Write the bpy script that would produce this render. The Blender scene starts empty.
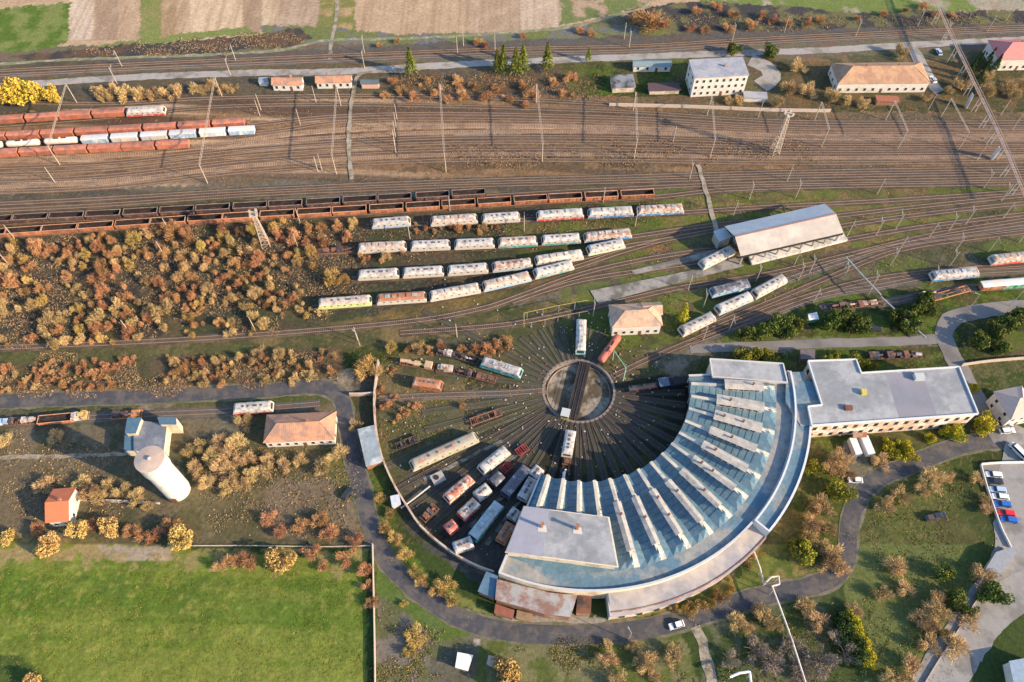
import bpy, math, random
import numpy as np
from mathutils import Vector
random.seed(7); np.random.seed(7)
S = bpy.context.scene
COL = S.collection
PI = math.pi
# ------------------------------------------------------------------ camera
F_PX = 796.0; TILT = math.atan(509/796.0); CAM_H = 230.0
ct, st = math.cos(TILT), math.sin(TILT)
cam_d = bpy.data.cameras.new('camera'); cam = bpy.data.objects.new('camera', cam_d); COL.objects.link(cam)
cam.location = (0, 0, CAM_H); cam.rotation_euler = (TILT, 0, 0)
cam_d.sensor_width = 36; cam_d.lens = 36*F_PX/1024.0; cam_d.clip_start = 1; cam_d.clip_end = 8000
S.camera = cam
# ------------------------------------------------------------------ light
SUN_EL = 24.0; SUN_AZ = 113.0            # degrees, azimuth clockwise from +Y
w = bpy.data.worlds.new('World'); S.world = w; w.use_nodes = True
nt = w.node_tree; bgn = nt.nodes['Background']
sky = nt.nodes.new('ShaderNodeTexSky'); sky.sky_type = 'NISHITA'; sky.sun_disc = False; sky.ozone_density = 3.0
sky.sun_elevation = math.radians(SUN_EL); sky.sun_rotation = math.radians(SUN_AZ)
nt.links.new(sky.outputs[0], bgn.inputs[0]); bgn.inputs[1].default_value = 0.15
sl = bpy.data.lights.new('sun', 'SUN'); sl.energy = 4.3; sl.angle = math.radians(0.6); sl.color = (1.0, 0.75, 0.48)
so = bpy.data.objects.new('sun', sl); COL.objects.link(so)
sd = Vector((math.sin(math.radians(SUN_AZ))*math.cos(math.radians(SUN_EL)), math.cos(math.radians(SUN_AZ))*math.cos(math.radians(SUN_EL)), math.sin(math.radians(SUN_EL))))
so.rotation_euler = (-sd).to_track_quat('-Z', 'Y').to_euler()
so.location = sd*500
vs = S.view_settings; vs.view_transform = 'Standard'; vs.look = 'None'; vs.exposure = 1.12; vs.gamma = 1.0
S.render.resolution_x = 1024; S.render.resolution_y = 682
# ------------------------------------------------------------------ maths
def P(px, py, z=0.0):
    """ray through a photo pixel met with the level plane at height z"""
    u = (px-512)/F_PX; v = (py-341)/F_PX
    t = (CAM_H-z)/(ct+v*st)
    return (u*t, (st-v*ct)*t)
def proj(X, Y, z=0.0):
    dz = CAM_H-z; dep = Y*st+dz*ct; dn = -Y*ct+dz*st
    return 512+F_PX*X/dep, 341+F_PX*dn/dep
def PV(pts): return [P(*p) for p in pts]
_lat = np.random.RandomState(3).rand(256, 256)
def vnoise(x, y):
    xi = np.floor(x).astype(int); yi = np.floor(y).astype(int)
    fx = x-xi; fy = y-yi; fx = fx*fx*(3-2*fx); fy = fy*fy*(3-2*fy)
    a = _lat[xi % 256, yi % 256]; b = _lat[(xi+1) % 256, yi % 256]; c = _lat[xi % 256, (yi+1) % 256]; d = _lat[(xi+1) % 256, (yi+1) % 256]
    return (a*(1-fx)+b*fx)*(1-fy)+(c*(1-fx)+d*fx)*fy
def fbm(x, y, s, o=4, seed=0):
    r = 0; a = .5; t = 0
    for k in range(o):
        r = r+a*vnoise(x/s+seed*17.3+k*5.1, y/s+seed*9.7+k*3.3); t += a; a *= .55; s /= 2.03
    return r/t
def inpoly(x, y, poly):
    m = np.zeros(x.shape, bool); n = len(poly)
    px = [p[0] for p in poly]; py = [p[1] for p in poly]
    bb = (x >= min(px)) & (x <= max(px)) & (y >= min(py)) & (y <= max(py))
    xs = x[bb]; ys = y[bb]; r = np.zeros(xs.shape, bool)
    for i in range(n):
        x1, y1 = poly[i]; x2, y2 = poly[(i+1) % n]
        if y1 == y2: continue
        c = ((y1 > ys) != (y2 > ys)) & (xs < (x2-x1)*(ys-y1)/(y2-y1)+x1)
        r ^= c
    m[bb] = r
    return m
def smooth_line(pts, step=4.0):
    pts = [Vector((p[0], p[1])) for p in pts]; out = []
    for i in range(len(pts)-1):
        p0 = pts[max(i-1, 0)]; p1 = pts[i]; p2 = pts[i+1]; p3 = pts[min(i+2, len(pts)-1)]
        n = max(1, int((p2-p1).length/step))
        for k in range(n):
            t = k/n
            out.append(0.5*((2*p1)+(p2-p0)*t+(2*p0-5*p1+4*p2-p3)*t*t+(3*p1-p0-3*p2+p3)*t**3))
    out.append(pts[-1]); return out
# ------------------------------------------------------------------ objects
def tag(o, label=None, cat=None, group=None, kind=None):
    if label: o['label'] = label
    if cat: o['category'] = cat
    if group: o['group'] = group
    if kind: o['kind'] = kind
    return o
def empty(name, loc=(0, 0, 0), rz=0, label=None, cat=None, group=None):
    o = bpy.data.objects.new(name, None); COL.objects.link(o)
    o.location = loc; o.rotation_euler = (0, 0, rz); o.empty_display_size = .5
    return tag(o, label, cat, group)
class MB:
    def __init__(s): s.v = []; s.f = []; s.m = []; s.sm = []
    def add(s, vs_, fs, mi=0, smooth=False):
        b = len(s.v); s.v += [tuple(v) for v in vs_]
        for f_ in fs: s.f.append(tuple(i+b for i in f_)); s.m.append(mi); s.sm.append(smooth)
        return s
    def box(s, x0, x1, y0, y1, z0, z1, mi=0):
        return s.add([(x0,y0,z0),(x1,y0,z0),(x1,y1,z0),(x0,y1,z0),(x0,y0,z1),(x1,y0,z1),(x1,y1,z1),(x0,y1,z1)],
                     [(0,3,2,1),(4,5,6,7),(0,1,5,4),(1,2,6,5),(2,3,7,6),(3,0,4,7)], mi)
    def bar(s, a, b, wd, h=None, mi=0):
        """rectangular bar between two points"""
        a = Vector(a); b = Vector(b); h = h or wd; d = (b-a)
        if d.length < 1e-6: return s
        d.normalize(); up = Vector((0, 0, 1)) if abs(d.z) < .95 else Vector((1, 0, 0))
        r = d.cross(up).normalized(); u = r.cross(d).normalized(); r = r*wd/2; u = u*h/2
        return s.add([a-r-u, a+r-u, a+r+u, a-r+u, b-r-u, b+r-u, b+r+u, b-r+u],
                     [(0,3,2,1),(4,5,6,7),(0,1,5,4),(1,2,6,5),(2,3,7,6),(3,0,4,7)][0:6], mi)
    def tube(s, a, b, r, r2=None, n=10, mi=0, cap=True):
        a = Vector(a); b = Vector(b); r2 = r if r2 is None else r2; d = (b-a).normalized()
        up = Vector((0, 0, 1)) if abs(d.z) < .95 else Vector((1, 0, 0)); x = d.cross(up).normalized(); y = x.cross(d)
        vs_ = [a+(x*math.cos(2*PI*i/n)+y*math.sin(2*PI*i/n))*r for i in range(n)]+[b+(x*math.cos(2*PI*i/n)+y*math.sin(2*PI*i/n))*r2 for i in range(n)]
        s.add(vs_, [(i, (i+1) % n, n+(i+1) % n, n+i) for i in range(n)], mi, True)
        if cap: s.add(vs_, [tuple(range(n-1, -1, -1)), tuple(range(n, 2*n))], mi)
        return s
    def prism(s, poly, z0, z1, mi=0, top=True, mtop=None):
        n = len(poly); vs_ = [(p[0], p[1], z0) for p in poly]+[(p[0], p[1], z1) for p in poly]
        ar = sum(poly[i][0]*poly[(i+1) % n][1]-poly[(i+1) % n][0]*poly[i][1] for i in range(n))
        rg = range(n) if ar > 0 else range(n-1, -1, -1)
        q = [(i, (i+1) % n, n+(i+1) % n, n+i) for i in range(n)]
        if ar <= 0: q = [t[::-1] for t in q]
        s.add(vs_, q, mi)
        if top: s.add(vs_, [tuple(n+i for i in rg)], mi if mtop is None else mtop)
        return s
    def lathe(s, prof, cx=0, cy=0, n=24, mi=0, smooth=True):
        vs_ = []
        for r, z in prof: vs_ += [(cx+r*math.cos(2*PI*i/n), cy+r*math.sin(2*PI*i/n), z) for i in range(n)]
        fs = []
        for k in range(len(prof)-1):
            for i in range(n): fs.append((k*n+i, k*n+(i+1) % n, (k+1)*n+(i+1) % n, (k+1)*n+i))
        return s.add(vs_, fs, mi, smooth)
    def build(s, name, mats, parent=None, loc=None, rz=0):
        me = bpy.data.meshes.new(name); me.from_pydata(s.v, [], s.f)
        if not isinstance(mats, (list, tuple)): mats = [mats]
        for m_ in mats: me.materials.append(m_)
        me.polygons.foreach_set('material_index', s.m)
        me.polygons.foreach_set('use_smooth', s.sm); me.update()
        o = bpy.data.objects.new(name, me); COL.objects.link(o)
        if loc: o.location = loc; o.rotation_euler = (0, 0, rz)
        if parent: o.parent = parent
        return o
def copy_tree(o, parent=None):
    c = o.copy(); COL.objects.link(c)
    if parent: c.parent = parent
    for ch in o.children: copy_tree(ch, c)
    return c
ORD = ('first second third fourth fifth sixth seventh eighth ninth tenth eleventh twelfth thirteenth fourteenth fifteenth sixteenth '
       'seventeenth eighteenth nineteenth').split()
def ordw(i):
    """i from 1"""
    if i <= 19: return ORD[i-1]
    t = {2: 'twent', 3: 'thirt', 4: 'fort', 5: 'fift', 6: 'sixt', 7: 'sevent', 8: 'eight', 9: 'ninet'}[i//10]
    return t+'ieth' if i % 10 == 0 else t+'y-'+ORD[i % 10-1]
def label_in_order(objs, fmt, from_left=True):
    objs = sorted(objs, key=lambda o: proj(*o.location)[0], reverse=not from_left)
    for i, o in enumerate(objs): o['label'] = fmt % ordw(i+1)
# ------------------------------------------------------------------ materials
_M = {}
def mat(name, col, rough=.85, var=.18, scale=1.2, col2=None, amt=.5, scale2=.25, bump=0.0, bscale=6.0, metal=0.0, rnd=.0, stripes=None, spec=.3, sharp=.12):
    """base colour with noise variation; col2 shows in worn patches; rnd = brightness change per object"""
    if name in _M: return _M[name]
    m = bpy.data.materials.new(name); m.use_nodes = True; nt = m.node_tree; N = nt.nodes; L = nt.links
    b = N['Principled BSDF']; b.inputs['Roughness'].default_value = rough; b.inputs['Metallic'].default_value = metal
    b.inputs['Specular IOR Level'].default_value = spec
    tc = N.new('ShaderNodeTexCoord'); oi = N.new('ShaderNodeObjectInfo')
    ofs = N.new('ShaderNodeVectorMath'); ofs.operation = 'MULTIPLY_ADD'
    cmb = N.new('ShaderNodeCombineXYZ')
    mm = N.new('ShaderNodeMath'); mm.operation = 'MULTIPLY'; mm.inputs[1].default_value = 91.0
    L.new(oi.outputs['Random'], mm.inputs[0]); L.new(mm.outputs[0], cmb.inputs[0]); L.new(mm.outputs[0], cmb.inputs[1])
    add = N.new('ShaderNodeVectorMath'); add.operation = 'ADD'; L.new(tc.outputs['Object'], add.inputs[0]); L.new(cmb.outputs[0], add.inputs[1])
    N.remove(ofs)
    def noise(sc, det=5, ro=.6):
        n = N.new('ShaderNodeTexNoise'); n.inputs['Scale'].default_value = sc; n.inputs['Detail'].default_value = det; n.inputs['Roughness'].default_value = ro
        L.new(add.outputs[0], n.inputs['Vector']); return n
    base = N.new('ShaderNodeRGB'); base.outputs[0].default_value = (*col, 1); cur = base.outputs[0]
    if col2 is not None:
        n2 = noise(scale2, 6, .65); mr = N.new('ShaderNodeMapRange')
        mr.inputs['From Min'].default_value = 1-amt-sharp/2+(.5-.5)-0; mr.inputs['From Max'].default_value = 1-amt+sharp/2
        L.new(n2.outputs[0], mr.inputs['Value'])
        mx = N.new('ShaderNodeMix'); mx.data_type = 'RGBA'; L.new(mr.outputs[0], mx.inputs[0]); L.new(cur, mx.inputs[6]); mx.inputs[7].default_value = (*col2, 1)
        cur = mx.outputs[2]
    n1 = noise(scale, 6, .65); mr = N.new('ShaderNodeMapRange'); mr.inputs['From Min'].default_value = .25; mr.inputs['From Max'].default_value = .75
    mr.inputs['To Min'].default_value = 1-var; mr.inputs['To Max'].default_value = 1+var; L.new(n1.outputs[0], mr.inputs['Value'])
    fac = mr.outputs[0]
    if stripes:
        ax, fr, dep = stripes
        sep = N.new('ShaderNodeSeparateXYZ'); L.new(tc.outputs['Object'], sep.inputs[0])
        k = N.new('ShaderNodeMath'); k.operation = 'MULTIPLY'; k.inputs[1].default_value = fr*2*PI; L.new(sep.outputs[ax], k.inputs[0])
        sn = N.new('ShaderNodeMath'); sn.operation = 'SINE'; L.new(k.outputs[0], sn.inputs[0])
        sr = N.new('ShaderNodeMapRange'); sr.inputs['From Min'].default_value = -1; sr.inputs['To Min'].default_value = 1-dep; sr.inputs['To Max'].default_value = 1; L.new(sn.outputs[0], sr.inputs['Value'])
        ml = N.new('ShaderNodeMath'); ml.operation = 'MULTIPLY'; L.new(fac, ml.inputs[0]); L.new(sr.outputs[0], ml.inputs[1]); fac = ml.outputs[0]
    if rnd:
        rr = N.new('ShaderNodeMapRange'); rr.inputs['To Min'].default_value = 1-rnd; rr.inputs['To Max'].default_value = 1+rnd; L.new(oi.outputs['Random'], rr.inputs['Value'])
        ml = N.new('ShaderNodeMath'); ml.operation = 'MULTIPLY'; L.new(fac, ml.inputs[0]); L.new(rr.outputs[0], ml.inputs[1]); fac = ml.outputs[0]
    vm = N.new('ShaderNodeVectorMath'); vm.operation = 'SCALE'; L.new(cur, vm.inputs[0]); L.new(fac, vm.inputs['Scale'])
    L.new(vm.outputs[0], b.inputs['Base Color'])
    if bump:
        nb = noise(bscale, 6, .7); bp = N.new('ShaderNodeBump'); bp.inputs['Strength'].default_value = 1; bp.inputs['Distance'].default_value = bump
        L.new(nb.outputs[0], bp.inputs['Height']); L.new(bp.outputs[0], b.inputs['Normal'])
    _M[name] = m; return m
RUST = (.20, .085, .04)
M = dict(
 glass=mat('window_glass', (.03, .04, .05), .15, .3, .5, spec=.6),
 dark=mat('dark_steel', (.028, .026, .026), .8, .4, 1.5),
 rail=mat('rail_steel', (.33, .235, .17), .55, .25, 1.0, metal=.1),
 sleeper=mat('sleeper_wood', (.125, .10, .08), .9, .4, .8),
 white=mat('white_paint', (.55, .53, .49), .7, .1, 1.0, (.42, .38, .33), .42),
 conc=mat('concrete', (.34, .32, .29), .9, .2, .9, (.2, .19, .17), .42),
 mast=mat('mast_concrete', (.40, .335, .265), .9, .15, .9),
 steelg=mat('galvanised_steel', (.36, .36, .35), .6, .15, .9),
 brick=mat('brick', (.27, .13, .08), .9, .25, 2.0, (.35, .25, .18), .45),
 wood=mat('bark', (.16, .12, .09), .95, .2, 2.0),
)
# ================================================================== GROUND (one sheet, colour by land cover)
PITC = (22.0, 127.7); PITR = 11.35
xs = np.concatenate([[-3500, -1800, -900, -500, -380, -310], np.arange(-262, 262.1, .62), [310, 380, 500, 900, 1800, 3500]])
ys = np.concatenate([[-2500, -900, -300, -100, -20], np.arange(18, 352, .62), [370, 420, 520, 800, 1500, 4000]])
GX, GY = np.meshgrid(xs, ys, indexing='ij'); nx, ny = GX.shape
gx = GX.ravel(); gy = GY.ravel()
qx, qy = proj(gx, np.maximum(gy, -60))
w1 = fbm(gx, gy, 9, 4, 1)-.5; w2 = fbm(gx, gy, 9, 4, 2)-.5; w3 = fbm(gx, gy, 2.0, 3, 3)-.5; w4 = fbm(gx, gy, 2.0, 3, 4)-.5
n_big = fbm(gx, gy, 22, 4, 5); n_mid = fbm(gx, gy, 6, 4, 6); n_fin = fbm(gx, gy, 1.6, 3, 7)
# land cover colours (real-world base colours)
GR = (.075, .125, .022); GR2 = (.16, .19, .06); GD = (.040, .062, .018); DRY = (.26, .19, .085); SOIL = (.13, .095, .07); BAL = (.17, .12, .09)
BALD = (.055, .052, .052); TAN = (.37, .27, .175); TAN2 = (.29, .215, .15); GREY = (.13, .13, .125); THK = (.052, .050, .050); PALE = (.30, .27, .23); BLU = (.088, .084, .078); STRAW = (.34, .27, .15)
col = np.empty((gx.size, 3)); col[:] = GD
def blend(mask, c, a=1.0):
    if np.isscalar(a): a = np.full(mask.sum(), a)
    else: a = a[mask]
    a = np.clip(a, 0, 1)[:, None]; col[mask] = col[mask]*(1-a)+np.array(c)*a
def paint(poly, c, warp=4.0, a=1.0, c2=None, n=None, th=.5, sh=.06, fine=2.5):
    m = inpoly(qx+w1*warp*4+w3*fine*2, qy+w2*warp*3+w4*fine*2, poly)
    blend(m, c, a)
    if c2 is not None: blend(m, c2, np.clip(((n_mid if n is None else n)-th)/sh+.5, 0, 1))
    return m
# base tone everywhere, then regions in reading order from the fields down
paint([(-900, -900), (2000, -900), (2000, 110), (-900, 110)], (.12, .115, .07), 2, 1, SOIL, n_mid, .55, .1)
paint([(-900, -900), (1900, -900), (1900, 8), (640, 12), (560, 27), (560, 30), (380, 38), (250, 38), (150, 44), (-900, 62)], TAN, 1)
for x0, x1, x0b, x1b, c in [(70, 96, 66, 93, (.47, .38, .29)), (96, 118, 96, 118, (.29, .21, .145)), (118, 140, 118, 141, (.36, .26, .17)), (160, 178, 160, 176, (.30, .21, .12)), (190, 240, 190, 243, (.47, .36, .24)), (240, 262, 245, 262, (.29, .21, .14)), (262, 282, 262, 280, (.42, .33, .22)), (282, 326, 278, 330, (.32, .24, .17)), (455, 514, 470, 524, (.33, .25, .17)), (515, 560, 522, 566, (.40, .32, .24))]:
    paint([(x0, -60), (x1, -60), (x1b, 40), (x0b, 40)], c, .3, 1, fine=.8)
paint([(-60, 14), (70, 1), (68, 42), (40, 50), (-60, 58)], GR2, .8, 1, GR, n_mid, .5, .2)
paint([(-60, -4), (70, -6), (69, 2), (-60, 15)], TAN, .6)
paint([(141, -40), (161, -40), (161, 42), (139, 42)], GR2, .5, 1, (.19, .18, .07), n_mid, .55, .1)
paint([(100, 44), (140, 40), (190, 32), (245, 27), (262, 34), (180, 40), (100, 50)], GR2, 1)
paint([(322, -40), (352, -40), (356, 36), (330, 40), (318, 30)], (.16, .165, .055), 1, 1, (.27, .2, .09), n_mid, .52, .08)
paint([(262, 26), (320, 26), (400, 34), (520, 32), (560, 26), (640, 22), (700, 44), (380, 44), (262, 44)], (.13, .15, .055), 1.2, 1, GREY, n_mid, .55, .1)
paint([(560, -40), (700, -40), (640, 10), (600, 17), (560, 25)], (.13, .16, .06), 1, 1, TAN2, n_mid, .56, .08)
paint([(690, -50), (1100, -50), (1100, 12), (960, 10), (840, 14), (700, 10)], (.27, .25, .19), 2, 1, (.13, .17, .05), n_big, .52, .06)
paint([(625, 12), (700, 0), (860, 12), (1100, 12), (1100, 24), (780, 30), (640, 30)], (.13, .125, .06), 2, 1, THK, n_mid, .48, .1)
paint([(10, 56), (110, 46), (250, 36), (300, 28), (312, 38), (290, 47), (180, 55), (40, 64)], THK, 1, 1, (.10, .065, .045), n_mid, .45, .1)
paint([(-60, 65), (300, 50), (430, 43), (700, 33), (1100, 20), (1100, 33), (700, 45), (430, 58), (180, 68), (-60, 80)], (.10, .085, .072), .8, 1, BLU, n_mid, .5, .12)
paint([(-60, 84), (260, 72), (420, 66), (420, 90), (260, 98), (-60, 116)], (.10, .092, .072), 2, 1, BLU, n_mid, .5, .1)
paint([(395, 68), (580, 62), (620, 72), (620, 100), (470, 106), (395, 90)], (.12, .085, .06), 2, 1, BLU, n_mid, .52, .1)
paint([(560, 62), (700, 60), (700, 94), (620, 98), (570, 94)], GR, 1.2, 1, GD, n_mid, .45, .1)
paint([(760, 60), (1080, 45), (1080, 110), (800, 112)], (.075, .08, .045), 2, 1, (.15, .105, .06), n_mid, .52, .1)
fur = vnoise(gx/1.15+w1*.6, gy/60)
blend((qy < 40) & (col[:, 0] > .22), (.24, .165, .10), np.clip((fur-.45)/.3, 0, 1)*.45); blend((qy < 40) & (col[:, 0] > .22), (.46, .36, .25), np.clip((n_mid-.55)/.12, 0, 1)*.2)
# station yard with its many tracks
paint([(-80, 118), (256, 99), (420, 92), (620, 96), (800, 112), (1080, 112), (1080, 176), (760, 176), (500, 182), (256, 186), (-80, 202)], (.27, .175, .11), 1.2, 1, (.19, .12, .075), n_mid, .5, .12)
m = inpoly(qx, qy, [(-80, 118), (256, 99), (420, 92), (620, 96), (800, 112), (1080, 112), (1080, 176), (760, 176), (500, 182), (256, 186), (-80, 202)])
yy = gy + gx*0.055
streak = fbm(yy*1.0, gx*.02, 2.6, 3, 11); streak2 = fbm(yy, gx*.035, 7, 2, 12)
blend(m & (qx < 620), (.50, .37, .27), np.clip((streak-.47)/.08, 0, 1)*np.clip((520-qx+w1*200)/300, 0, 1)*.95)
blend(m, (.075, .055, .052), np.clip((streak2-.54)/.06, 0, 1)*.75)
blend(m & (qx > 560), (.115, .105, .085), np.clip((n_big-.45)/.1, 0, 1)*np.clip((qx-560)/150, 0, 1)*.8)
paint([(380, 146), (500, 140), (820, 138), (840, 160), (700, 166), (400, 172)], (.12, .085, .06), 3, .85, (.22, .14, .085), n_mid, .54, .08)
paint([(450, 132), (520, 128), (552, 130), (520, 134), (455, 137)], PALE, .5)
paint([(-80, 196), (256, 182), (480, 178), (700, 172), (1080, 166), (1080, 186), (700, 190), (256, 200), (-80, 216)], BLU, 1, 1, (.15, .145, .135), streak, .55, .08)
paint([(-80, 192), (16, 188), (16, 193), (-80, 198)], PALE, .5)
# thicket ground, left and centre
paint([(-80, 226), (370, 206), (660, 192), (660, 215), (640, 262), (540, 290), (360, 318), (256, 336), (-80, 346)], THK, 2, 1, (.050, .058, .052), n_mid, .5, .12)
paint([(-80, 226), (370, 206), (380, 300), (256, 336), (-80, 346)], (.13, .085, .055), 2, np.clip((n_mid-.57)/.08, 0, .5))
paint([(640, 196), (1080, 184), (1080, 240), (870, 300), (680, 345), (600, 320), (512, 330), (512, 300), (600, 268), (660, 232)], (.085, .095, .04), 2, 1, (.17, .15, .07), n_mid, .54, .08)
paint([(700, 196), (1000, 188), (1000, 206), (860, 214), (700, 216)], (.12, .13, .045), 1.5, .7, (.19, .13, .07), n_mid, .55, .07)
paint([(840, 205), (960, 200), (950, 232), (870, 262), (820, 262)], (.17, .155, .06), 1.5, .8, (.22, .155, .075), n_mid, .5, .08)
for band in ([(840, 222), (905, 211), (930, 214), (850, 234)], [(820, 256), (900, 236), (900, 243), (830, 268)], [(700, 204), (800, 200), (800, 205), (700, 211)]): paint(band, (.24, .21, .07), 1, .8)
paint([(500, 225), (640, 212), (720, 214), (720, 228), (640, 262), (560, 282), (470, 308), (440, 300), (540, 288)], (.085, .115, .032), 1.5, .85, (.15, .14, .055), n_mid, .5, .1)
paint([(620, 246), (700, 244), (690, 252), (640, 256)], (.27, .13, .07), 1, .9)
paint([(590, 258), (650, 250), (600, 268), (540, 290), (520, 286)], (.19, .13, .075), 2, .7)
paint([(512, 300), (590, 266), (700, 242), (722, 246), (722, 262), (640, 276), (560, 300), (512, 306)], (.155, .145, .135), 1, .95, (.09, .085, .08), n_mid, .52, .07)
paint([(760, 262), (900, 240), (1000, 226), (1080, 216), (1080, 262), (900, 296), (820, 316), (700, 345), (680, 332)], (.085, .09, .06), 2, .9, (.13, .115, .10), n_mid, .52, .08)
paint([(838, 268), (920, 258), (940, 272), (935, 286), (838, 290)], (.16, .145, .13), 1.5, .8, (.10, .09, .082), n_mid, .5, .07)
paint([(800, 300), (930, 288), (1080, 268), (1080, 330), (930, 345), (760, 350), (700, 345)], GR, 1.5, 1, GD, n_mid, .46, .08)
# strips south of the thicket
paint([(-80, 346), (256, 334), (360, 318), (500, 300), (512, 330), (380, 345), (256, 352), (-80, 366)], (.085, .09, .045), 1.2, 1, (.18, .14, .07), n_mid, .52, .07)
paint([(440, 290), (512, 282), (512, 300), (440, 312), (340, 328)], (.18, .125, .06), 1.5, .6)
paint([(-80, 366), (256, 353), (340, 348), (345, 384), (256, 386), (-80, 398)], (.10, .085, .065), 2, 1, (.15, .095, .06), n_mid, .5, .08)
paint([(-80, 395), (256, 383), (345, 380), (345, 386), (256, 389), (-80, 402)], (.42, .26, .12), .8, .8)
paint([(-80, 356), (120, 352), (256, 345), (256, 350), (120, 360), (-80, 368)], (.10, .125, .05), .8, .8)
paint([(-80, 408), (340, 396), (348, 420), (372, 545), (-80, 545)], (.105, .105, .075), 2, 1, (.17, .14, .10), n_big, .52, .07)
paint([(-80, 400), (340, 392), (340, 402), (-80, 412)], (.07, .10, .025), 1, .9)
paint([(-10, 425), (110, 425), (110, 445), (-10, 440)], (.17, .155, .13), 3, .7)
paint([(180, 420), (245, 415), (250, 432), (190, 440)], (.18, .17, .14), 2, .7)
paint([(190, 440), (250, 430), (350, 460), (360, 535), (190, 535), (170, 500)], (.19, .145, .085), 4, .8, (.13, .12, .07), n_mid, .5, .08)
paint([(270, 480), (345, 478), (360, 500), (355, 538), (250, 540)], (.20, .155, .125), 3, .7)
paint([(320, 450), (352, 450), (366, 500), (340, 500)], (.11, .135, .04), 2, .7)
paint([(145, 395), (180, 390), (175, 405), (140, 412)], PALE, 1.5, .8)
# the big meadow
md = [(-200, 545), (40, 536), (200, 550), (300, 556), (366, 548), (370, 900), (-400, 900)]
paint(md, (.095, .15, .02), 2.5, 1, (.135, .18, .03), n_big, .5, .15); row = fbm(gy+gx*.03, gx*.01, 4.2, 3, 51)
paint(md, (.165, .19, .04), 2.5, np.clip((row-.52)/.08, 0, .5)); paint(md, (.065, .115, .018), 2.5, np.clip((.45-row)/.08, 0, .45))
paint(md, (.07, .105, .02), 1, np.clip((n_mid-.54)/.1, 0, .45)); paint(md, (.20, .19, .05), 1, np.clip((n_fin-.66)/.06, 0, .6)); paint(md, (.15, .17, .035), .5, np.clip((fbm(gy, gx*.12, 3, 3, 21)-.52)/.1, 0, .45))
paint([(-80, 538), (60, 535), (175, 545), (190, 558), (100, 562), (-80, 556)], (.27, .20, .10), 2, np.clip((n_mid-.42)/.1, 0, .8))
paint([(98, 545), (172, 547), (172, 560), (110, 560)], (.30, .25, .20), 1, .8)
paint([(-60, 652), (20, 655), (60, 690), (-60, 700)], (.045, .075, .02), 1, .9)
# between the fence line and the ring road
paint([(376, 546), (400, 585), (440, 612), (480, 640), (440, 700), (376, 900)], (.10, .105, .05), 2, 1, (.135, .12, .10), n_mid, .5, .08)
paint([(376, 546), (388, 560), (430, 612), (470, 636), (440, 640), (376, 590)], GR, 2, .8)
paint([(430, 660), (470, 640), (520, 640), (520, 760), (430, 760)], (.10, .095, .07), 2, .9, PALE, n_mid, .6, .05)
# inside the compound wall
comp = [(380, 362), (500, 320), (690, 345), (690, 380), (620, 500), (500, 590), (430, 540), (385, 470), (376, 400)]
paint(comp, (.105, .11, .07), 2, 1, (.15, .125, .07), n_mid, .54, .07)
paint([(385, 384), (560, 384), (560, 398), (420, 402), (385, 400)], (.21, .17, .09), 2, .7)
dC = np.hypot(gx-PITC[0], gy-PITC[1]); ang = np.degrees(np.arctan2(gy-PITC[1], gx-PITC[0]))
fan = (dC < 37+w1*8) & (dC > PITR)
blend(fan & ((ang < 8) | (ang > 172)), (.052, .056, .046), .95)
blend(fan & (ang >= 8) & (ang <= 172), (.075, .085, .042), .85)
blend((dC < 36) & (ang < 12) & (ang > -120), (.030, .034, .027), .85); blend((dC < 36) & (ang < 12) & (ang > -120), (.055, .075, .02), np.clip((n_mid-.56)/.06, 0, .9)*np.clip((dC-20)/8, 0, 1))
sec = (dC < 70+w1*10) & (dC > 30) & (ang < -112) & (ang > -152)
blend(sec, (.060, .060, .058), .9); blend(sec, (.11, .10, .09), np.clip((n_mid-.55)/.06, 0, .8))
paint([(400, 470), (440, 480), (470, 545), (490, 580), (440, 545)], (.12, .10, .085), 2, .7)
paint([(385, 470), (400, 540), (440, 585), (480, 605), (500, 618), (430, 600), (380, 545), (366, 480)], GR, 1, 1, (.14, .15, .045), n_mid, .54, .07)
paint([(350, 408), (372, 402), (378, 430), (390, 470), (400, 500), (378, 510), (362, 460)], GR, 1, 1, GD, n_mid, .5, .1)
paint([(345, 372), (378, 368), (378, 424), (350, 424)], (.085, .065, .05), 1, .9, BLU, n_mid, .52, .06)
paint([(322, 376), (352, 368), (352, 398), (330, 396)], PALE, 2, .7)
# south of the ring road
paint([(480, 640), (560, 645), (680, 634), (705, 690), (705, 900), (440, 900)], (.085, .105, .03), 2, 1, (.14, .135, .065), n_mid, .52, .08)
paint([(705, 622), (840, 588), (850, 620), (900, 720), (700, 900)], (.05, .072, .025), 2, 1, (.095, .10, .055), n_mid, .54, .08)
paint([(855, 500), (880, 480), (960, 455), (980, 462), (1010, 548), (985, 600), (930, 690), (940, 900), (860, 700), (845, 590)], (.058, .085, .025), 2, 1, (.10, .12, .04), n_big, .52, .08)
paint([(500, 618), (560, 612), (612, 620), (612, 632), (500, 628)], PALE, 1.2, .8)
paint([(620, 620), (730, 575), (812, 440), (870, 440), (845, 545), (835, 575), (740, 602)], (.075, .105, .028), 2, 1, (.16, .14, .05), n_mid, .54, .07)
paint([(700, 598), (745, 575), (790, 520), (800, 530), (760, 580), (700, 605)], (.15, .16, .04), 1, .6)
paint([(812, 428), (960, 426), (960, 446), (900, 462), (868, 486), (850, 480), (812, 440)], (.11, .145, .03), 1.5, 1, (.06, .085, .025), n_mid, .5, .08)
paint([(842, 440), (862, 438), (872, 470), (858, 492), (846, 490)], (.27, .25, .23), .8, .95)
paint([(640, 350), (700, 340), (940, 335), (940, 352), (780, 352), (700, 362), (690, 378), (668, 376)], (.10, .105, .075), 1, 1, (.2, .18, .15), n_mid, .5, .07)
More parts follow.
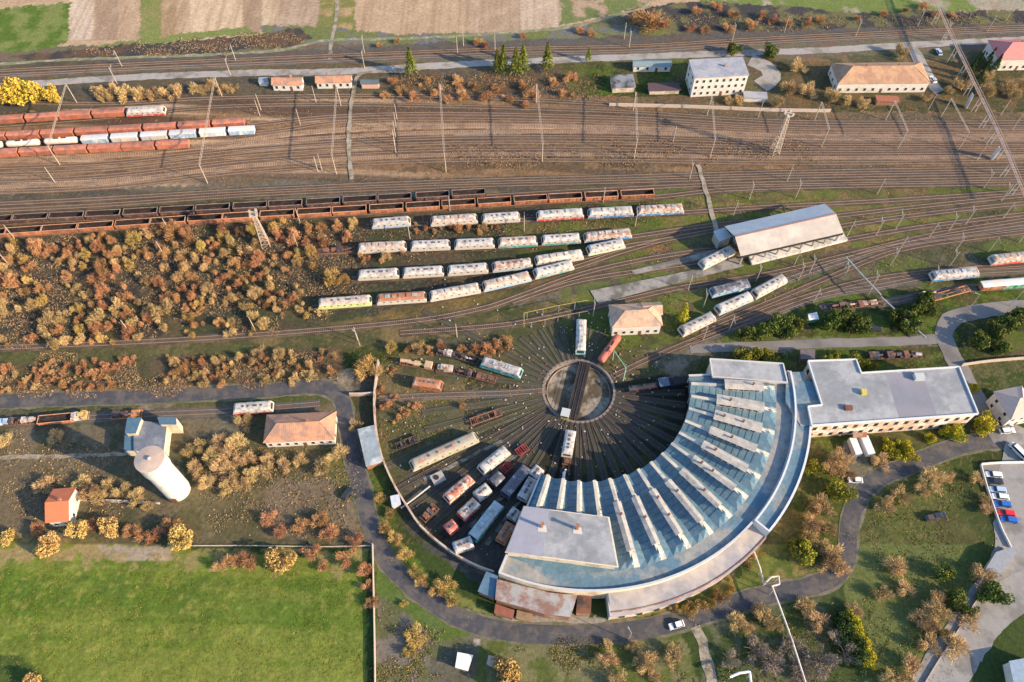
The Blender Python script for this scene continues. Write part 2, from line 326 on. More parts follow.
paint([(658, 352), (700, 345), (720, 350), (690, 362), (680, 378), (665, 372)], (.21, .195, .17), 1.5, .9)
paint([(785, 350), (940, 346), (950, 360), (958, 366), (860, 372), (785, 366)], GD, 1, 1, GR, n_mid, .52, .08)
paint([(962, 366), (1080, 350), (1080, 440), (1000, 430), (975, 395)], (.05, .078, .025), 1, 1, (.09, .10, .05), n_mid, .54, .08)
paint([(972, 318), (1080, 300), (1080, 362), (960, 356)], GD, 1.5, 1, (.10, .09, .05), n_mid, .52, .08)
sp = np.random.RandomState(5).rand(gx.size); spk = fbm(gx, gy, 4.5, 4, 41)
soft = ~(fan & (ang < 12)) & (qy > 62) & (qy < 545) & ~((qy > 100) & (qy < 176) & (qx < 500))
blend(soft & (sp < .16+.3*(spk-.5)), (.24, .17, .085), .45); blend(soft & (sp > .86), (.05, .062, .03), .5)
blend(soft, (.15, .115, .07), np.clip((fbm(gx, gy, 13, 5, 43)-.52)/.12, 0, .32)); blend(soft, (.06, .075, .035), np.clip((fbm(gx, gy, 11, 5, 44)-.53)/.1, 0, .5)*(qy > 200))
yd = (qy > 62) & (qy < 545)
col[yd] *= np.array([.80, .78, .70]); blend(yd & (qx > 560) & (qy > 185) & (qy < 350), (.085, .12, .022), np.clip((fbm(gx, gy, 8, 4, 91)-.5)/.06, 0, .6))
blend((qx < 372) & (qy > 548) & (qy < 578+w1*50), (.24, .19, .085), np.clip((fbm(gx, gy, 3.5, 4, 92)-.47-(qy-548)/260)/.06, 0, .7))
col *= (0.86+.28*n_fin[:, None]) * (0.90+.2*n_mid[:, None])
keep = np.ones((nx-1, ny-1), bool)
cx_ = (GX[:-1, :-1]+GX[1:, 1:])/2; cy_ = (GY[:-1, :-1]+GY[1:, 1:])/2
keep &= ~(np.hypot(cx_-PITC[0], cy_-PITC[1]) < PITR-.05)
# gentle unevenness, kept off the tracks and the yards
relief = (fbm(gx, gy, 3.2, 4, 31)-.5)*.5
rm = inpoly(qx, qy, [(-80, 235), (370, 222), (380, 296), (256, 330), (-80, 342)]) | inpoly(qx, qy, [(-80, 370), (330, 356), (330, 380), (-80, 392)]) | inpoly(qx, qy, [(-400, 555), (370, 555), (370, 900), (-400, 900)])
gz = np.where(rm, relief*.9, relief*.06)
idx = np.arange(nx*ny).reshape(nx, ny)
q = np.stack([idx[:-1, :-1], idx[1:, :-1], idx[1:, 1:], idx[:-1, 1:]], -1)[keep]
me = bpy.data.meshes.new('ground'); nf = len(q)
me.vertices.add(nx*ny); me.vertices.foreach_set('co', np.stack([gx, gy, gz], -1).astype(np.float32).ravel())
me.loops.add(nf*4); me.loops.foreach_set('vertex_index', q.astype(np.int32).ravel())
me.polygons.add(nf); me.polygons.foreach_set('loop_start', np.arange(0, nf*4, 4, dtype=np.int32)); me.polygons.foreach_set('loop_total', np.full(nf, 4, dtype=np.int32))
me.update(calc_edges=True)
ca = me.color_attributes.new('land_cover', 'FLOAT_COLOR', 'POINT'); ca.data.foreach_set('color', np.concatenate([col, np.ones((gx.size, 1))], 1).astype(np.float32).ravel())
me.polygons.foreach_set('use_smooth', np.ones(nf, bool))
gm = bpy.data.materials.new('ground_cover'); gm.use_nodes = True; N = gm.node_tree.nodes; L = gm.node_tree.links; b = N['Principled BSDF']
b.inputs['Roughness'].default_value = .97; b.inputs['Specular IOR Level'].default_value = .1
at_ = N.new('ShaderNodeAttribute'); at_.attribute_name = 'land_cover'; tc = N.new('ShaderNodeTexCoord')
n1 = N.new('ShaderNodeTexNoise'); n1.inputs['Scale'].default_value = .9; n1.inputs['Detail'].default_value = 7; n1.inputs['Roughness'].default_value = .75; L.new(tc.outputs['Object'], n1.inputs['Vector'])
mr = N.new('ShaderNodeMapRange'); mr.inputs['From Min'].default_value = .3; mr.inputs['From Max'].default_value = .7; mr.inputs['To Min'].default_value = .62; mr.inputs['To Max'].default_value = 1.4; L.new(n1.outputs[0], mr.inputs['Value'])
vm = N.new('ShaderNodeVectorMath'); vm.operation = 'SCALE'; L.new(at_.outputs['Color'], vm.inputs[0]); L.new(mr.outputs[0], vm.inputs['Scale']); L.new(vm.outputs[0], b.inputs['Base Color'])
n2 = N.new('ShaderNodeTexNoise'); n2.inputs['Scale'].default_value = 2.2; n2.inputs['Detail'].default_value = 5; n2.inputs['Roughness'].default_value = .7; L.new(tc.outputs['Object'], n2.inputs['Vector'])
bp = N.new('ShaderNodeBump'); bp.inputs['Distance'].default_value = .22; bp.inputs['Strength'].default_value = .8; L.new(n2.outputs[0], bp.inputs['Height']); L.new(bp.outputs[0], b.inputs['Normal'])
me.materials.append(gm)
ground = bpy.data.objects.new('ground', me); COL.objects.link(ground); tag(ground, kind='structure')
# ------------------------------------------------------------------ roads, paths
asph = mat('asphalt', (.060, .062, .070), .9, .25, .7, (.105, .095, .088), .48, .2, bump=.02)
asph2 = mat('pale_asphalt', (.19, .185, .18), .9, .15, .4, (.13, .125, .12), .45, .1, bump=.02)
verge = mat('verge_gravel', (.15, .135, .10), .95, .3, .7, (.10, .11, .05), .5, .3, bump=.05)
dirt = mat('dirt_track', (.30, .26, .20), .95, .25, .5, (.17, .15, .10), .47, .3, bump=.05)
def ribbon(name, pts, wd, z, m, rag=.15, step=2.5, px=True, wd2=None, label=None, thick=0):
    c = smooth_line(PV(pts) if px else pts, step); n = len(c); L_ = []; R_ = []
    for i, p in enumerate(c):
        t = (c[min(i+1, n-1)]-c[max(i-1, 0)]).normalized(); nn = Vector((-t.y, t.x))
        ww = wd if wd2 is None else wd+(wd2-wd)*i/(n-1)
        L_.append(p+nn*(ww/2+random.uniform(-rag, rag))); R_.append(p-nn*(ww/2+random.uniform(-rag, rag)))
    mb = MB(); vs_ = [(p.x, p.y, z) for p in L_]+[(p.x, p.y, z) for p in R_]
    mb.add(vs_, [(i, n+i, n+i+1, i+1) for i in range(n-1)])
    if thick:
        vl = [(p.x, p.y, 0) for p in L_]+[(p.x, p.y, 0) for p in R_]+vs_
        mb.add(vl, [(i, 2*n+i, 2*n+i+1, i+1) for i in range(n-1)]+[(n+i, n+i+1, 3*n+i+1, 3*n+i) for i in range(n-1)])
    return tag(mb.build(name, m), label, kind='structure')
ring = [(-30, 403), (40, 400), (110, 398), (180, 395), (260, 391), (318, 387), (340, 397), (346, 420), (352, 452), (361, 487), (371, 524), (384, 556), (406, 581), (430, 600), (462, 619), (505, 631), (565, 635), (622, 632), (672, 623), (722, 608), (770, 594), (812, 586), (838, 573), (847, 555), (849, 528), (857, 502), (876, 480), (905, 467), (938, 454), (975, 443), (1040, 440)]
ribbon('verge', ring, 6.3, .075, verge, .45); ribbon('road', ring, 5.1, .10, asph, .08)
ribbon('road', [(1060, 305), (1010, 308), (975, 312), (950, 320), (944, 334), (950, 352), (962, 372), (975, 396), (990, 420), (1002, 442)], 6.0, .115, asph2, .25)
ribbon('road', [(690, 349), (760, 346), (840, 343), (905, 341), (946, 338)], 3.6, .085, asph2, .2)
ribbon('road', [(1028, 430), (1018, 480), (1014, 530), (1012, 565), (985, 610), (955, 655), (915, 720)], 11.5, .125, mat('worn_concrete_road', (.25, .245, .235), .9, .15, .4, (.17, .165, .155), .45, .12, bump=.02), .4)
ribbon('road', [(1060, 575), (1020, 592), (985, 618), (965, 650)], 9.5, .14, mat('worn_concrete_road', (.25, .245, .235)), .4)
ribbon('road', [(-40, 90), (60, 82), (160, 76), (256, 73), (330, 72), (400, 68), (470, 64), (560, 60), (660, 56), (740, 53), (830, 50), (930, 44), (1060, 38)], 4.2, .085, mat('light_road', (.30, .285, .265), .9, .12, .4, (.2, .18, .15), .45, .12), .3)
ribbon('road', [(905, 44), (915, 52), (922, 66), (932, 84), (940, 92)], 5.5, .10, mat('light_road', (1, 1, 1)), .3)
ribbon('road', [(750, 60), (765, 66), (772, 78), (760, 86)], 8, .10, mat('light_road', (1, 1, 1)), .4)
ribbon('path', [(425, 68), (402, 72), (362, 74), (354, 90), (350, 118), (349, 150), (352, 180)], 1.7, .33, dirt, .3)
ribbon('path', [(336, -10), (337, 12), (334, 30), (331, 44), (330, 60)], 1.6, .07, dirt, .3)
ribbon('path', [(-20, 66), (60, 60), (180, 56), (270, 51), (310, 44), (330, 40), (420, 38), (520, 32), (570, 27), (610, 17), (650, 6)], 1.8, .06, mat('grassy_track', (.17, .18, .10), .95, .2, .4, (.30, .27, .2), .45, .3), .4)
ribbon('path', [(694, 627), (702, 642), (708, 665), (714, 700)], 2.9, .09, dirt, .5)
ribbon('path', [(698, 165), (703, 182), (708, 198), (716, 228), (727, 250)], 1.8, .34, dirt, .3)
ribbon('path', [(405, 580), (398, 573)], 2, .09, dirt, .3)
ribbon('path', [(-60, 458), (70, 456), (150, 452)], 1.2, .06, dirt, .4)
# car park
cp = PV([(981, 464), (1042, 462), (1050, 548), (1011, 548)])
tag(MB().prism(cp, 0, .10).build('car_park', asph2), kind='structure')
# ================================================================== RAILWAY TRACKS
bal_brown = mat('ballast_brown', (.19, .115, .065), .95, .45, .5, (.10, .065, .04), .48, .12, bump=.08, bscale=5)
bal_dark = mat('ballast_dark', (.062, .046, .034), .95, .4, .5, (.11, .08, .05), .48, .15, bump=.08, bscale=5)
bal_tan = mat('ballast_tan', (.42, .275, .165), .95, .3, .5, (.22, .15, .11), .46, .12, bump=.08, bscale=5)
bal_rust = mat('ballast_rust', (.12, .064, .038), .95, .35, .5, (.12, .08, .06), .5, .12, bump=.08, bscale=5)
bal_grey = mat('ballast_grey', (.12, .108, .095), .95, .3, .5, (.08, .078, .075), .5, .15, bump=.08, bscale=5)
def track(pts, m, wd=2.5, z=.10, world=False, sl=True, label=None, step=3.0):
    c = smooth_line(pts if world else [P(*p) for p in pts], step); n = len(c); mb = MB()
    nn = []
    for i in range(n):
        t = (c[min(i+1, n-1)]-c[max(i-1, 0)]).normalized(); nn.append(Vector((-t.y, t.x)))
    A = [c[i]+nn[i]*(wd/2+random.uniform(-.2, .25)) for i in range(n)]; B = [c[i]-nn[i]*(wd/2+random.uniform(-.2, .25)) for i in range(n)]
    A2 = [c[i]+nn[i]*(wd/2+.5) for i in range(n)]; B2 = [c[i]-nn[i]*(wd/2+.5) for i in range(n)]
    vs_ = [(p.x, p.y, z) for p in A]+[(p.x, p.y, z) for p in B]+[(p.x, p.y, .0) for p in A2]+[(p.x, p.y, .0) for p in B2]
    mb.add(vs_, [(i, n+i, n+i+1, i+1) for i in range(n-1)]+[(2*n+i, i, i+1, 2*n+i+1) for i in range(n-1)]+[(n+i, 3*n+i, 3*n+i+1, n+i+1) for i in range(n-1)], 0)
    for sgn in (-1, 1):                                   # the two rails
        o0 = sgn*.7175; v2 = []
        for i in range(n):
            for dx, dz in ((-.05, .02), (-.05, .20), (.05, .20), (.05, .02)):
                p = c[i]+nn[i]*(o0+dx); v2.append((p.x, p.y, z+dz))
        fs = []
        for i in range(n-1):
            for k in (0, 1, 2): fs.append((i*4+k, i*4+4+k, i*4+5+k, i*4+1+k))
        mb.add(v2, fs, 1)
    if sl:                                                # sleepers
        acc = 0.0
        for i in range(n-1):
            d = c[i+1]-c[i]; l = d.length; t = d/l; s_ = Vector((-t.y, t.x))
            while acc < l:
                p = c[i]+t*acc; a = p+t*.13; b_ = p-t*.13
                q = [a+s_*1.22, a-s_*1.22, b_-s_*1.22, b_+s_*1.22]
                mb.add([(v.x, v.y, z+.055) for v in q]+[(v.x, v.y, z) for v in q], [(3, 2, 1, 0)] if False else [(0, 3, 2, 1), (0, 1, 5, 4), (2, 3, 7, 6)], 2)
                acc += .68
            acc -= l
    o = mb.build('railway_track', [m, M['rail'] if not m.name.startswith('fan') else mat('old_rail', (.13, .10, .085), .6, .3), M['sleeper'] if not m.name.startswith('fan') else mat('old_sleeper', (.07, .062, .05), .9, .4)])
    return tag(o, label, kind='structure')
# main line and loops along the northern road
track([(-60, 79), (120, 70), (256, 64), (400, 58), (512, 54), (640, 51), (768, 43), (900, 36), (1060, 29)], bal_grey)
track([(-60, 74), (120, 65), (256, 59), (400, 53), (512, 49), (640, 46), (768, 38.5), (900, 32), (1060, 25)], bal_dark)
track([(-60, 100), (100, 104), (200, 99), (330, 96), (460, 97), (620, 105)], bal_dark)
# the yard
yard = []
A = [(-60, 123.5, 3.3), (60, 115, 3.3), (124, 109.5, 3.3), (200, 108), (300, 105), (420, 106), (620, 112), (800, 122), (1060, 122)]
B = [(-60, 138.3, 3.3), (88, 132.5, 3.3), (245, 119.5, 3.3), (330, 117), (440, 114), (620, 118), (800, 127), (1060, 127)]
C_ = [(-60, 146.8, 3.3), (60, 138.6, 3.3), (250, 127, 3.3), (340, 122), (440, 119.5), (620, 123), (800, 131), (1060, 131)]
D = [(-60, 155.2, 3.3), (35, 149.2, 3.3), (190, 141, 3.3), (300, 133), (440, 126), (620, 128), (800, 136), (1060, 135.5)]
for t, bm in ((A, bal_dark), (B, bal_rust), (C_, bal_brown), (D, bal_tan)): track(t, bm, 2.0)
for k, (yl, ym, yr) in enumerate([(163, 131.5, 139.5), (169.5, 137, 143.5), (176, 142.5, 147.5), (182.5, 148.5, 151.5), (188.5, 154, 156), (194, 160, 161)]):
    track([(-60, yl), (100, yl-6), (256, ym+11), (440, ym+1), (620, ym+1), (800, (ym+yr)/2+3), (1060, yr)], (bal_tan, bal_rust, bal_brown, bal_rust, bal_tan, bal_brown)[k], 1.35)
for k, (yl, ym, yr) in enumerate([(207, 181, 168), (213.5, 186, 173)]):
    track([(-60, yl), (100, yl-8), (256, ym+9), (440, ym+1), (620, ym-4), (800, yr+4), (1060, yr)], bal_dark)
rear_y = lambda x: float(np.interp(x, [-40, 25, 100, 200, 300, 400, 485], [221, 216.3, 213, 207.3, 202, 196, 191]))
front_y = lambda x: float(np.interp(x, [-40, 23, 90, 190, 290, 390, 490, 560, 655], [234, 229.5, 225, 218, 212, 206.3, 200.3, 196, 191.5]))
track([(x, rear_y(x), 3.2) for x in (-40, 25, 100, 200, 300, 400, 485)]+[(600, 190), (750, 184), (1060, 178)], bal_dark)
track([(x, front_y(x), 3.2) for x in (-40, 23, 90, 190, 290, 390, 490, 560, 655)]+[(760, 188.5), (1060, 183)], bal_dark)
# rows of laid-up locomotives
track([(365, 219.5, 4), (410, 217.5, 4), (520, 213.2, 4), (600, 209.5, 4), (684, 205.5, 4), (770, 207), (900, 200), (1060, 189)], bal_dark)
track([(300, 248, 3), (357, 245, 4), (494, 240, 4), (580, 235, 4), (632, 230, 4), (724, 224), (800, 220), (908, 208), (1060, 192)], bal_dark)
track([(350, 272.5, 4), (443, 268, 4), (532, 260, 4), (583, 251.5, 4), (625, 240, 4), (665, 240.0), (724, 229)], bal_dark)
track([(310, 301.5, 4), (371, 297, 4), (426, 293.5, 4), (480, 284.5, 4), (530, 273, 4), (573, 261.5, 4), (620, 252.5), (660, 241)], bal_dark)
# lines through the open hall and the eastern fan
track([(-60, 350), (120, 343), (256, 335), (406, 322), (476, 310), (512, 299), (575, 276), (637, 261), (700, 251), (740, 247), (842, 226), (943, 212), (1060, 200)], bal_dark)
track([(512, 302), (575, 282), (640, 271), (700, 262), (760, 255), (850, 239), (930, 226), (1060, 210)], bal_dark)
track([(400, 333), (512, 324), (600, 306), (680, 288), (768, 274), (860, 252), (943, 233), (1060, 215)], bal_dark)
track([(700, 330), (768, 303), (830, 277), (893, 252), (960, 240), (1060, 228)], bal_dark)
track([(681, 333, 1), (717, 312, 4), (752, 293, 4), (786, 275, 4), (840, 262), (900, 245), (1060, 222)], bal_grey)
track([(612, 377), (640, 363), (687, 343), (737, 322), (790, 302), (860, 282), (930, 272), (1060, 262)], bal_dark)
track([(690, 343), (760, 318), (820, 296), (880, 286), (933, 276), (980, 272), (1060, 268)], bal_grey)
track([(820, 308), (882, 303), (930, 294), (970, 288), (1060, 284)], bal_grey)
track([(-60, 424), (36, 420.5), (141, 415), (231, 411), (272, 408), (320, 404)], bal_grey)
fan_m = mat('fan_ballast', (.092, .092, .066), .95, .35, .5, (.07, .09, .03), .5, .15, bump=.08)
fan_d = mat('fan_ballast_dark', (.050, .048, .042), .95, .35, .5, (.055, .068, .03), .45, .15, bump=.08)
# ---- the fan round the turntable
RC = Vector(PITC)
def radial(deg, r0, r1): a = math.radians(deg); return [(RC.x+r0*math.cos(a), RC.y+r0*math.sin(a)) for r0 in (r0, (r0+r1)/2, r1)]
BAY0 = -112.3; BAYD = 7.66
stall_deg = [BAY0+BAYD*(k+.5) for k in range(15)]
for d in stall_deg: track(radial(d, PITR+.3, 35.0), fan_d, 1.7, world=True, step=2)
west = [(-120, 62), (-127.5, 66), (-135, 68), (-142.5, 68), (-149, 68), (-156.5, 67)]
for d, r in west: track(radial(d, PITR+.3, r), fan_d if d > -150 else fan_m, 1.8, world=True, step=2)
for d in (-164, -171): track(radial(d, PITR+.3, 52), fan_m, 1.7, world=True, step=2)
for d, r in ((171, 48), (164, 36), (157, 52), (149, 62), (141, 30), (133, 28), (125, 27), (117, 27), (109, 27), (101, 27), (90, 34), (80, 25), (71, 25), (62, 22)):
    track(radial(d, PITR+.3, r), fan_m, 1.6, world=True, step=2)
track([(379, 399), (420, 396), (512, 393), (546, 390)], bal_grey, 2.2)
# concrete platform slabs left of the open hall
slab = mat('weathered_slab', (.25, .24, .22), .95, .25, .5, (.13, .125, .11), .5, .15, bump=.03)
tag(MB().prism(PV([(590, 291), (690, 271), (735, 258), (744, 266), (700, 277), (650, 290), (598, 304)]), 0, .28).build('platform', slab), kind='structure')
tag(MB().prism(PV([(631, 271), (690, 256), (718, 249), (720, 254), (690, 262), (634, 275)]), 0, .28).build('platform', slab), kind='structure')
for a_, b_ in (((424, 480), (502, 441)), ((446, 506), (520, 452)), ((470, 527), (512, 488)), ((486, 545), (522, 498))):
    p = Vector(P(*a_)); q = Vector(P(*b_)); d = (q-p).normalized(); n_ = Vector((-d.y, d.x))
    tag(MB().prism([tuple(p-n_*.7), tuple(q-n_*.5), tuple(q+n_*.5), tuple(p+n_*.7)], 0, .22).build('footway', mat('cracked_slab', (.19, .19, .18), .95, .3, .7, (.07, .075, .06), .5, .5)), kind='structure')
# ================================================================== TURNTABLE
pit_floor = mat('pit_floor', (.27, .24, .195), .95, .4, .5, (.09, .075, .05), .5, .2, bump=.1)
rim_m = mat('pit_rim_concrete', (.21, .175, .15), .9, .25, .8)
tt = empty('turntable', (RC.x, RC.y, 0), 0, 'round turntable pit with a dark girder bridge at the centre of the track fan', 'turntable')
mb = MB(); n = 72
ring_ = lambda r, z: [(r*math.cos(2*PI*i/n), r*math.sin(2*PI*i/n), z) for i in range(n)]
mb.lathe([(PITR+.75, .0), (PITR+.75, .16), (PITR, .16), (PITR, -1.6)], n=n, smooth=False); mb.build('rim_wall', rim_m, tt)
mb = MB(); mb.add(ring_(PITR+.0, -1.55), [tuple(range(n))]); mb.build('pit_base', pit_floor, tt)
mb = MB(); mb.lathe([(PITR-.75, -1.5), (PITR-.75, -1.25), (PITR-1.0, -1.25), (PITR-1.0, -1.5)], n=n); mb.build('ring_rail', M['rail'], tt)
pa = Vector(P(584, 361)); pb = Vector(P(569, 424)); br = math.atan2((pb-pa).y, (pb-pa).x)
def rot(p, a): return (p[0]*math.cos(a)-p[1]*math.sin(a), p[0]*math.sin(a)+p[1]*math.cos(a), p[2])
def turned(mb, a, off=(0, 0)):
    mb.v = [(rot(v, a)[0]+off[0], rot(v, a)[1]+off[1], v[2]) for v in mb.v]; return mb
mb = MB(); mb.box(-11.2, 11.2, -1.9, 1.9, -.25, .02)
for s in (-1, 1): mb.box(-11.2, 11.2, s*1.2-.12, s*1.2+.12, -1.2, -.26)
turned(mb, br).build('bridge_deck', mat('bridge_deck', (.022, .022, .026), .85, .35, 1.0, (.05, .038, .03), .42, .4), tt)
mb = MB()
for s in (-1, 1): mb.box(-11.2, 11.2, s*.72-.05, s*.72+.05, .03, .2)
turned(mb, br).build('bridge_rail', mat('old_rail', (.13, .10, .085), .6, .3), tt)
for s in (-1, 1):
    mb = MB()
    for z in (.55, 1.05): mb.bar((-11, s*1.85, z), (11, s*1.85, z), .07)
    for i in range(10): mb.bar((-11+i*22/9, s*1.85, 0), (-11+i*22/9, s*1.85, 1.05), .08)
    turned(mb, br).build('handrail', mat('rusty_railing', (.10, .075, .06), .8, .3), tt)
cabp = P(565.5, 413, 2)
cb = empty('control_cabin', (cabp[0], cabp[1], 0), br, 'small pale cabin with a yellow front beside the turntable bridge', 'cabin')
MB().box(-1.3, 1.3, -1.2, 1.2, -.0, 2.3).build('wall', mat('cabin_yellow', (.50, .42, .10), .7, .15), cb)
MB().box(-1.5, 1.5, -1.4, 1.4, 2.3, 2.5).build('roof', mat('cabin_roof', (.42, .45, .45), .7, .1), cb)
MB().box(-1.0, 1.0, -1.23, -1.2, 1.1, 2.0).build('window', M['glass'], cb); MB().box(1.3, 1.33, -.9, .9, 1.1, 2.0).build('window', M['glass'], cb)
# ================================================================== ROUNDHOUSE
felt = mat('roof_felt_blue', (.085, .17, .225), .65, .16, .7, (.13, .205, .24), .47, .4, bump=.02, spec=.35)
felt_pale = mat('roof_felt_pale', (.32, .335, .34), .85, .2, .5, (.22, .235, .25), .49, .09, bump=.02)
felt_steel = mat('outer_roof_felt', (.10, .18, .235), .8, .3, .5, (.27, .27, .25), .48, .1, bump=.02)
cream = mat('cream_render', (.62, .52, .38), .9, .12, .8, (.40, .30, .21), .43)
cream_d = mat('stained_render', (.45, .33, .24), .9, .25, .8, (.62, .55, .45), .45)
trim = mat('roof_edge', (.46, .47, .47), .7, .12, .8)
rh = empty('roundhouse', (RC.x, RC.y, 0), 0, 'huge fan-shaped engine shed with a ribbed blue-grey roof curving round the turntable', 'engine shed')
def pol(deg, r, z=0): a = math.radians(deg); return (r*math.cos(a), r*math.sin(a), z)
R0, R1, R2 = 35.2, 62.2, 67.2
A0, A1 = -112.4, 2.5
ZI, ZO = 7.0, 7.6
def arcs(a0, a1, step=1.9): k = max(1, int(abs(a1-a0)/step)); return [a0+(a1-a0)*i/k for i in range(k+1)]
# ribbed roof: every bay a low sawtooth gable, ridge line radial
nb = 15; bd = (A1-A0)/(nb+.35); bays = []
a = A0
for k in range(nb):
    bays.append((a, a+bd)); a += bd
bays.append((a, A1))
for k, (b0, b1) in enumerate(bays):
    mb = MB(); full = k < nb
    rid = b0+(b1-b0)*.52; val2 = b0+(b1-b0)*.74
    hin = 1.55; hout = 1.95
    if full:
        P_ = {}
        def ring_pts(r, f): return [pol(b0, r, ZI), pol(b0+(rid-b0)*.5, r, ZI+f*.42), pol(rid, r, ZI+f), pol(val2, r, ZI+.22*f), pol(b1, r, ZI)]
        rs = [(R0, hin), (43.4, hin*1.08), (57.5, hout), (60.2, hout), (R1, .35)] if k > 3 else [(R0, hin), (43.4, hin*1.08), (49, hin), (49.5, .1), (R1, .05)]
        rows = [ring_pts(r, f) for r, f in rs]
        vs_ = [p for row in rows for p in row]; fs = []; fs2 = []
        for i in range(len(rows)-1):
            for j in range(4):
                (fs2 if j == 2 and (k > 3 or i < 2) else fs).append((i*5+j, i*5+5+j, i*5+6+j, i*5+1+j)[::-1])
        mb.add(vs_, fs); mb.add(vs_, fs2, 2)  # sun-facing slopes take a pale colour, sunlight put into the paint
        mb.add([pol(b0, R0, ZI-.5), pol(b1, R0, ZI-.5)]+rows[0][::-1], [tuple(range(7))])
    else:
        mb.add([pol(b0, R0, ZI), pol(b0, R1, ZI+.1), pol(b1, R1, ZI+.1), pol(b1, R0, ZI)], [(0, 1, 2, 3)])
    # standing seams / panel joints across each bay
    if full:
        ms = mb
        for r in np.arange(37, 60, 2.1):
            f = float(np.interp(r, [R0, 43.4, 57.5], [hin, hin*1.08, hout]))
            pts = [pol(b0, r, ZI+.05), pol(rid, r, ZI+f+.05-(.0)), pol(val2, r, ZI+.22*f+.05)]
            mid_ = pol(b0+(rid-b0)*.5, r, ZI+f*.42+.05)
            ms.bar(pts[0], mid_, .10, .08, 1); ms.bar(mid_, pts[1], .10, .08, 1); ms.bar(pts[1], pts[2], .10, .08, 1)
    if full:
        f1 = 49 if k < 4 else 61.3
        for ra_, rb_ in (((R0+.1, f1),) if k < 4 else ((R0+.1, 43.2), (57.7, f1))):
            z1_ = ZI+float(np.interp(ra_, [R0, 43.4, 57.5, 61.3], [hin, hin*1.08, hout, .9])); z2_ = ZI+float(np.interp(rb_, [R0, 43.4, 57.5, 61.3], [hin, hin*1.08, hout, .9]))
            if k < 4: z2_ = ZI+hin
            MB().bar(pol(rid, ra_, z1_+.12), pol(rid, rb_, z2_+.12), .95, .4).build('ridge_cap', mat('sunlit_ridge_pale', (.52, .47, .38), .75, .2, .6, (.30, .31, .30), .46, .3), rh)
    mb.build('roof_bay', [felt, mat('seam_felt', (.05, .10, .135), .8, .2), mat('sunlit_ridge_pale', (.52, .47, .38), .75, .2, .6, (.30, .31, .30), .46, .3)], rh)
# raised lanterns on the ridges from the fifth bay on
mon_top = mat('lantern_roof', (.40, .375, .33), .8, .25, .5, (.28, .28, .27), .45, .4)
mon_wall = mat('lantern_wall', (.38, .27, .20), .9, .25, 1.0, (.55, .48, .38), .5)
for k in range(4, nb):
    b0, b1 = bays[k]; rid = b0+(b1-b0)*.52
    ra, rb = (43.4, 57.5) if k < nb-1 else (46, 57.5)
    o = empty('lantern', pol(rid, 0, 0), math.radians(rid)); o.parent = rh; o.name = 'lantern'
    if k >= 12: wd, hh = 1.4, 2.4
    elif k in (10, 11): wd, hh = 1.05, 2.5
    else: wd, hh = .85, 2.2
    zt = ZI+hh+.3
    mb = MB().box(ra, rb, -wd, wd, ZI+.3, zt)
    mb.v = [v for v in mb.v]
    # walls as part, roof as part of the lantern
    bpy.data.objects.remove(o)
    lm = turned(mb, math.radians(rid)).build('lantern', mon_wall, rh)
    mr_ = MB(); e_ = .35
    mr_.add([(ra-e_, -wd-e_, zt), (rb+e_, -wd-e_, zt), (rb+e_, wd+e_, zt), (ra-e_, wd+e_, zt), (ra-e_, 0, zt+.42), (rb+e_, 0, zt+.42), (ra-e_, -wd-e_, zt-.14), (rb+e_, -wd-e_, zt-.14), (rb+e_, wd+e_, zt-.14), (ra-e_, wd+e_, zt-.14)],
            [(0, 1, 5, 4), (2, 3, 4, 5), (1, 2, 5), (3, 0, 4), (6, 7, 1, 0), (7, 8, 2, 1), (8, 9, 3, 2), (9, 6, 0, 3), (6, 9, 8, 7)])
    turned(mr_, math.radians(rid)).build('lantern_roof', mon_top, lm)
    for s in (-1, 1):
        for i in range(6):
            x = ra+1.0+i*(rb-ra-1.6)/6
            y0, y1 = (s*wd, s*(wd+.04)) if s > 0 else (s*(wd+.04), s*wd)
            turned(MB().box(x, x+1.35, y0, y1, zt-1.35, zt-.35), math.radians(rid)).build('lantern_window', M['glass'], lm)
    for i, x in enumerate([ra+2.6+(k % 3)*1.2, ra+8.5-(k % 2)*2]):
        if (k+i) % 3 == 2: continue
        turned(MB().tube((x, 0, zt+.3), (x, 0, zt+1.25), .28, n=8).tube((x, 0, zt+1.25), (x, 0, zt+1.4), .42, n=8), math.radians(rid)).build('roof_vent', mat('rusty_vent', (.16, .07, .045), .8, .3), lm)
# flat strip behind the bays and its parapet
def ring_slab(a0, a1, r0, r1, z, th, m, name, parent, rb0=None):
    an = arcs(a0, a1); mb = MB(); k = len(an)
    for zz in (z, z-th):
        pass
    vs_ = [pol(t, r0, z) for t in an]+[pol(t, r1, z) for t in an]+[pol(t, r0, z-th) for t in an]+[pol(t, r1, z-th) for t in an]
    fs = [(i, k+i, k+i+1, i+1) for i in range(k-1)]+[(i, i+1, 2*k+i+1, 2*k+i) for i in range(k-1)]+[(k+i, 3*k+i, 3*k+i+1, k+i+1) for i in range(k-1)]
    fs += [(0, 2*k, 3*k, k), (k-1, 2*k-1, 4*k-1, 3*k-1)]
    mb.add(vs_, fs); return mb.build(name, m, parent)
ring_slab(A0, A1, R1-.1, R2, ZI+.05, .4, felt_steel, 'flat_roof', rh)
ring_slab(A0, A1, R2, R2+.35, ZI+.85, ZI+.8, cream, 'outer_wall', rh)
ring_slab(A0, A1, R2-.12, R2+.5, ZI+1.0, .14, trim, 'coping', rh)
ring_slab(A0, A1, R0+.9, R0+1.2, ZI-.5, ZI-.7, mat('door_lintel', (.20, .17, .15), .9, .2), 'lintel', rh)
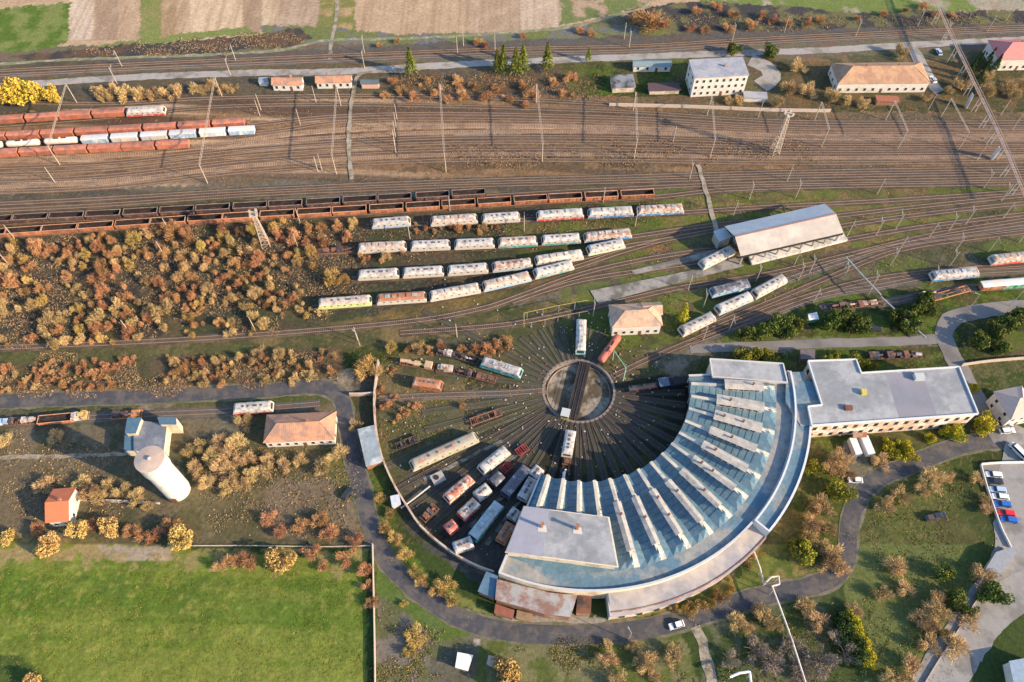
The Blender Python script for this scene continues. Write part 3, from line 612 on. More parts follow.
for b0, b1 in bays[:nb]:                                  # gate openings with piers and timber doors
    for t in (b0,):
        MB().prism([pol(t-.7, R0+.3)[:2], pol(t-.7, R0+1.6)[:2], pol(t+.7, R0+1.6)[:2], pol(t+.7, R0+.3)[:2]], 0, ZI-.3).build('pier', mat('pier_brick', (.28, .20, .15), .9, .2), rh)
    MB().prism([pol(b0+.9, R0+1.25)[:2], pol(b0+.9, R0+1.4)[:2], pol(b1-.9, R0+1.4)[:2], pol(b1-.9, R0+1.25)[:2]], 0, ZI-.75).build('gate', mat('gate_timber', (.09, .12, .13), .85, .3), rh)
for t in (A0, A1):
    s = .45 if t == A0 else -.45
    MB().prism([pol(t, R0+.2)[:2], pol(t, R2)[:2], pol(t+s, R2)[:2], pol(t+s, R0+.2)[:2]], 0, ZI+.4).build('end_wall', cream, rh)
    MB().prism([pol(t-.25*np.sign(s), R0-.1)[:2], pol(t-.15*np.sign(s), R2+.3)[:2], pol(t+s*1.1, R2+.3)[:2], pol(t+s*1.3, R0-.1)[:2]], ZI+.42, ZI+.62).build('end_coping', trim, rh)
# tall block standing on the shed's west bays
def W(mbx): return mbx
blk = empty('workshop_block', (0, 0, 0), 0, 'flat pale-roofed block with a cream fascia rising above the engine shed', 'workshop')
bp_ = [P(523.5, 506, 11), P(609.5, 517, 11), P(618.7, 567, 11), P(505, 552, 11)]
c0 = Vector((sum(p[0] for p in bp_)/4, sum(p[1] for p in bp_)/4)); blk.location = (c0.x, c0.y, 0)
lp = [(p[0]-c0.x, p[1]-c0.y) for p in bp_]
def grow(poly, d):
    return [(x*(1+d/math.hypot(x, y)), y*(1+d/math.hypot(x, y))) for x, y in poly]
MB().prism(grow(lp, -.9)[::-1], 0, 10.3).build('wall', cream, blk)
MB().prism(lp[::-1], 10.3, 11.0).build('fascia', mat('cream_fascia', (.66, .57, .42), .85, .12, .8, (.5, .42, .32), .42), blk)
mb = MB(); mb.prism(grow(lp, -.5)[::-1], 11.0, 11.06); mb.build('roof', felt_pale, blk)
l1 = Vector(lp[0]); l2 = Vector(lp[3]); r1_ = l1.lerp(Vector(lp[1]), .30); r2_ = l2.lerp(Vector(lp[2]), .33)
q = [l1*.985, r1_*.985, r2_*.985, l2*.985]
MB().prism([tuple(v) for v in q][::-1], 11.06, 11.10).build('roof_felt_strip', mat('felt_violet_grey', (.27, .28, .33), .85, .12, .4), blk)
for i, pp in enumerate([(541.8, 527), (577, 529)]):
    x, y = P(pp[0], pp[1], 11); x -= c0.x; y -= c0.y
    MB().box(x-.35, x+.35, y-.35, y+.35, 11.0, 14.2).box(x-.5, x+.5, y-.5, y+.5, 14.2, 14.4).build('chimney', M['brick'], blk)
    MB().prism([(x-1.2, y-1.3), (x+1.5, y-1.6), (x+1.2, y+.4), (x-1, y+.6)], 11.1, 11.13).build('roof_patch', mat('new_felt_patch', (.5, .48, .43), .8, .1), blk)
# high flat ring on the east
er = empty('roundhouse_annexe', (RC.x, RC.y, 0), 0, 'curved flat-roofed annexe with white parapet along the outer side of the engine shed', 'annexe')
EA = [math.degrees(math.atan2(P(*p, 8.3)[1]-RC.y, P(*p, 8.3)[0]-RC.x)) for p in ((746, 536), (805, 432))]
ea0 = -44.3; ea1 = 2.0
ring_slab(ea0, ea1, R2+.52, 72.2, 8.0, 8.0, felt_steel, 'roof', er)
ring_slab(ea0, -8.4, 72.2, 72.6, 8.55, 8.55, cream, 'outer_wall', er)
ring_slab(ea0, -8.4, 72.1, 72.75, 8.7, .15, mat('white_coping', (.56, .58, .59), .6, .15), 'coping', er)
ring_slab(ea0, ea1, R2+.3, R2+.85, 8.75, .6, mat('white_coping', (.7,.7,.7)), 'inner_coping', er)
MB().prism([pol(ea0, R2+.3)[:2], pol(ea0, 72.7)[:2], pol(ea0-.4, 72.7)[:2], pol(ea0-.4, R2+.3)[:2]], 0, 8.72).build('end_wall', mat('white_coping', (.7,.7,.7)), er)
for i in range(14):
    d = -42+i*2.4
    MB().prism([pol(d, 72.6)[:2], pol(d, 72.64)[:2], pol(d+1.1, 72.64)[:2], pol(d+1.1, 72.6)[:2]], 4.2, 6.2).build('window', M['glass'], er)
# low curved lean-to on the south
srm = mat('south_roof_felt', (.36, .33, .31), .9, .2, .3, (.25, .25, .27), .5, .08, bump=.03)
sr = empty('curved_lean_to', (RC.x, RC.y, 0), 0, 'low curved lean-to with a stained pinkish roof between engine shed and road', 'lean-to')
sa1 = ea0-.5; sa0 = math.degrees(math.atan2(P(609, 600, 5)[1]-RC.y, P(609, 600, 5)[0]-RC.x))
sr1 = [pol(t, 73.0+.9*(sa1-t)/(sa1-sa0), 4.6) for t in arcs(sa0, sa1)]; sr0 = [pol(t, R2+.4, 5.3) for t in arcs(sa0, sa1)]; k = len(sr1)
MB().add(sr0+sr1, [(i, k+i, k+i+1, i+1) for i in range(k-1)]).add([(x, y, z-.3) for x, y, z in sr1]+sr1, [(i, i+1, k+i+1, k+i) for i in range(k-1)]).build('roof', srm, sr)
low = [(x*.995, y*.995, 0) for x, y, z in sr1]; up = [(x*.995, y*.995, 4.45) for x, y, z in sr1]
MB().add(low+up, [(i, i+1, k+i+1, k+i) for i in range(k-1)]).build('outer_wall', cream_d, sr)
for t, e in ((sa0, -.25), (sa1, .2)):
    r1v = 73.6 if t == sa0 else 72.8
    MB().prism([pol(t, R2+.4)[:2], pol(t, r1v)[:2], pol(t+e, r1v)[:2], pol(t+e, R2+.4)[:2]], 0, 4.9).build('end_wall', trim, sr)
ring_slab(sa0, sa1, 72.5, 72.8, 4.95, .3, M['brick'], 'gutter_kerb', sr).hide_render = False
for i in range(9):
    d = sa0+2+i*3.9
    MB().prism([pol(d, 73.45)[:2], pol(d, 73.7)[:2], pol(d+1.2, 73.7)[:2], pol(d+1.2, 73.45)[:2]], 1.6, 3.2).build('window', M['glass'], sr)
# derelict shed ring further west
roof_mess = mat('patched_roof', (.34, .35, .35), .9, .25, .4, (.22, .13, .10), .5, .2, bump=.05)
def flat_shed(name, px, z, label, cat, m_roof, m_wall, m_trim=None, hole=None, drop=0.0, group=None, par=.0, windows=0):
    pts = [P(x, y, z) for x, y in px]; c = Vector((sum(p[0] for p in pts)/len(pts), sum(p[1] for p in pts)/len(pts)))
    l = [(p[0]-c.x, p[1]-c.y) for p in pts]
    ar = sum(l[i][0]*l[(i+1) % len(l)][1]-l[(i+1) % len(l)][0]*l[i][1] for i in range(len(l)))
    if ar < 0: l = l[::-1]
    o = empty(name, (c.x, c.y, 0), 0, label, cat, group)
    n = len(l)
    inn = [(x*(1-.35/max(1, math.hypot(x, y))), y*(1-.35/max(1, math.hypot(x, y)))) for x, y in l]
    MB().prism(inn, 0, z-.25).build('wall', m_wall, o)
    if par:
        MB().prism(inn, z-.25, z-.2+.01).build('roof', m_roof, o)
        mb = MB(); t = .4
        for i in range(n):
            a = Vector((*l[i], z-.1)); b = Vector((*l[(i+1) % n], z-.1)); d = (b-a).normalized()
            mb.bar(a-d*.0+Vector((0, 0, .003*i)), b+Vector((0, 0, .003*i)), t, par+.35)
        mb.build('parapet', m_trim or trim, o)
    else:
        MB().prism(l, z-.22, z).build('roof', m_roof, o)
    if windows:
        for i in range(n):
            a = Vector(inn[i]); b = Vector(inn[(i+1) % n]); d = b-a; L_ = d.length; d.normalize(); nn = Vector((d.y, -d.x))
            if nn.y > .5: continue
            k = int(L_/windows)
            for j in range(k):
                p = a+d*(L_*(j+.5)/k); 
                for zz in ((1.0, 2.4),) if z < 6.5 else ((1.0, 2.8), (z-4.0, z-2.0)):
                    q = [p-d*.65-nn*.02, p+d*.65-nn*.02, p+d*.65+nn*.04, p-d*.65+nn*.04]
                    MB().prism([tuple(v) for v in q], zz[0], zz[1]).build('window', M['glass'], o)
    return o
flat_shed('derelict_shed', [(497, 579), (520, 585), (550, 592.5), (577.3, 595), (570.7, 617), (545, 614), (520, 606.5), (495, 599.5)], 5, 'derelict shed with torn brown and grey roofing at the foot of the engine shed', 'shed', roof_mess, M['brick'])
flat_shed('shed', [(486.4, 571), (498.3, 575.5), (494.0, 598.3), (477.6, 591.3)], 4, 'dark blue-roofed shed at the west end of the derelict row', 'shed', mat('blue_sheet', (.09, .17, .24), .7, .3, .5), M['brick'])
flat_shed('shed', [(577.5, 595.5), (591.5, 596.2), (591, 613.5), (576, 613)], 3.6, 'narrow shed with a dark and rusty brown roof beside the shaded gap in the sheds', 'shed', mat('rusty_sheet', (.16, .075, .045), .85, .4, .3, (.05, .04, .045), .5, .2), M['brick'])
flat_shed('shed', [(495.5, 604), (514.5, 610), (513, 618.5), (494, 613)], 2.6, 'low red-brown brick shed in front of the derelict shed near the road', 'shed', mat('red_sheet', (.24, .09, .06), .85, .3, .5), M['brick'])
flat_shed('shed', [(517, 610), (533, 614), (531, 622), (516, 618.5)], 2.2, 'low roofless brown enclosure beside the red-brown brick shed', 'shed', mat('brown_rubble_roof', (.24, .17, .10), .95, .4, .5), M['brick'])
# flat-roofed halls to the east
link = flat_shed('linking_hall', [(786, 381.5), (815, 381), (822.5, 405.5), (808, 406.5), (811, 425), (801, 426), (785.5, 401)], 8.2, 'teal-roofed linking hall between the engine shed and the long administration block', 'hall', felt_steel, cream)
flat_shed('north_hall', [(710, 359), (783, 363.7), (787.3, 382.5), (712.5, 376.7)], 8.6, 'small flat-roofed hall with a white parapet against the north end of the engine shed', 'hall', felt_pale, cream, par=.45)
ad = flat_shed('administration_block', [(808, 361), (856, 359.5), (861, 373), (959, 367), (978, 413.8), (811.8, 425.5), (808, 406.5), (822, 405)], 9.2, 'long white-edged flat-roofed block with a brick and cream front beside the lawn', 'office block', felt_pale, mat('block_front', (.50, .36, .26), .9, .2, .8, (.68, .60, .50), .5), mat('white_coping', (.7,.7,.7)), par=.5, windows=3.2)
axo, ayo = ad.location.x, ad.location.y
def onad(px, py, z=9.0): x, y = P(px, py, z); return (x-axo, y-ayo)
MB().prism([onad(886, 374), onad(921, 371.5), onad(937, 415), onad(899, 418)][::-1], 8.98, 9.02).build('roof_strip', mat('violet_felt', (.24, .235, .27), .85, .15, .4, (.19, .2, .23), .5, .1), ad)
for (px, py, a, b_, h, m_) in ((848, 408.5, 1.1, .8, .9, 'rusty_vent'), (863, 393, .8, .8, 1.2, 'cabin_yellow'), (918, 378, 1.5, 1.1, 1.5, 'cabin_roof')):
    x, y = onad(px, py); MB().box(x-a, x+a, y-b_, y+b_, 9.0, 9.0+h).build('roof_box', _M[m_], ad)
pc = [onad(853, 433, 3), onad(867, 432, 3), onad(867, 437, 3), onad(853, 438, 3)]
MB().prism(pc[::-1], 2.8, 3.0).build('porch_roof', M['brick'], ad)
# ================================================================== OTHER BUILDINGS
tile_o = mat('orange_tiles', (.50, .25, .15), .85, .15, .6, (.30, .19, .14), .46, .25, stripes=(0, 1.6, .12))
tile_p = mat('pale_tiles', (.52, .34, .23), .85, .15, .6, (.34, .25, .2), .45, .25, stripes=(0, 1.6, .12))
tile_b = mat('brown_tiles', (.34, .20, .13), .85, .2, .6, (.44, .27, .16), .5, .2, stripes=(0, 1.6, .12))
tile_r = mat('red_tiles', (.58, .17, .08), .8, .12, .6, stripes=(0, 1.6, .12))
tile_pk = mat('pink_sheet_roof', (.58, .20, .18), .6, .1, .6, stripes=(0, 1.2, .1))
slate = mat('grey_sheet_roof', (.26, .27, .31), .7, .15, .5, (.33, .34, .36), .5, .2)
dkroof = mat('dark_roof', (.08, .11, .13), .8, .3, .5)
wall_w = mat('white_render', (.58, .545, .48), .9, .12, .8, (.5, .43, .34), .40)
wall_d = mat('dirty_render', (.50, .43, .34), .9, .2, .8, (.33, .26, .2), .5)
def rect3(pa, pb, pc, z):
    """oriented rectangle from three roof-edge corners seen in the photo: a-b is one side, c lies above b"""
    a = Vector(P(*pa, z)); b = Vector(P(*pb, z)); c = Vector(P(*pc, z)); d = b-a; Lx = d.length; ang_ = math.atan2(d.y, d.x)
    nn = Vector((-d.y, d.x))/Lx; Wd = (c-b).dot(nn); cen = a+d/2+nn*Wd/2
    return cen, ang_, Lx, abs(Wd)
def house(name, pa, pb, pc, z, label, cat, roof='hip', rm=tile_o, wm=wall_w, rise=2.5, over=.45, win=2.4, floors=1, chimneys=1, group=None, doors=1, hipf=.5):
    cen, a, L_, Wd = rect3(pa, pb, pc, z)
    o = empty(name, (cen.x, cen.y, 0), a, label, cat, group)
    hx, hy = L_/2-over, Wd/2-over
    mb = MB().box(-hx, hx, -hy, hy, 0, z-.02)
    X, Y = L_/2, Wd/2
    if roof == 'gable': mb.add([(-hx, -hy, z-.02), (-hx, hy, z-.02), (-hx, 0, z+rise*.93), (hx, -hy, z-.02), (hx, hy, z-.02), (hx, 0, z+rise*.93)], [(0, 2, 1), (3, 4, 5)])
    mb.build('wall', wm, o)
    mr = MB(); e = .16
    if roof == 'hip':
        r = max(.5, X-Y*2*hipf)
        mr.add([(-X, -Y, z), (X, -Y, z), (X, Y, z), (-X, Y, z), (-r, 0, z+rise), (r, 0, z+rise)], [(0, 1, 5, 4), (1, 2, 5), (2, 3, 4, 5), (3, 0, 4)])
        mr.box(-X, X, -Y, Y, z-e, z-.002)
        mr.tube((-r, 0, z+rise), (r, 0, z+rise), .13, n=6)
        for sx in (-1, 1):
            for sy in (-1, 1): mr.tube((sx*r, 0, z+rise), (sx*X, sy*Y, z+.03), .11, n=6)
    elif roof == 'gable':
        mr.add([(-X, -Y, z), (X, -Y, z), (X, Y, z), (-X, Y, z), (-X, 0, z+rise), (X, 0, z+rise), (-X, -Y, z-e), (X, -Y, z-e), (X, Y, z-e), (-X, Y, z-e), (-X, 0, z+rise-e), (X, 0, z+rise-e)],
               [(0, 1, 5, 4), (2, 3, 4, 5), (0, 4, 10, 6), (3, 9, 10, 4), (1, 7, 11, 5), (2, 5, 11, 8), (0, 6, 7, 1), (2, 8, 9, 3), (6, 10, 11, 7), (9, 8, 11, 10)])
    elif roof == 'mono':
        mr.add([(-X, -Y, z), (X, -Y, z), (X, Y, z+rise), (-X, Y, z+rise), (-X, -Y, z-e), (X, -Y, z-e), (X, Y, z+rise-e), (-X, Y, z+rise-e)], [(0, 1, 2, 3), (0, 4, 5, 1), (1, 5, 6, 2), (2, 6, 7, 3), (3, 7, 4, 0), (4, 7, 6, 5)])
    else:
        mr.box(-X, X, -Y, Y, z-.25, z)
    ro = mr.build('roof', rm, o)
    for i in range(chimneys):
        cx = (-.35+.7*i/max(1, chimneys-1))*X if chimneys > 1 else X*.25
        zt = z+(rise*.8 if roof != 'flat' else 0)
        MB().box(cx-.35, cx+.35, .1, .8, zt-.8, zt+1.3).build('chimney', M['brick'], ro)
    if win:
        k = max(1, int((L_-1.5)/win))
        for fl in range(floors):
            z0 = 1.1+fl*3.1
            for side in ((-1, 1) if z > 3 else (-1,)):
                y = side*hy
                for i in range(k):
                    x = -hx+(i+.5)*2*hx/k
                    if doors and fl == 0 and i == k//2 and side == -1:
                        d_ = MB().box(x-.55, x+.55, y-.05, y-.002, 0.03, 2.2).build('door', mat('brown_door', (.14, .07, .04), .7, .2), o); continue
                    wy = (y-.06, y-.002) if side < 0 else (y+.002, y+.06)
                    f_ = MB().box(x-.62, x+.62, *wy, z0-.08, z0+1.5).build('window', mat('window_frame', (.6, .58, .54), .7, .1), o)
                    wy = (y-.09, y-.061) if side < 0 else (y+.061, y+.09)
                    MB().box(x-.50, x+.50, *wy, z0+.04, z0+1.4).build('pane', M['glass'], f_)
            kk = max(1, int(Wd/4.5))
            for side in (-1, 1):
                for i in range(kk):
                    yy_ = -hy+(i+.5)*2*hy/kk; x = side*hx; wx = (x-.06, x-.002) if side < 0 else (x+.002, x+.06)
                    f_ = MB().box(*wx, yy_-.62, yy_+.62, z0-.08, z0+1.5).build('window', mat('window_frame', (.6,.6,.6)), o)
                    wx = (x-.09, x-.061) if side < 0 else (x+.061, x+.09)
                    MB().box(*wx, yy_-.5, yy_+.5, z0+.04, z0+1.4).build('pane', M['glass'], f_)
    return o
# row along the station road
house('house', (271, 85), (302, 85), (301.5, 76.5), 3.4, 'small orange-roofed white house, leftmost beside the northern road', 'house', 'gable', tile_o, wall_w, 1.6, chimneys=1)
house('house', (315, 83), (351.5, 82.5), (351, 74.5), 3.4, 'long orange-roofed white cottage beside the northern road left of the dirt path', 'house', 'gable', tile_o, wall_w, 1.6, chimneys=2)
house('shed', (360, 84), (379, 84), (379, 79), 2.8, 'small dark-roofed pinkish shed just right of the dirt path', 'shed', 'gable', dkroof, mat('pink_render', (.55, .36, .27), .9, .15), 1.0, win=0, chimneys=0)
house('shed', (258, 82), (267, 82), (267, 78), 2.4, 'tiny blue-roofed hut left of the small orange-roofed house', 'hut', 'mono', mat('blue_hut_roof', (.2, .26, .32), .7, .2), wall_w, .5, win=0, chimneys=0, over=.2)
house('cottage', (633, 66.5), (672, 66.5), (672, 60), 3.2, 'low white building with a blue-grey roof beside the northern road', 'cottage', 'gable', mat('blue_grey_roof', (.17, .23, .25), .7, .2), wall_w, 1.0, win=3.2, chimneys=0)
house('barrack', (612, 88), (636, 87), (632, 74), 3.0, 'derelict roof-less building with a pale front wall between the lawn and the yard', 'building', 'flat', mat('broken_roof', (.22, .24, .26), .9, .3, .3, (.05, .05, .05), .5, .15), wall_d, 0, win=0, chimneys=0)
house('shed', (649, 91), (681, 90), (678, 82), 2.4, 'low shed with a dark brown roof between the low white building and the tracks', 'shed', 'flat', mat('tarred_roof', (.09, .06, .065), .9, .3), wall_d, 0, win=0, chimneys=0)
sch = house('office_building', (694.5, 78), (749.5, 75), (746.5, 56.5), 10.2, 'two-storey white office building with a flat slate roof above the yard tracks', 'office building', 'flat', slate, wall_w, 0, over=.25, win=2.5, floors=3, chimneys=1)
house('shed', (744, 97.5), (768, 98.5), (768, 92), 2.6, 'low white annex beside the two-storey office building', 'shed', 'flat', slate, wall_w, 0, win=0, chimneys=0)
house('station_building', (838, 84), (931, 83), (920, 62), 5.2, 'long station building with a brown hipped roof and white arched windows', 'station', 'hip', tile_b, wall_w, 3.6, win=3.2, chimneys=2, hipf=.5)
house('shed', (877, 101), (900, 102), (899, 96), 2.6, 'small rust-red flat-roofed shed in front of the long station building', 'shed', 'flat', mat('rust_red_roof', (.30, .12, .07), .9, .25), M['brick'], 0, win=0, chimneys=0)
house('house', (999, 60), (1040, 59), (1034, 39), 6.0, 'white house with a pink and violet hipped roof at the right edge', 'house', 'hip', tile_pk, wall_w, 3.6, floors=1, chimneys=1, win=2.6)
# depot house by the turntable
dh = house('depot_house', (612, 328), (663, 325.5), (655, 302.5), 5.6, 'white depot house with a pale orange hipped roof above the turntable', 'house', 'hip', tile_p, wall_w, 3.0, floors=1, chimneys=1, win=2.6)
MB().add([(2.5, -.5, 5.62), (9.4, -.5, 5.62), (9.4, 5.0, 5.62), (2.5, 5, 5.62), (2.5, 2.2, 7.6), (9.4, 2.2, 7.6)], [(0, 1, 5, 4), (2, 3, 4, 5), (1, 2, 5), (0, 4, 3)]).build('wing_roof', tile_p, dh)
house('house', (263, 443), (334.5, 439.5), (333.5, 411.5), 4.2, 'orange hip-roofed house standing on its own beside the ring road', 'house', 'hip', tile_o, wall_w, 3.2, chimneys=1, hipf=.45)
house('house', (45, 523), (69, 521), (77, 487), 4.5, 'bright red-roofed white house among yellow trees at the left', 'house', 'gable', tile_r, wall_w, 2.6, chimneys=1)
house('house', (1011, 420), (1040, 414), (1030, 384), 6.5, 'large white house with a pale pink roof at the right edge beside the parked cars', 'house', 'hip', mat('pale_pink_tiles', (.50, .38, .32), .85, .12), wall_w, 3.0, floors=2, chimneys=0)
# pump house by the water tower
ph = empty('pump_house', (*P(147, 432), 0), 0, 'blue-grey roofed boxy workshop with cream walls beside the white water tower', 'workshop')
phx, phy = ph.location.x, ph.location.y
for i, (px, z) in enumerate([([(134, 420.5), (166, 424), (163, 449.5), (134.5, 450)], 5.0), ([(127.5, 418), (141, 418), (135.5, 432.5), (125, 432.5)], 7.0), ([(125, 433), (136, 433), (133.5, 450), (124, 450)], 4.4), ([(157.5, 417), (175.5, 417), (176, 424), (160, 424)], 6.6)]):
    l = [(P(x, y, z)[0]-phx, P(x, y, z)[1]-phy) for x, y in px][::-1]
    MB().prism(l, 0, z-.3).build('wall', cream, ph)
    cxx = sum(p[0] for p in l)/4; cyy = sum(p[1] for p in l)/4
    MB().prism([(cxx+(x-cxx)*1.05, cyy+(y-cyy)*1.05) for x, y in l], z-.3, z).build('roof', [mat('workshop_slate', (.13, .15, .185), .8, .25, .5, (.2, .22, .24), .46, .3), mat('workshop_blue', (.07, .14, .20), .8, .25), mat('workshop_blue', (.1,.1,.1)), mat('workshop_blue', (.1,.1,.1))][i], ph)
# water tower
wt = empty('water_tower', (*P(178, 490), 0), 0, 'tall white round water tower with a wide tank and a shallow pale cap', 'water tower')
tw_w = mat('tower_white', (.64, .61, .56), .85, .1, .5, (.48, .42, .36), .42)
MB().lathe([(3.8, 0), (3.75, 4), (3.75, 15.5), (3.85, 16.3), (4.05, 17.2)], n=40).build('shaft', tw_w, wt)
MB().lathe([(4.05, 17.21), (4.1, 17.5), (4.1, 22.3), (4.2, 22.5), (4.2, 22.9)], n=40).build('tank', tw_w, wt)
mb = MB().lathe([(4.2, 22.92), (3.0, 23.12), (1.4, 23.32), (0.01, 23.4)], n=40)
mb.build('cap', mat('tower_cap', (.42, .33, .27), .85, .2, .5, (.24, .27, .30), .48, .1), wt)
MB().lathe([(.6, 23.2), (.6, 23.8), (.7, 23.8), (.01, 23.95)], n=16).build('hatch', M['steelg'], wt)
MB().box(-1, 1, -4.1, -3.8, 0, 2.4).build('door', mat('brown_door', (.1,.1,.1)), wt)
# open hall with platforms
hl = empty('open_hall', (*P(785, 240), 0), 0, 'long open-sided hall with a pale pitched roof over a bright platform', 'open hall')
hx, hy = hl.location.x, hl.location.y
def hp(px, py, z): x, y = P(px, py, z); return (x-hx, y-hy, z)
rl, rr = hp(734.9, 236.5, 10), hp(836, 213.6, 10); ul, ur = hp(724.5, 226.3, 6.6), hp(825, 203.6, 6.6); ll, lr = hp(740.7, 256, 6.3), hp(843.5, 232.5, 6.3)
hall_shaded = mat('hall_sheet_shaded', (.36, .41, .45), .6, .12, .5, (.48, .46, .42), .42, .1); hall_sunlit = mat('hall_sheet_sunlit', (.33, .30, .275), .7, .12, .5, (.40, .37, .33), .42, .1)  # one roofing in two colours: rear slope tinted as shade, front as sunlit
dz = lambda p, h: (p[0], p[1], p[2]+h)
MB().add([ul, ur, rr, rl], [(0, 3, 2, 1)]).add([dz(ul, -.2), dz(ur, -.2), dz(rr, -.2), dz(rl, -.2)], [(0, 1, 2, 3)]).add([ul, ur, dz(ur, -.2), dz(ul, -.2)], [(0, 1, 2, 3)]).build('rear_roof', hall_shaded, hl)
MB().add([rl, rr, lr, ll], [(0, 3, 2, 1)]).add([dz(rl, -.2), dz(rr, -.2), dz(lr, -.2), dz(ll, -.2)], [(0, 1, 2, 3)]).add([ll, lr, dz(lr, -.2), dz(ll, -.2)], [(0, 1, 2, 3)]).build('front_roof', hall_sunlit, hl)
MB().bar(dz(ll, -.75), dz(lr, -.75), .3, 1.0).build('fascia', M['dark'], hl)  # dark bar painted in for the shaded gap under the eave, no real fascia
MB().bar(dz(rl, .03), dz(rr, .03), .5, .12).build('ridge_flashing', mat('ridge_rust', (.30, .16, .12), .7, .2), hl)
lerp = lambda a, b, t: tuple(a[i]+(b[i]-a[i])*t for i in range(3))
for i in range(9):
    t = .03+i*.94/8
    for A_, B_ in ((ll, lr), (ul, ur)):
        p = lerp(A_, B_, t); s_ = 1 if A_ is ul else -1
        x, y = p[0]-.3*s_*.3, p[1]-.7*s_
        MB().box(x-.25, x+.25, y-.25, y+.25, 0, p[2]-.15).build('column', M['conc'], hl)
    a_ = lerp(ll, lr, t); b_ = lerp(ul, ur, t); c_ = lerp(rl, rr, t)
    MB().bar((a_[0], a_[1], a_[2]-.35), (c_[0], c_[1], c_[2]-.35), .25).bar((c_[0], c_[1], c_[2]-.35), (b_[0], b_[1], b_[2]-.35), .25).bar((a_[0], a_[1], a_[2]-.4), (b_[0], b_[1], b_[2]-.4), .18).build('truss', M['steelg'], hl)
pl = [hp(752, 263.5, 1.2)[:2], hp(848, 239.5, 1.2)[:2], hp(843, 232, 1.2)[:2], hp(748, 253, 1.2)[:2]]
MB().prism(pl, 0, 1.2).build('platform', mat('bright_platform', (.60, .56, .50), .9, .12, .5, (.4, .36, .3), .45, .2), hl)
pl = [hp(735, 243, 1.1)[:2], hp(835, 220, 1.1)[:2], hp(833, 216, 1.1)[:2], hp(733, 239, 1.1)[:2]]
MB().prism(pl, 0, 1.1).build('inner_platform', M['conc'], hl)
flat_shed('canopy', [(713.5, 231), (724.5, 227.5), (732, 236.5), (719.5, 241.5)], 5, 'small pale canopy at the left end of the open hall', 'canopy', mat('canopy_sheet', (.42, .45, .46), .7, .15), M['conc'])
# sheds along the ring road
flat_shed('shed', [(357.5, 429), (374, 425), (382.5, 461), (366, 466.5)], 3.4, 'blue-grey flat-roofed shed between the ring road and the curved wall', 'shed', mat('blue_patched_felt', (.24, .29, .32), .85, .3, .5, (.42, .44, .44), .42, .2), M['brick'])
flat_shed('hut', [(390, 496), (399, 494), (401, 504), (392, 507)], 2.5, 'tiny white-roofed hut just outside the curved wall', 'hut', mat('blue_white', (.48, .52, .56), .7, .2), wall_d)
flat_shed('hut', [(457.5, 652), (473, 655), (468, 671), (455, 667.5)], 2.6, 'white flat-roofed hut south of the road bend', 'hut', mat('white_sheet', (.68, .68, .66), .7, .1), wall_d)
flat_shed('hut', [(488.5, 655), (497, 657), (494.5, 667), (486.5, 664)], 2.6, 'small hut with a tan roof beside the round orange tree at the bottom', 'hut', mat('tan_sheet', (.42, .34, .26), .8, .15), wall_d)
flat_shed('garage', [(1009, 661), (1036, 656), (1045, 690), (1016, 694)], 4.0, 'blue-roofed building at the bottom right corner', 'building', mat('blue_roof', (.22, .30, .38), .7, .2), wall_w)
flat_shed('carport', [(996, 552), (1012, 547), (1017, 553), (1000, 574), (985, 570)], 3.0, 'grey lean-to carport beside the worn concrete road below the car park', 'carport', mat('grey_sheet', (.24, .26, .28), .8, .2), wall_d)
flat_shed('shed', [(800, 349), (815, 349), (815, 359), (801, 359)], 3.0, 'dark wooden shed in the hedge north of the administration block', 'shed', mat('dark_violet_roof', (.13, .11, .12), .9, .3), M['wood'])
flat_shed('hut', [(808, 314), (817, 312), (819, 319), (809, 320)], 2.4, 'small green hut with a white roof among the bushes', 'hut', mat('white_sheet', (.6,.6,.6)), mat('green_paint', (.08, .26, .2), .8, .1))
for i, (px, py, sx, sy, lab) in enumerate([(846, 441, 2.2, 5.5, 'long white container on the pale yard below the administration block, left one'), (858, 440, 2.4, 6.2, 'white container on the pale yard below the administration block, right one')]):
    x, y = P(px+7, py+8, 0)
    o = empty('container', (x, y, 0), math.radians(8), lab, 'container'); MB().box(-sx/2, sx/2, -sy/2, sy/2, .15, 2.6).build('body', mat('white_container', (.66, .66, .65), .6, .08), o)
    MB().box(-sx/2+.1, sx/2-.1, -sy/2-.03, -sy/2-.002, .3, 2.5).build('door', mat('container_door', (.5, .52, .55), .6, .1), o)
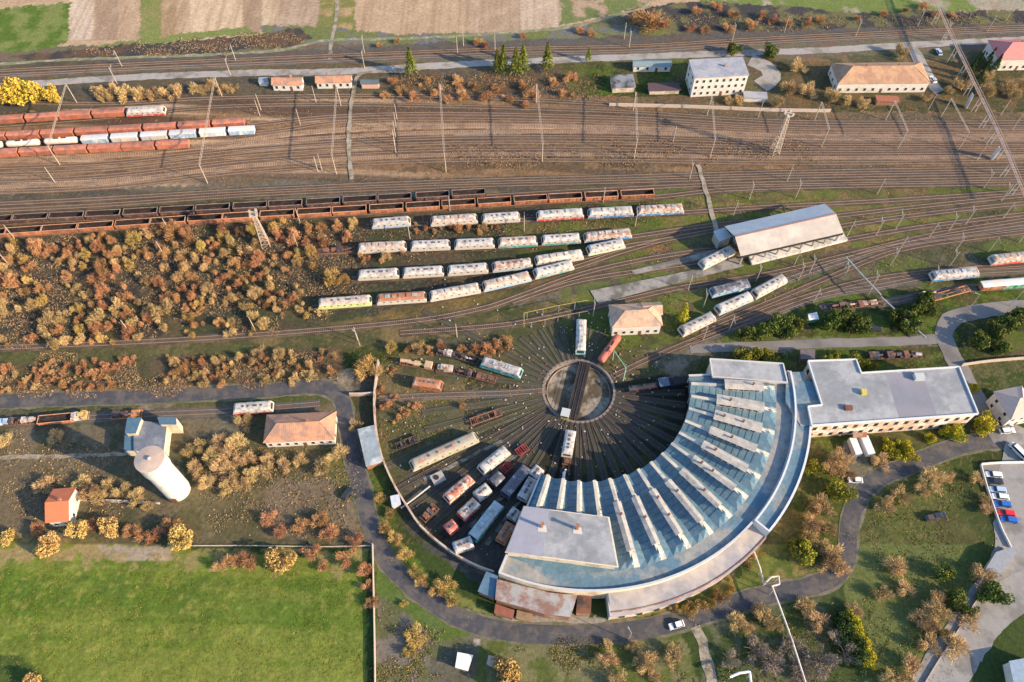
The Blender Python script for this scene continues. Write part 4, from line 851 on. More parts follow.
# walls and fences
def wallrun(name, pts, h, th, m, label, cat='wall', px=True, cap=None, step=3, rag=.0):
    c = smooth_line(PV(pts) if px else pts, step); n = len(c); o = empty(name, (c[n//2].x, c[n//2].y, 0), 0, label, cat); bx, by = o.location.x, o.location.y
    L_ = []; R_ = []; hs = [h+random.uniform(-rag, rag) for _ in c]
    for i, p in enumerate(c):
        t = (c[min(i+1, n-1)]-c[max(i-1, 0)]).normalized(); q = Vector((-t.y, t.x))*th/2
        L_.append((p.x+q.x-bx, p.y+q.y-by)); R_.append((p.x-q.x-bx, p.y-q.y-by))
    v = [(*a, 0) for a in L_]+[(*a, hs[i]) for i, a in enumerate(L_)]+[(*a, 0) for a in R_]+[(*a, hs[i]) for i, a in enumerate(R_)]
    f = []
    for i in range(n-1): f += [(i, i+1, n+i+1, n+i)[::-1], (2*n+i, 2*n+i+1, 3*n+i+1, 3*n+i), (n+i, n+i+1, 3*n+i+1, 3*n+i)[::-1]]
    f += [(0, n, 3*n, 2*n), (n-1, 3*n-1, 4*n-1, 2*n-1)[::1]]
    MB().add(v, f).build('panel', m, o)
    if cap:
        v2 = []
        for i in range(n):
            a = Vector(L_[i]); b = Vector(R_[i]); d = (a-b).normalized()*.08
            v2 += [(*(a+d), hs[i]+.01), (*(a+d), hs[i]+.12), (*(b-d), hs[i]+.12), (*(b-d), hs[i]+.01)]
        f = []
        for i in range(n-1):
            for k in range(4): f.append((i*4+k, i*4+4+k, i*4+4+(k+1) % 4, i*4+(k+1) % 4)[::-1])
        MB().add(v2, f).build('coping', cap, o)
    return o
wm_ = mat('compound_wall', (.42, .32, .25), .9, .2, .8, (.25, .17, .13), .48, .3); cp_ = mat('wall_coping', (.50, .40, .32), .9, .15, .8, (.36, .2, .13), .45, .25)
wallrun('boundary_wall', [(379, 363), (376.5, 384), (375, 402), (376, 425), (380, 449), (386, 468), (397, 491), (410, 512), (421, 528), (440, 545), (460, 559), (480, 569), (494, 574)], 2.3, .4, wm_, 'long curved brick wall round the west side of the depot', cap=cp_, rag=.1)
wallrun('boundary_wall', [(350, 396), (362, 396), (374, 395)], 1.8, .3, wm_, 'short stub of wall joining the curved wall to the ring road', cap=cp_)
wallrun('boundary_wall', [(373, 545), (374, 590), (375, 640), (376, 720)], 1.6, .25, mat('fence_concrete', (.46, .38, .31), .9, .15), 'straight concrete fence along the right edge of the big green meadow', 'fence')
wallrun('boundary_wall', [(180, 546), (250, 546), (320, 547), (371, 546)], .6, .2, mat('fence_concrete', (.4,.4,.4)), 'low wall along the top edge of the big green meadow', 'wall')
wallrun('boundary_wall', [(80, 500), (110, 501.5), (160, 504)], 1.2, .5, mat('broken_wall', (.55, .52, .46), .9, .2, 1, (.15, .1, .08), .5, .6), 'broken white wall among the bushes left of the water tower', 'wall')
wallrun('boundary_wall', [(609, 106), (690, 108), (762, 111), (812, 112), (830, 112)], 1.6, .3, mat('fence_concrete', (.4,.4,.4)), 'low cream wall between the office building and the yard tracks', 'wall')
wallrun('boundary_wall', [(980, 465), (985, 484), (993, 508), (1001, 530), (1010, 548)], 1.0, .3, mat('white_paint_wall', (.66, .64, .6), .85, .1), 'white wall along the left side of the car park', 'wall')
wallrun('boundary_wall', [(980, 465), (1000, 463.5), (1034, 463)], 1.2, .35, mat('white_paint_wall', (.6,.6,.6)), 'white wall along the top side of the car park', 'wall')
wallrun('boundary_wall', [(1003, 548), (990, 580), (972, 606), (955, 634), (938, 660), (920, 690)], .8, .2, mat('fence_concrete', (.4,.4,.4)), 'long fence beside the worn concrete road at bottom right', 'fence')
wallrun('boundary_wall', [(961, 366), (990, 362), (1040, 358)], 1.6, .25, mat('fence_concrete', (.4,.4,.4)), 'pale wall running from the administration block to the right edge', 'wall')
# ================================================================== ROLLING STOCK
def wheelset(mb, x, mi=0):
    for s in (-1, 1): mb.tube((x, s*.68, .72), (x, s*.82, .72), .46, n=12, mi=mi)
    mb.tube((x, -.68, .72), (x, .68, .72), .09, n=6, mi=mi)
def bogie(parent, x, wb=2.2, axles=2, m=None):
    mb = MB()
    for i in range(axles): wheelset(mb, x-wb/2+i*wb/(axles-1))
    for s in (-1, 1): mb.box(x-wb/2-.6, x+wb/2+.6, s*1.02-.09, s*1.02+.09, .5, .95)
    mb.box(x-.4, x+.4, -1.0, 1.0, .6, .98)
    mb.v = [(a, b, c-.0+TZ) for a, b, c in mb.v]
    return mb.build('bogie', m or M['dark'], parent)
TZ = .03
def place(p1, p2, z, fixed=None):
    a = Vector(P(*p1, z)); b = Vector(P(*p2, z)); d = b-a
    return (a+b)/2, math.atan2(d.y, d.x), d.length
def weathered(name, c, patch, amt): return mat(name, c, .7, .16, .9, patch, amt, .55, rnd=.12, sharp=.1)
R_WHITE = weathered('loco_roof_white', (.45, .43, .40), (.29, .25, .21), .46)
R_BROWN = weathered('loco_roof_brown', (.40, .29, .22), (.60, .55, .5), .45)
R_RUST = weathered('loco_roof_rust', (.32, .14, .07), (.36, .26, .2), .44)
R_GREY = weathered('loco_roof_grey', (.40, .40, .40), (.25, .2, .17), .47)
R_DARK = weathered('loco_roof_dark', (.10, .10, .12), (.3, .3, .32), .42)
paints = {}
def paint_m(key, c, patch=(.45, .42, .38), amt=.44):
    if key not in paints: paints[key] = mat('paint_'+key, c, .6, .12, .8, patch, amt, .6)
    return paints[key]
CREAM_B = paint_m('cream', (.50, .455, .39)); TEAL = paint_m('teal', (.06, .30, .28)); BLUE = paint_m('blue', (.05, .20, .45)); RED = paint_m('red', (.55, .06, .05)); GREEN = paint_m('green', (.06, .30, .16))
RUSTB = paint_m('rust', (.34, .13, .06), (.45, .3, .2)); YGREEN = paint_m('yellow_green', (.50, .58, .22)); LBLUE = paint_m('light_blue', (.24, .42, .58)); GREYB = paint_m('grey', (.34, .34, .34)); DKB = paint_m('dark_blue', (.03, .06, .10), (.1, .1, .12)); ORANGE = paint_m('orange', (.42, .15, .05), (.22, .10, .06), .5)
def loco(p1, p2, label, body=CREAM_B, band=BLUE, roof=R_WHITE, electric=True, L0=None, group=None, name=None, z=4.0, cat='locomotive', stripe_hi=True, hood=False):
    c, a, L_ = place(p1, p2, z); L_ = L0 or L_
    o = empty(name or ('electric_locomotive' if electric else 'diesel_locomotive'), (c.x, c.y, 0), a, label, cat, group)
    X = L_/2; W_ = 1.68; e = min(1.1, X*.15)
    # body: slanted cab ends
    prof = [(-X+.15, 1.15), (X-.15, 1.15), (X, 1.9), (X-e*.75, 3.35), (-X+e*.75, 3.35), (-X, 1.9)]
    n = len(prof); mb = MB(); vs_ = [(x, -W_, zz) for x, zz in prof]+[(x, W_, zz) for x, zz in prof]
    mb.add(vs_, [tuple(range(n)), tuple(range(2*n-1, n-1, -1))]+[(i, n+i, n+(i+1) % n, (i+1) % n) for i in range(n)]); mb.build('body', body, o)
    xr = X-e*.72
    mb = MB(); arc_ = [(-W_-.04, 3.30), (-W_*.93, 3.62), (-W_*.6, 3.88), (0, 3.98), (W_*.6, 3.88), (W_*.93, 3.62), (W_+.04, 3.30)]; k = len(arc_)
    vs_ = [(-xr-.1, y, zz) for y, zz in arc_]+[(-xr+.5, y*.98, zz+.02) for y, zz in arc_]+[(xr-.5, y*.98, zz+.02) for y, zz in arc_]+[(xr+.1, y, zz) for y, zz in arc_]
    for i, (x, y, zz) in enumerate(vs_):
        if i < k or i >= 3*k: vs_[i] = (x, y, 3.30+(zz-3.30)*.55)
    fs = []
    for j in range(3): fs += [(j*k+i, j*k+i+1, (j+1)*k+i+1, (j+1)*k+i)[::-1] for i in range(k-1)]
    fs += [tuple(range(k)), tuple(range(4*k-1, 3*k-1, -1))]
    mb.add(vs_, fs); ro = mb.build('roof', roof, o)
    zb = (1.2, 2.15) if stripe_hi else (1.2, 1.6)
    for s in (-1, 1):
        y = (s*W_, s*(W_+.03)); MB().box(-X+.35, X-.35, min(y), max(y), *zb).build('side_band', band, o)
        k_ = max(3, int(L_/2.6))
        mbw = MB(); y = (s*W_, s*(W_+.035))
        for i in range(k_):
            x = -X+2.6+(2*X-5.2)*i/(k_-1)
            MB().box(x-.30, x+.30, min(y), max(y), 2.5, 2.95).build('window' if not electric or i % 2 else 'grille', M['glass'], o) if i in (0, k_-1) or electric or True else None
    for s in (-1, 1):
        x0 = s*(X-.05); x1 = s*(X-e*.62)
        q = [(s*(X-.22), -1.2, 2.35), (s*(X-.22), 1.2, 2.35), (s*(X-e*.62), 1.1, 3.15), (s*(X-e*.62), -1.1, 3.15)]
        q = [(a_+s*.05, b_, c_) for a_, b_, c_ in q]
        MB().add(q, [(0, 1, 2, 3) if s > 0 else (3, 2, 1, 0)]).build('windscreen', M['glass'], o)
    MB().box(-X+.3, X-.3, -1.25, 1.25, .85, 1.15).box(-2.2, 2.2, -1.2, 1.2, .45, .85).build('underframe', M['dark'], o)
    for s in (-1, 1): bogie(o, s*(X-3.9), 3.6 if L_ > 15 else 2.2, 3 if L_ > 15 else 2)
    for s in (-1, 1):
        for y in (-.87, .87): MB().tube((s*(X-.1), y, 1.05), (s*(X+.5), y, 1.05), .12, n=8).tube((s*(X+.45), y, 1.05), (s*(X+.55), y, 1.05), .24, n=10).build('buffer', M['dark'], o)
    if electric:
        for s in (-1, 1):
            x = s*(X-4.0); mb = MB()
            for y in (-.5, .5): mb.bar((x-s*.9, y, 4.02), (x+s*.7, y*.7, 4.32), .06).bar((x+s*.7, y*.7, 4.32), (x-s*.5, y*1.2, 4.45), .06)
            mb.bar((x-s*.5, -.8, 4.46), (x-s*.5, .8, 4.46), .1); mb.box(x-.9, x+.9, -.6, .6, 3.97, 4.08)
            mb.build('pantograph', M['steelg'], o)
        for i, (x, l, w_, h) in enumerate([(-.28*X, .8, .7, .3), (.02*X, 1.1, .6, .22), (.30*X, .7, .75, .3)]):
            MB().box(x-l, x+l, -w_, w_, 3.93, 3.98+h).build('roof_box', roof, ro)
    else:
        for i, x in enumerate([-.45*X, -.2*X, .45*X]):
            MB().tube((x, 0, 3.9), (x, 0, 4.1), .42, n=14).build('fan', mat('fan_grille', (.10, .10, .10), .8, .3), ro)
        MB().box(.05*X, .25*X, -.35, .35, 3.9, 4.1).build('exhaust', mat('fan_grille', (.1,.1,.1)), ro)
    return o
rowA = 'in the top row of laid-up locomotives'
loco((371, 221), (410, 218), 'white-roofed short diesel locomotive, leftmost in the top row of laid-up locomotives', electric=False, band=LBLUE)
loco((430, 218.5), (477.5, 215.5), 'brown-roofed cream locomotive, second from left in the top row of laid-up locomotives', roof=R_BROWN, band=CREAM_B)
loco((481.5, 216), (520, 213.7), 'white-roofed diesel locomotive just left of the red striped locomotive', electric=False, band=CREAM_B)
loco((536.5, 213), (584, 210), 'white locomotive with red stripes along its side below the rusty open wagons', band=RED)
loco((588, 210.5), (634, 208), 'white locomotive with a blue band right of the red striped locomotive', band=BLUE)
loco((637.5, 208), (684.5, 205.5), 'rust-speckled white and blue locomotive, rightmost in the top row', band=BLUE, roof=weathered('loco_roof_speckled', (.56, .50, .45), (.33, .2, .14), .52))
loco((357, 245.5), (406, 243), 'rusty-roofed white locomotive, leftmost in the second row of laid-up locomotives', roof=R_BROWN, band=CREAM_B)
loco((410, 243.3), (450, 241.6), 'white-roofed diesel locomotive, second from left in the second row', electric=False, band=CREAM_B)
loco((454, 241.7), (494.5, 240), 'cream-roofed diesel locomotive, third from left in the second row', electric=False, band=CREAM_B)
loco((498, 240), (537.5, 238), 'cream locomotive with a teal band near the middle of the second row', band=TEAL, electric=False, roof=R_BROWN)
loco((541.5, 237.5), (581, 235), 'white-roofed locomotive with a teal band in the second row', band=TEAL, electric=False)
loco((584, 235), (632, 230), 'brown-roofed locomotive with a bright blue band ending the second row', band=BLUE, roof=weathered('loco_roof_speckled', (.5,.5,.5), (.3,.3,.3), .5))
loco((587.5, 248), (625, 240), 'cream-green locomotive parked just below the right end of the second row', band=paint_m('pale_green', (.42, .52, .38)), electric=False)
loco((357, 272.5), (398.5, 270.3), 'white diesel locomotive, leftmost in the third row of laid-up locomotives', electric=False, band=CREAM_B)
loco((402, 270.3), (443.5, 268), 'white diesel locomotive, second from left in the third row', electric=False, band=CREAM_B)
loco((447, 268), (488, 265), 'white diesel locomotive, third from left in the third row', electric=False, band=CREAM_B)
loco((492, 264.5), (532.5, 260), 'white locomotive with a rust patch and blue band in the third row', band=LBLUE, electric=False, roof=weathered('loco_roof_speckled', (.5,.5,.5), (.3,.3,.3), .5))
loco((535, 258.5), (583.5, 251.3), 'cream-roofed electric locomotive at the right end of the third row', band=CREAM_B, roof=weathered('loco_roof_cream', (.56, .50, .42), (.35, .27, .2), .46))
loco((317, 301.3), (371, 297.3), 'long railcar with yellow-green sides beside the thicket', body=YGREEN, band=YGREEN, roof=weathered('railcar_roof', (.50, .42, .34), (.3, .25, .22), .46), electric=False, cat='railcar', name='railcar')
loco((376, 297), (426, 293.8), 'locomotive with an orange rusted roof in the lowest row of laid-up locomotives', roof=R_RUST, band=CREAM_B)
loco((429, 293.7), (480, 284.8), 'cream electric locomotive right of the orange rusted one in the lowest row', band=CREAM_B, roof=weathered('loco_roof_cream', (.5,.5,.5), (.3,.3,.3), .5))
loco((482.5, 284), (530.5, 273), 'brown-roofed locomotive with light blue sides in the lowest row', band=LBLUE, roof=R_BROWN)
loco((534, 271.3), (573.5, 261.5), 'white-roofed teal-sided locomotive at the right end of the lowest row', band=TEAL, electric=False)
# right side
loco((711.5, 290), (751, 281), 'dark-roofed coach with pale blue edges above the blue-white locomotives', roof=R_DARK, band=LBLUE, body=LBLUE, electric=False, name='coach', cat='coach')
loco((717.5, 308), (752.5, 293), 'pale blue and white railcar, middle of the three beside the conifer', band=LBLUE, electric=False, name='railcar', cat='railcar')
loco((754.5, 292), (786.5, 275), 'white railcar with a blue nose, upper right of the three beside the conifer', band=CREAM_B, electric=False, name='railcar', cat='railcar')
loco((681, 329.5), (715, 313), 'white railcar with a grey-patched roof, lowest of the three beside the conifer', band=CREAM_B, electric=False, name='railcar', cat='railcar')
loco((709, 259), (727, 250), 'white railcar half hidden under the left end of the open hall', band=CREAM_B, electric=False, name='railcar', cat='railcar', L0=15)
loco((992.5, 257.5), (1034, 253), 'red and white locomotive at the right edge among the eastern tracks', band=RED, roof=R_BROWN)
loco((933, 273.5), (980.5, 269), 'blue and cream locomotive with a worn grey roof on the eastern tracks', band=BLUE, roof=R_GREY, body=CREAM_B)
# at and around the turntable
loco((580.8, 351), (581.8, 317), 'teal-sided locomotive with a long white roof standing above the turntable', band=TEAL, body=TEAL)
loco((481, 359), (522, 371.5), 'turquoise locomotive with a pale roof pointing at the turntable from upper left', band=TEAL, body=TEAL, roof=R_GREY)
loco((567.3, 452), (570.8, 431), 'small white-roofed shunter below the turntable bridge', band=GREYB, electric=False, L0=9, name='shunter')
loco((480, 469), (507.5, 447), 'white locomotive with rust at its upper end, highest in the scrap lines', band=GREYB, roof=R_WHITE)
loco((445.5, 498), (472, 476), 'rust and white locomotive below the white one in the scrap lines', roof=weathered('loco_roof_rustwhite', (.58, .5, .45), (.42, .16, .09), .54), band=RUSTB, electric=False)
loco((471.5, 537.5), (500, 501), 'teal-white locomotive lying in the shade left of the workshop block', roof=weathered('loco_roof_teal', (.36, .44, .46), (.5, .52, .52), .47), band=TEAL, body=TEAL)
loco((521.5, 498), (534, 477), 'grey locomotive beside the first ribs of the engine shed roof', roof=R_GREY, band=GREYB, body=GREYB, electric=False)
for a_, b_, lab, rf, bd_ in [((460, 515.5), (477, 499.5), 'red-edged rusty shunter with a striped hood between the scrap lines', R_BROWN, RED), ((475.5, 495.5), (489, 485.5), 'short white box-bodied shunter above the red-edged shunter', R_WHITE, GREYB),
                         ((446, 529), (455.5, 522), 'small red scrapped cab at the lower end of the scrap lines', paint_m('faded_red', (.42, .12, .09), (.5, .3, .25)), RED),
                         ((500, 541), (511.5, 522), 'rusty brown shunter against the workshop block', R_RUST, RUSTB), ((510.5, 518), (517.5, 508.5), 'short white-grey shunter above the rusty brown one by the workshop block', R_GREY, GREYB),
                         ((532, 475.5), (540.5, 466.5), 'white-roofed stub of a shunter touching the first rib of the engine shed', R_WHITE, RUSTB)]:
    loco(a_, b_, lab, roof=rf, band=bd_, body=bd_, electric=False, name='shunter')
loco((410, 464), (477, 434), 'long weathered green-grey coach lying alone in the grass inside the curved wall', roof=weathered('coach_roof', (.36, .35, .28), (.42, .24, .16), .46), body=paint_m('olive', (.34, .34, .22)), band=paint_m('olive', (.3, .3, .2)), electric=False, name='coach', cat='coach')
loco((231.5, 407), (272, 404), 'white railcar with a red band beside the road above the orange-roofed house', roof=R_WHITE, band=RED, electric=False, name='railcar', cat='railcar')
loco((125, 109), (164, 107), 'white locomotive with red marks at the head of the top orange train', roof=R_WHITE, band=RED)
loco((412, 379.5), (442, 384), 'bright orange rusted steam engine shell in the dry grass', roof=R_RUST, body=ORANGE, band=ORANGE, electric=False, name='engine_shell', cat='locomotive')
loco((504, 494), (528, 465), 'sooty black locomotive in the shadow between the scrap lines', roof=R_DARK, band=DKB, body=DKB, electric=False)
loco((492, 482), (502, 473), 'short dark shunter above the striped-hood shunter', roof=R_DARK, band=DKB, body=DKB, electric=False, name='shunter')
loco((456, 546), (470, 541), 'small pale works trolley beside the curved wall', roof=R_GREY, band=GREYB, body=GREYB, electric=False, name='shunter', L0=6)
# ---- wagons
def wagon_open(L_=12.7, body=None, inner=None, h=2.95):
    o = empty('open_wagon')
    X = L_/2; W_ = 1.42; mb = MB(); z0 = 1.25
    mb.box(-X, X, -W_, W_, 1.1, 1.25)
    for s in (-1, 1):
        mb.box(-X, X, *(sorted((s*W_, s*(W_-.08)))), z0, h)
        mb.box(*(sorted((s*X, s*(X-.08)))), -W_+.08, W_-.08, z0, h)
    for i in range(9):
        x = -X+.4+i*(2*X-.8)/8
        for s in (-1, 1): mb.box(x-.06, x+.06, *(sorted((s*W_, s*(W_+.10)))), z0-.1, h-.02)
    mb.build('body', body, o)
    mr = MB()
    for s in (-1, 1):
        mr.box(-X-.06, X+.06, *(sorted((s*(W_+.12), s*(W_-.12)))), h, h+.12)
        mr.box(*(sorted((s*(X+.06), s*(X-.12)))), -W_+.12, W_-.12, h, h+.12)
    mr.build('top_rim', inner, o)
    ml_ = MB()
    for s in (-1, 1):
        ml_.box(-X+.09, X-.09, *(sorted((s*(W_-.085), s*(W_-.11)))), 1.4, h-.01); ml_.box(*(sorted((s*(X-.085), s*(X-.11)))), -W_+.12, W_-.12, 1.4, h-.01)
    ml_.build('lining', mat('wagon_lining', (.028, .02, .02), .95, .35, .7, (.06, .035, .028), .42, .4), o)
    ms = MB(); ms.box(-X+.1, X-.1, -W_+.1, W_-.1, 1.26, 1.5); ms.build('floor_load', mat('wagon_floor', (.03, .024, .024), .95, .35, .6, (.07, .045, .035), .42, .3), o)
    MB().box(-X-.4, X+.4, -.9, .9, .95, 1.09).build('frame', M['dark'], o)
    for s in (-1, 1): bogie(o, s*(X-2.3), 1.8)
    return o
w_or = mat('ore_wagon_orange', (.46, .175, .08), .85, .2, .8, (.22, .10, .06), .48, .4, rnd=.18)
w_dk = mat('ore_wagon_dark', (.085, .055, .05), .85, .25, .8, (.2, .1, .07), .42, .4, rnd=.2)
rim_o = mat('rim_orange', (.52, .25, .13), .8, .2, 1, (.55, .35, .24), .45, .5, rnd=.1); rim_d = mat('rim_pale', (.20, .15, .13), .8, .2, 1, (.30, .22, .18), .5, .5)
proto = {}
def put_wagon(key, make, p1, p2, z, label, group, cat='wagon', obj=None):
    c, a, L_ = place(p1, p2, z)
    if key not in proto: proto[key] = make(); o = proto[key]
    else: o = copy_tree(proto[key])
    o.location = (c.x, c.y, 0); o.rotation_euler = (0, 0, a); tag(o, label, cat, group); return o
rear = [(-24, 12), (13, 47), (49, 83), (85.5, 119.5), (123, 157), (159.5, 193.5), (195.5, 229), (233, 266.5), (268.5, 301.5), (306.5, 339.5), (343, 376), (378, 411), (416, 449), (452, 485)]
front = [(-30, 4.5), (6, 40.5), (42, 76), (78, 112.5), (115, 149.5), (150.5, 185), (187.5, 222), (223, 256.5), (259.5, 294), (297, 331), (332, 366.5), (369.5, 403), (406, 439.5), (441.5, 475.5), (477.5, 511), (514, 547), (549, 581.5), (585, 618), (621, 654)]
for i, (a_, b_) in enumerate(rear):
    put_wagon('rear', lambda: wagon_open(12.7, w_dk, rim_d), (a_, rear_y(a_)), (b_, rear_y(b_)), 3.0, f'dark open ore wagon, {ordw(i+1)} from the left in the rear rake above the orange rake', 'dark ore wagons in the rear rake')
for i, (a_, b_) in enumerate(front):
    put_wagon('front', lambda: wagon_open(12.7, w_or, rim_o), (a_, front_y(a_)), (b_, front_y(b_)), 3.0, f'rusty orange open wagon, {ordw(i+1)} from the left in the rake beside the thicket', 'rusty orange wagons in the front rake')
def wagon_box(L_, body, roof, rise=.35, h=3.35):
    o = empty('covered_wagon'); X = L_/2; W_ = 1.42
    mb = MB().box(-X, X, -W_, W_, 1.1, h)
    for i in range(7):
        x = -X+.5+i*(2*X-1)/6
        for s in (-1, 1): mb.box(x-.05, x+.05, *(sorted((s*W_, s*(W_+.08)))), 1.1, h-.02)
    mb.build('body', body, o)
    arc_ = [(-W_-.08, h-.02), (-W_*.7, h+rise*.7), (0, h+rise), (W_*.7, h+rise*.7), (W_+.08, h-.02)]; k = 5
    vs_ = [(-X-.08, y, z) for y, z in arc_]+[(X+.08, y, z) for y, z in arc_]
    MB().add(vs_, [(i, k+i, k+i+1, i+1) for i in range(k-1)]+[(4, 3, 2, 1, 0), (5, 6, 7, 8, 9), (0, 4, 9, 5)]).build('roof', roof, o)
    MB().box(-X-.4, X+.4, -.9, .9, .95, 1.09).build('frame', M['dark'], o)
    for s in (-1, 1):
        bogie(o, s*(X-2.2), 1.8)
        y = (s*(W_+.09), s*(W_+.14)); MB().box(-1.2, 1.2, min(y), max(y), 1.25, h-.2).build('door', body, o)
    return o
def wagon_tank(L_, m):
    o = empty('tank_wagon'); X = L_/2; r = 1.35; prof = []
    mb = MB(); n = 20; rings = [(-X+.05, .25), (-X+.15, .8), (-X+.5, 1.2), (-X+1.0, r), (X-1.0, r), (X-.5, 1.2), (X-.15, .8), (X-.05, .25)]
    vs_ = [];
    for x, rr_ in rings: vs_ += [(x, rr_*math.cos(2*PI*i/n), 2.45+rr_*math.sin(2*PI*i/n)) for i in range(n)]
    fs = [(k*n+i, (k+1)*n+i, (k+1)*n+(i+1) % n, k*n+(i+1) % n) for k in range(len(rings)-1) for i in range(n)]+[tuple(range(n)), tuple(range(8*n-1, 7*n-1, -1))]
    mb.add(vs_, fs, 0, True); tk = mb.build('tank', m, o)
    MB().tube((0, 0, 3.7), (0, 0, 4.05), .42, n=12).build('hatch', m, tk)
    MB().box(-2.5, 2.5, -.3, .3, 3.82, 3.9).build('walkway', M['dark'], tk)
    MB().box(-X-.3, X+.3, -1.1, 1.1, .95, 1.15).build('frame', M['dark'], o)
    for s in (-1, 1): bogie(o, s*(X-2.2), 1.8)
    return o
hop_o = mat('hopper_orange', (.42, .14, .08), .8, .22, .8, (.26, .11, .07), .49, .4, rnd=.12); hop_r = mat('hopper_roof', (.44, .165, .10), .75, .22, .7, (.27, .13, .1), .49, .3, rnd=.12)
tank_w = mat('tank_cream', (.62, .56, .46), .6, .12, .8, (.5, .3, .2), .42, .4, rnd=.08); boxw = mat('wagon_pale', (.52, .54, .57), .7, .15, .8, (.6, .52, .42), .48, .4, rnd=.14); boxb = mat('wagon_blue_white', (.30, .42, .55), .7, .15, .8, (.6, .6, .6), .47, .4, rnd=.1)
def row_y(tab): return lambda x: float(np.interp(x, [t[0] for t in tab], [t[1] for t in tab]))
yA = row_y([(-20, 118.5), (40, 114.5), (124, 109.5)]); yB = row_y([(-20, 134.5), (88, 129), (245, 119.5)]); yC = row_y([(-20, 143.7), (60, 138.6), (250, 127.3)]); yD = row_y([(-20, 151.8), (35, 148.7), (190, 141)])
for nm, yy_, segs, gl in (('A', yA, [(-10, 22.5), (25, 56.5), (58, 89.5), (91.5, 124)], 'top'), ('B', yB, [(-28, 4.5), (6.5, 38), (40.5, 72.5), (75, 107), (109, 140), (143.5, 175), (178, 209.5), (212, 244)], 'second'), ('D', yD, [(-16, 16.5), (19, 51), (53.5, 85.5), (88, 120), (121.5, 153), (156, 188)], 'bottom')):
    for i, (a_, b_) in enumerate(segs):
        put_wagon('hop', lambda: wagon_box(12.6, hop_o, hop_r), (a_, yy_(a_)), (b_, yy_(b_)), 3.5, f'orange covered hopper wagon, {ordw(i+1)} from the left in the {gl} orange row at upper left', 'orange covered wagons at upper left')
for i, (a_, b_, k_) in enumerate([(-32, 1.5, 't'), (4, 39.5, 't'), (42, 77.5, 't'), (80.5, 107, 'b'), (110.5, 136.5, 'p'), (140, 166.5, 'p'), (169, 195, 'b'), (199, 225, 'p'), (228, 254, 'b')]):
    mk = {'t': lambda: wagon_tank(13.2, tank_w), 'p': lambda: wagon_box(10.2, boxw, boxw, .3), 'b': lambda: wagon_box(10.2, boxb, boxw, .3)}[k_]
    wd_ = {'t': 'cream tank wagon', 'p': 'pale grey covered wagon', 'b': 'pale blue covered wagon'}[k_]
    put_wagon('c'+k_, mk, (a_, yC(a_)), (b_, yC(b_)), 3.5, f'{wd_}, {ordw(i+1)} from the left in the pale row between orange wagons', {'t': 'cream tank wagons', 'p': 'pale covered wagons', 'b': 'pale blue covered wagons'}[k_])
put_wagon('gw', lambda: wagon_box(8.5, RUSTB, boxw, .3), (983.5, 284), (1004, 282), 3.5, 'short rusty wagon with a pale blue-white roof left of the green wagon', None)
put_wagon('gg', lambda: wagon_box(11, GREEN, boxw, .3), (1007, 282), (1032, 280), 3.5, 'green wagon with a white roof at the right edge', None)
# red tank beside the depot house, scrap and derelict stock
put_wagon('redtank', lambda: wagon_tank(12.5, mat('red_tank', (.42, .12, .085), .7, .15, .6, (.3, .16, .12), .42, .3)), (603.5, 356), (616.5, 338), 3.4, 'faded red tank wagon below the depot house', None)
def flat_wagon(L_, m, load=None, name='flat_wagon'):
    o = empty(name); X = L_/2
    mb = MB()
    for s in (-1, 1): mb.box(-X, X, *(sorted((s*1.35, s*1.15))), .95, 1.25)
    for i in range(6):
        x = -X+.12+i*(2*X-.24)/5; mb.box(x-.12, x+.12, -1.15, 1.15, 1.0, 1.25)
    mb.build('frame', m, o)
    for s in (-1, 1): bogie(o, s*(X-1.8), 1.8, m=m)
    if load: load(o, X)
    return o
rust_m = mat('scrap_rust', (.22, .105, .065), .9, .3, .8, (.14, .08, .06), .48, .5, rnd=.2); scrap_w = mat('scrap_pale', (.52, .48, .42), .85, .25, .8, (.28, .16, .1), .48, .6, rnd=.15); scrap_d = mat('scrap_dark', (.06, .055, .06), .85, .3, .8, (.18, .10, .07), .46, .6, rnd=.2); yel = mat('faded_yellow', (.58, .42, .12), .8, .2, .8, (.3, .15, .1), .44)
def junk(seed, cols, n=7, hmax=1.5):
    def f(o, X):
        r = random.Random(seed)
        for i in range(n):
            x = -X+.9+(2*X-1.8)*(i+.5)/n; l = r.uniform(.5, 1.0)*X*1.5/n; h = r.uniform(.4, hmax); w_ = r.uniform(.6, 1.3)
            mb = MB()
            if r.random() < .4: mb.tube((x-l, 0, 1.3+h*.45), (x+l, r.uniform(-.3, .3), 1.3+h*.45), h*.45, n=10)
            else: mb.box(x-l, x+l, -w_, w_, 1.26, 1.26+h)
            turned(mb, 0).build('scrap_load', r.choice(cols), o)
    return f
def derelict(p1, p2, label, m, ld, z=2.0, cat='wagon', name='derelict_wagon'):
    c, a, L_ = place(p1, p2, z); o = flat_wagon(L_, m, ld, name); o.location = (c.x, c.y, 0); o.rotation_euler = (0, 0, a); tag(o, label, cat); return o
derelict((311, 250), (354, 247.5), 'low rust-brown derelict wagon left of the second row of locomotives', rust_m, junk(1, [rust_m, scrap_d], 8, .9))
derelict((400, 360), (434, 366), 'derelict wagon carrying tan and yellow tanks in the grass', rust_m, junk(2, [yel, scrap_w, mat('tan_scrap', (.45, .32, .2), .8, .2)], 5, 1.5))
derelict((436, 366.5), (453, 368.5), 'pale boiler wagon right of the yellow tanks', rust_m, junk(3, [scrap_w], 3, 1.6))
derelict((454, 369), (474, 373.5), 'dark scrapped engine with a brown cab right of the pale boiler wagon', scrap_d, junk(4, [scrap_d, rust_m], 5, 2.2))
derelict((475, 374), (496, 379), 'rusty bare frame at the right end of the lower scrap chain', rust_m, junk(5, [rust_m, scrap_d], 6, .8))
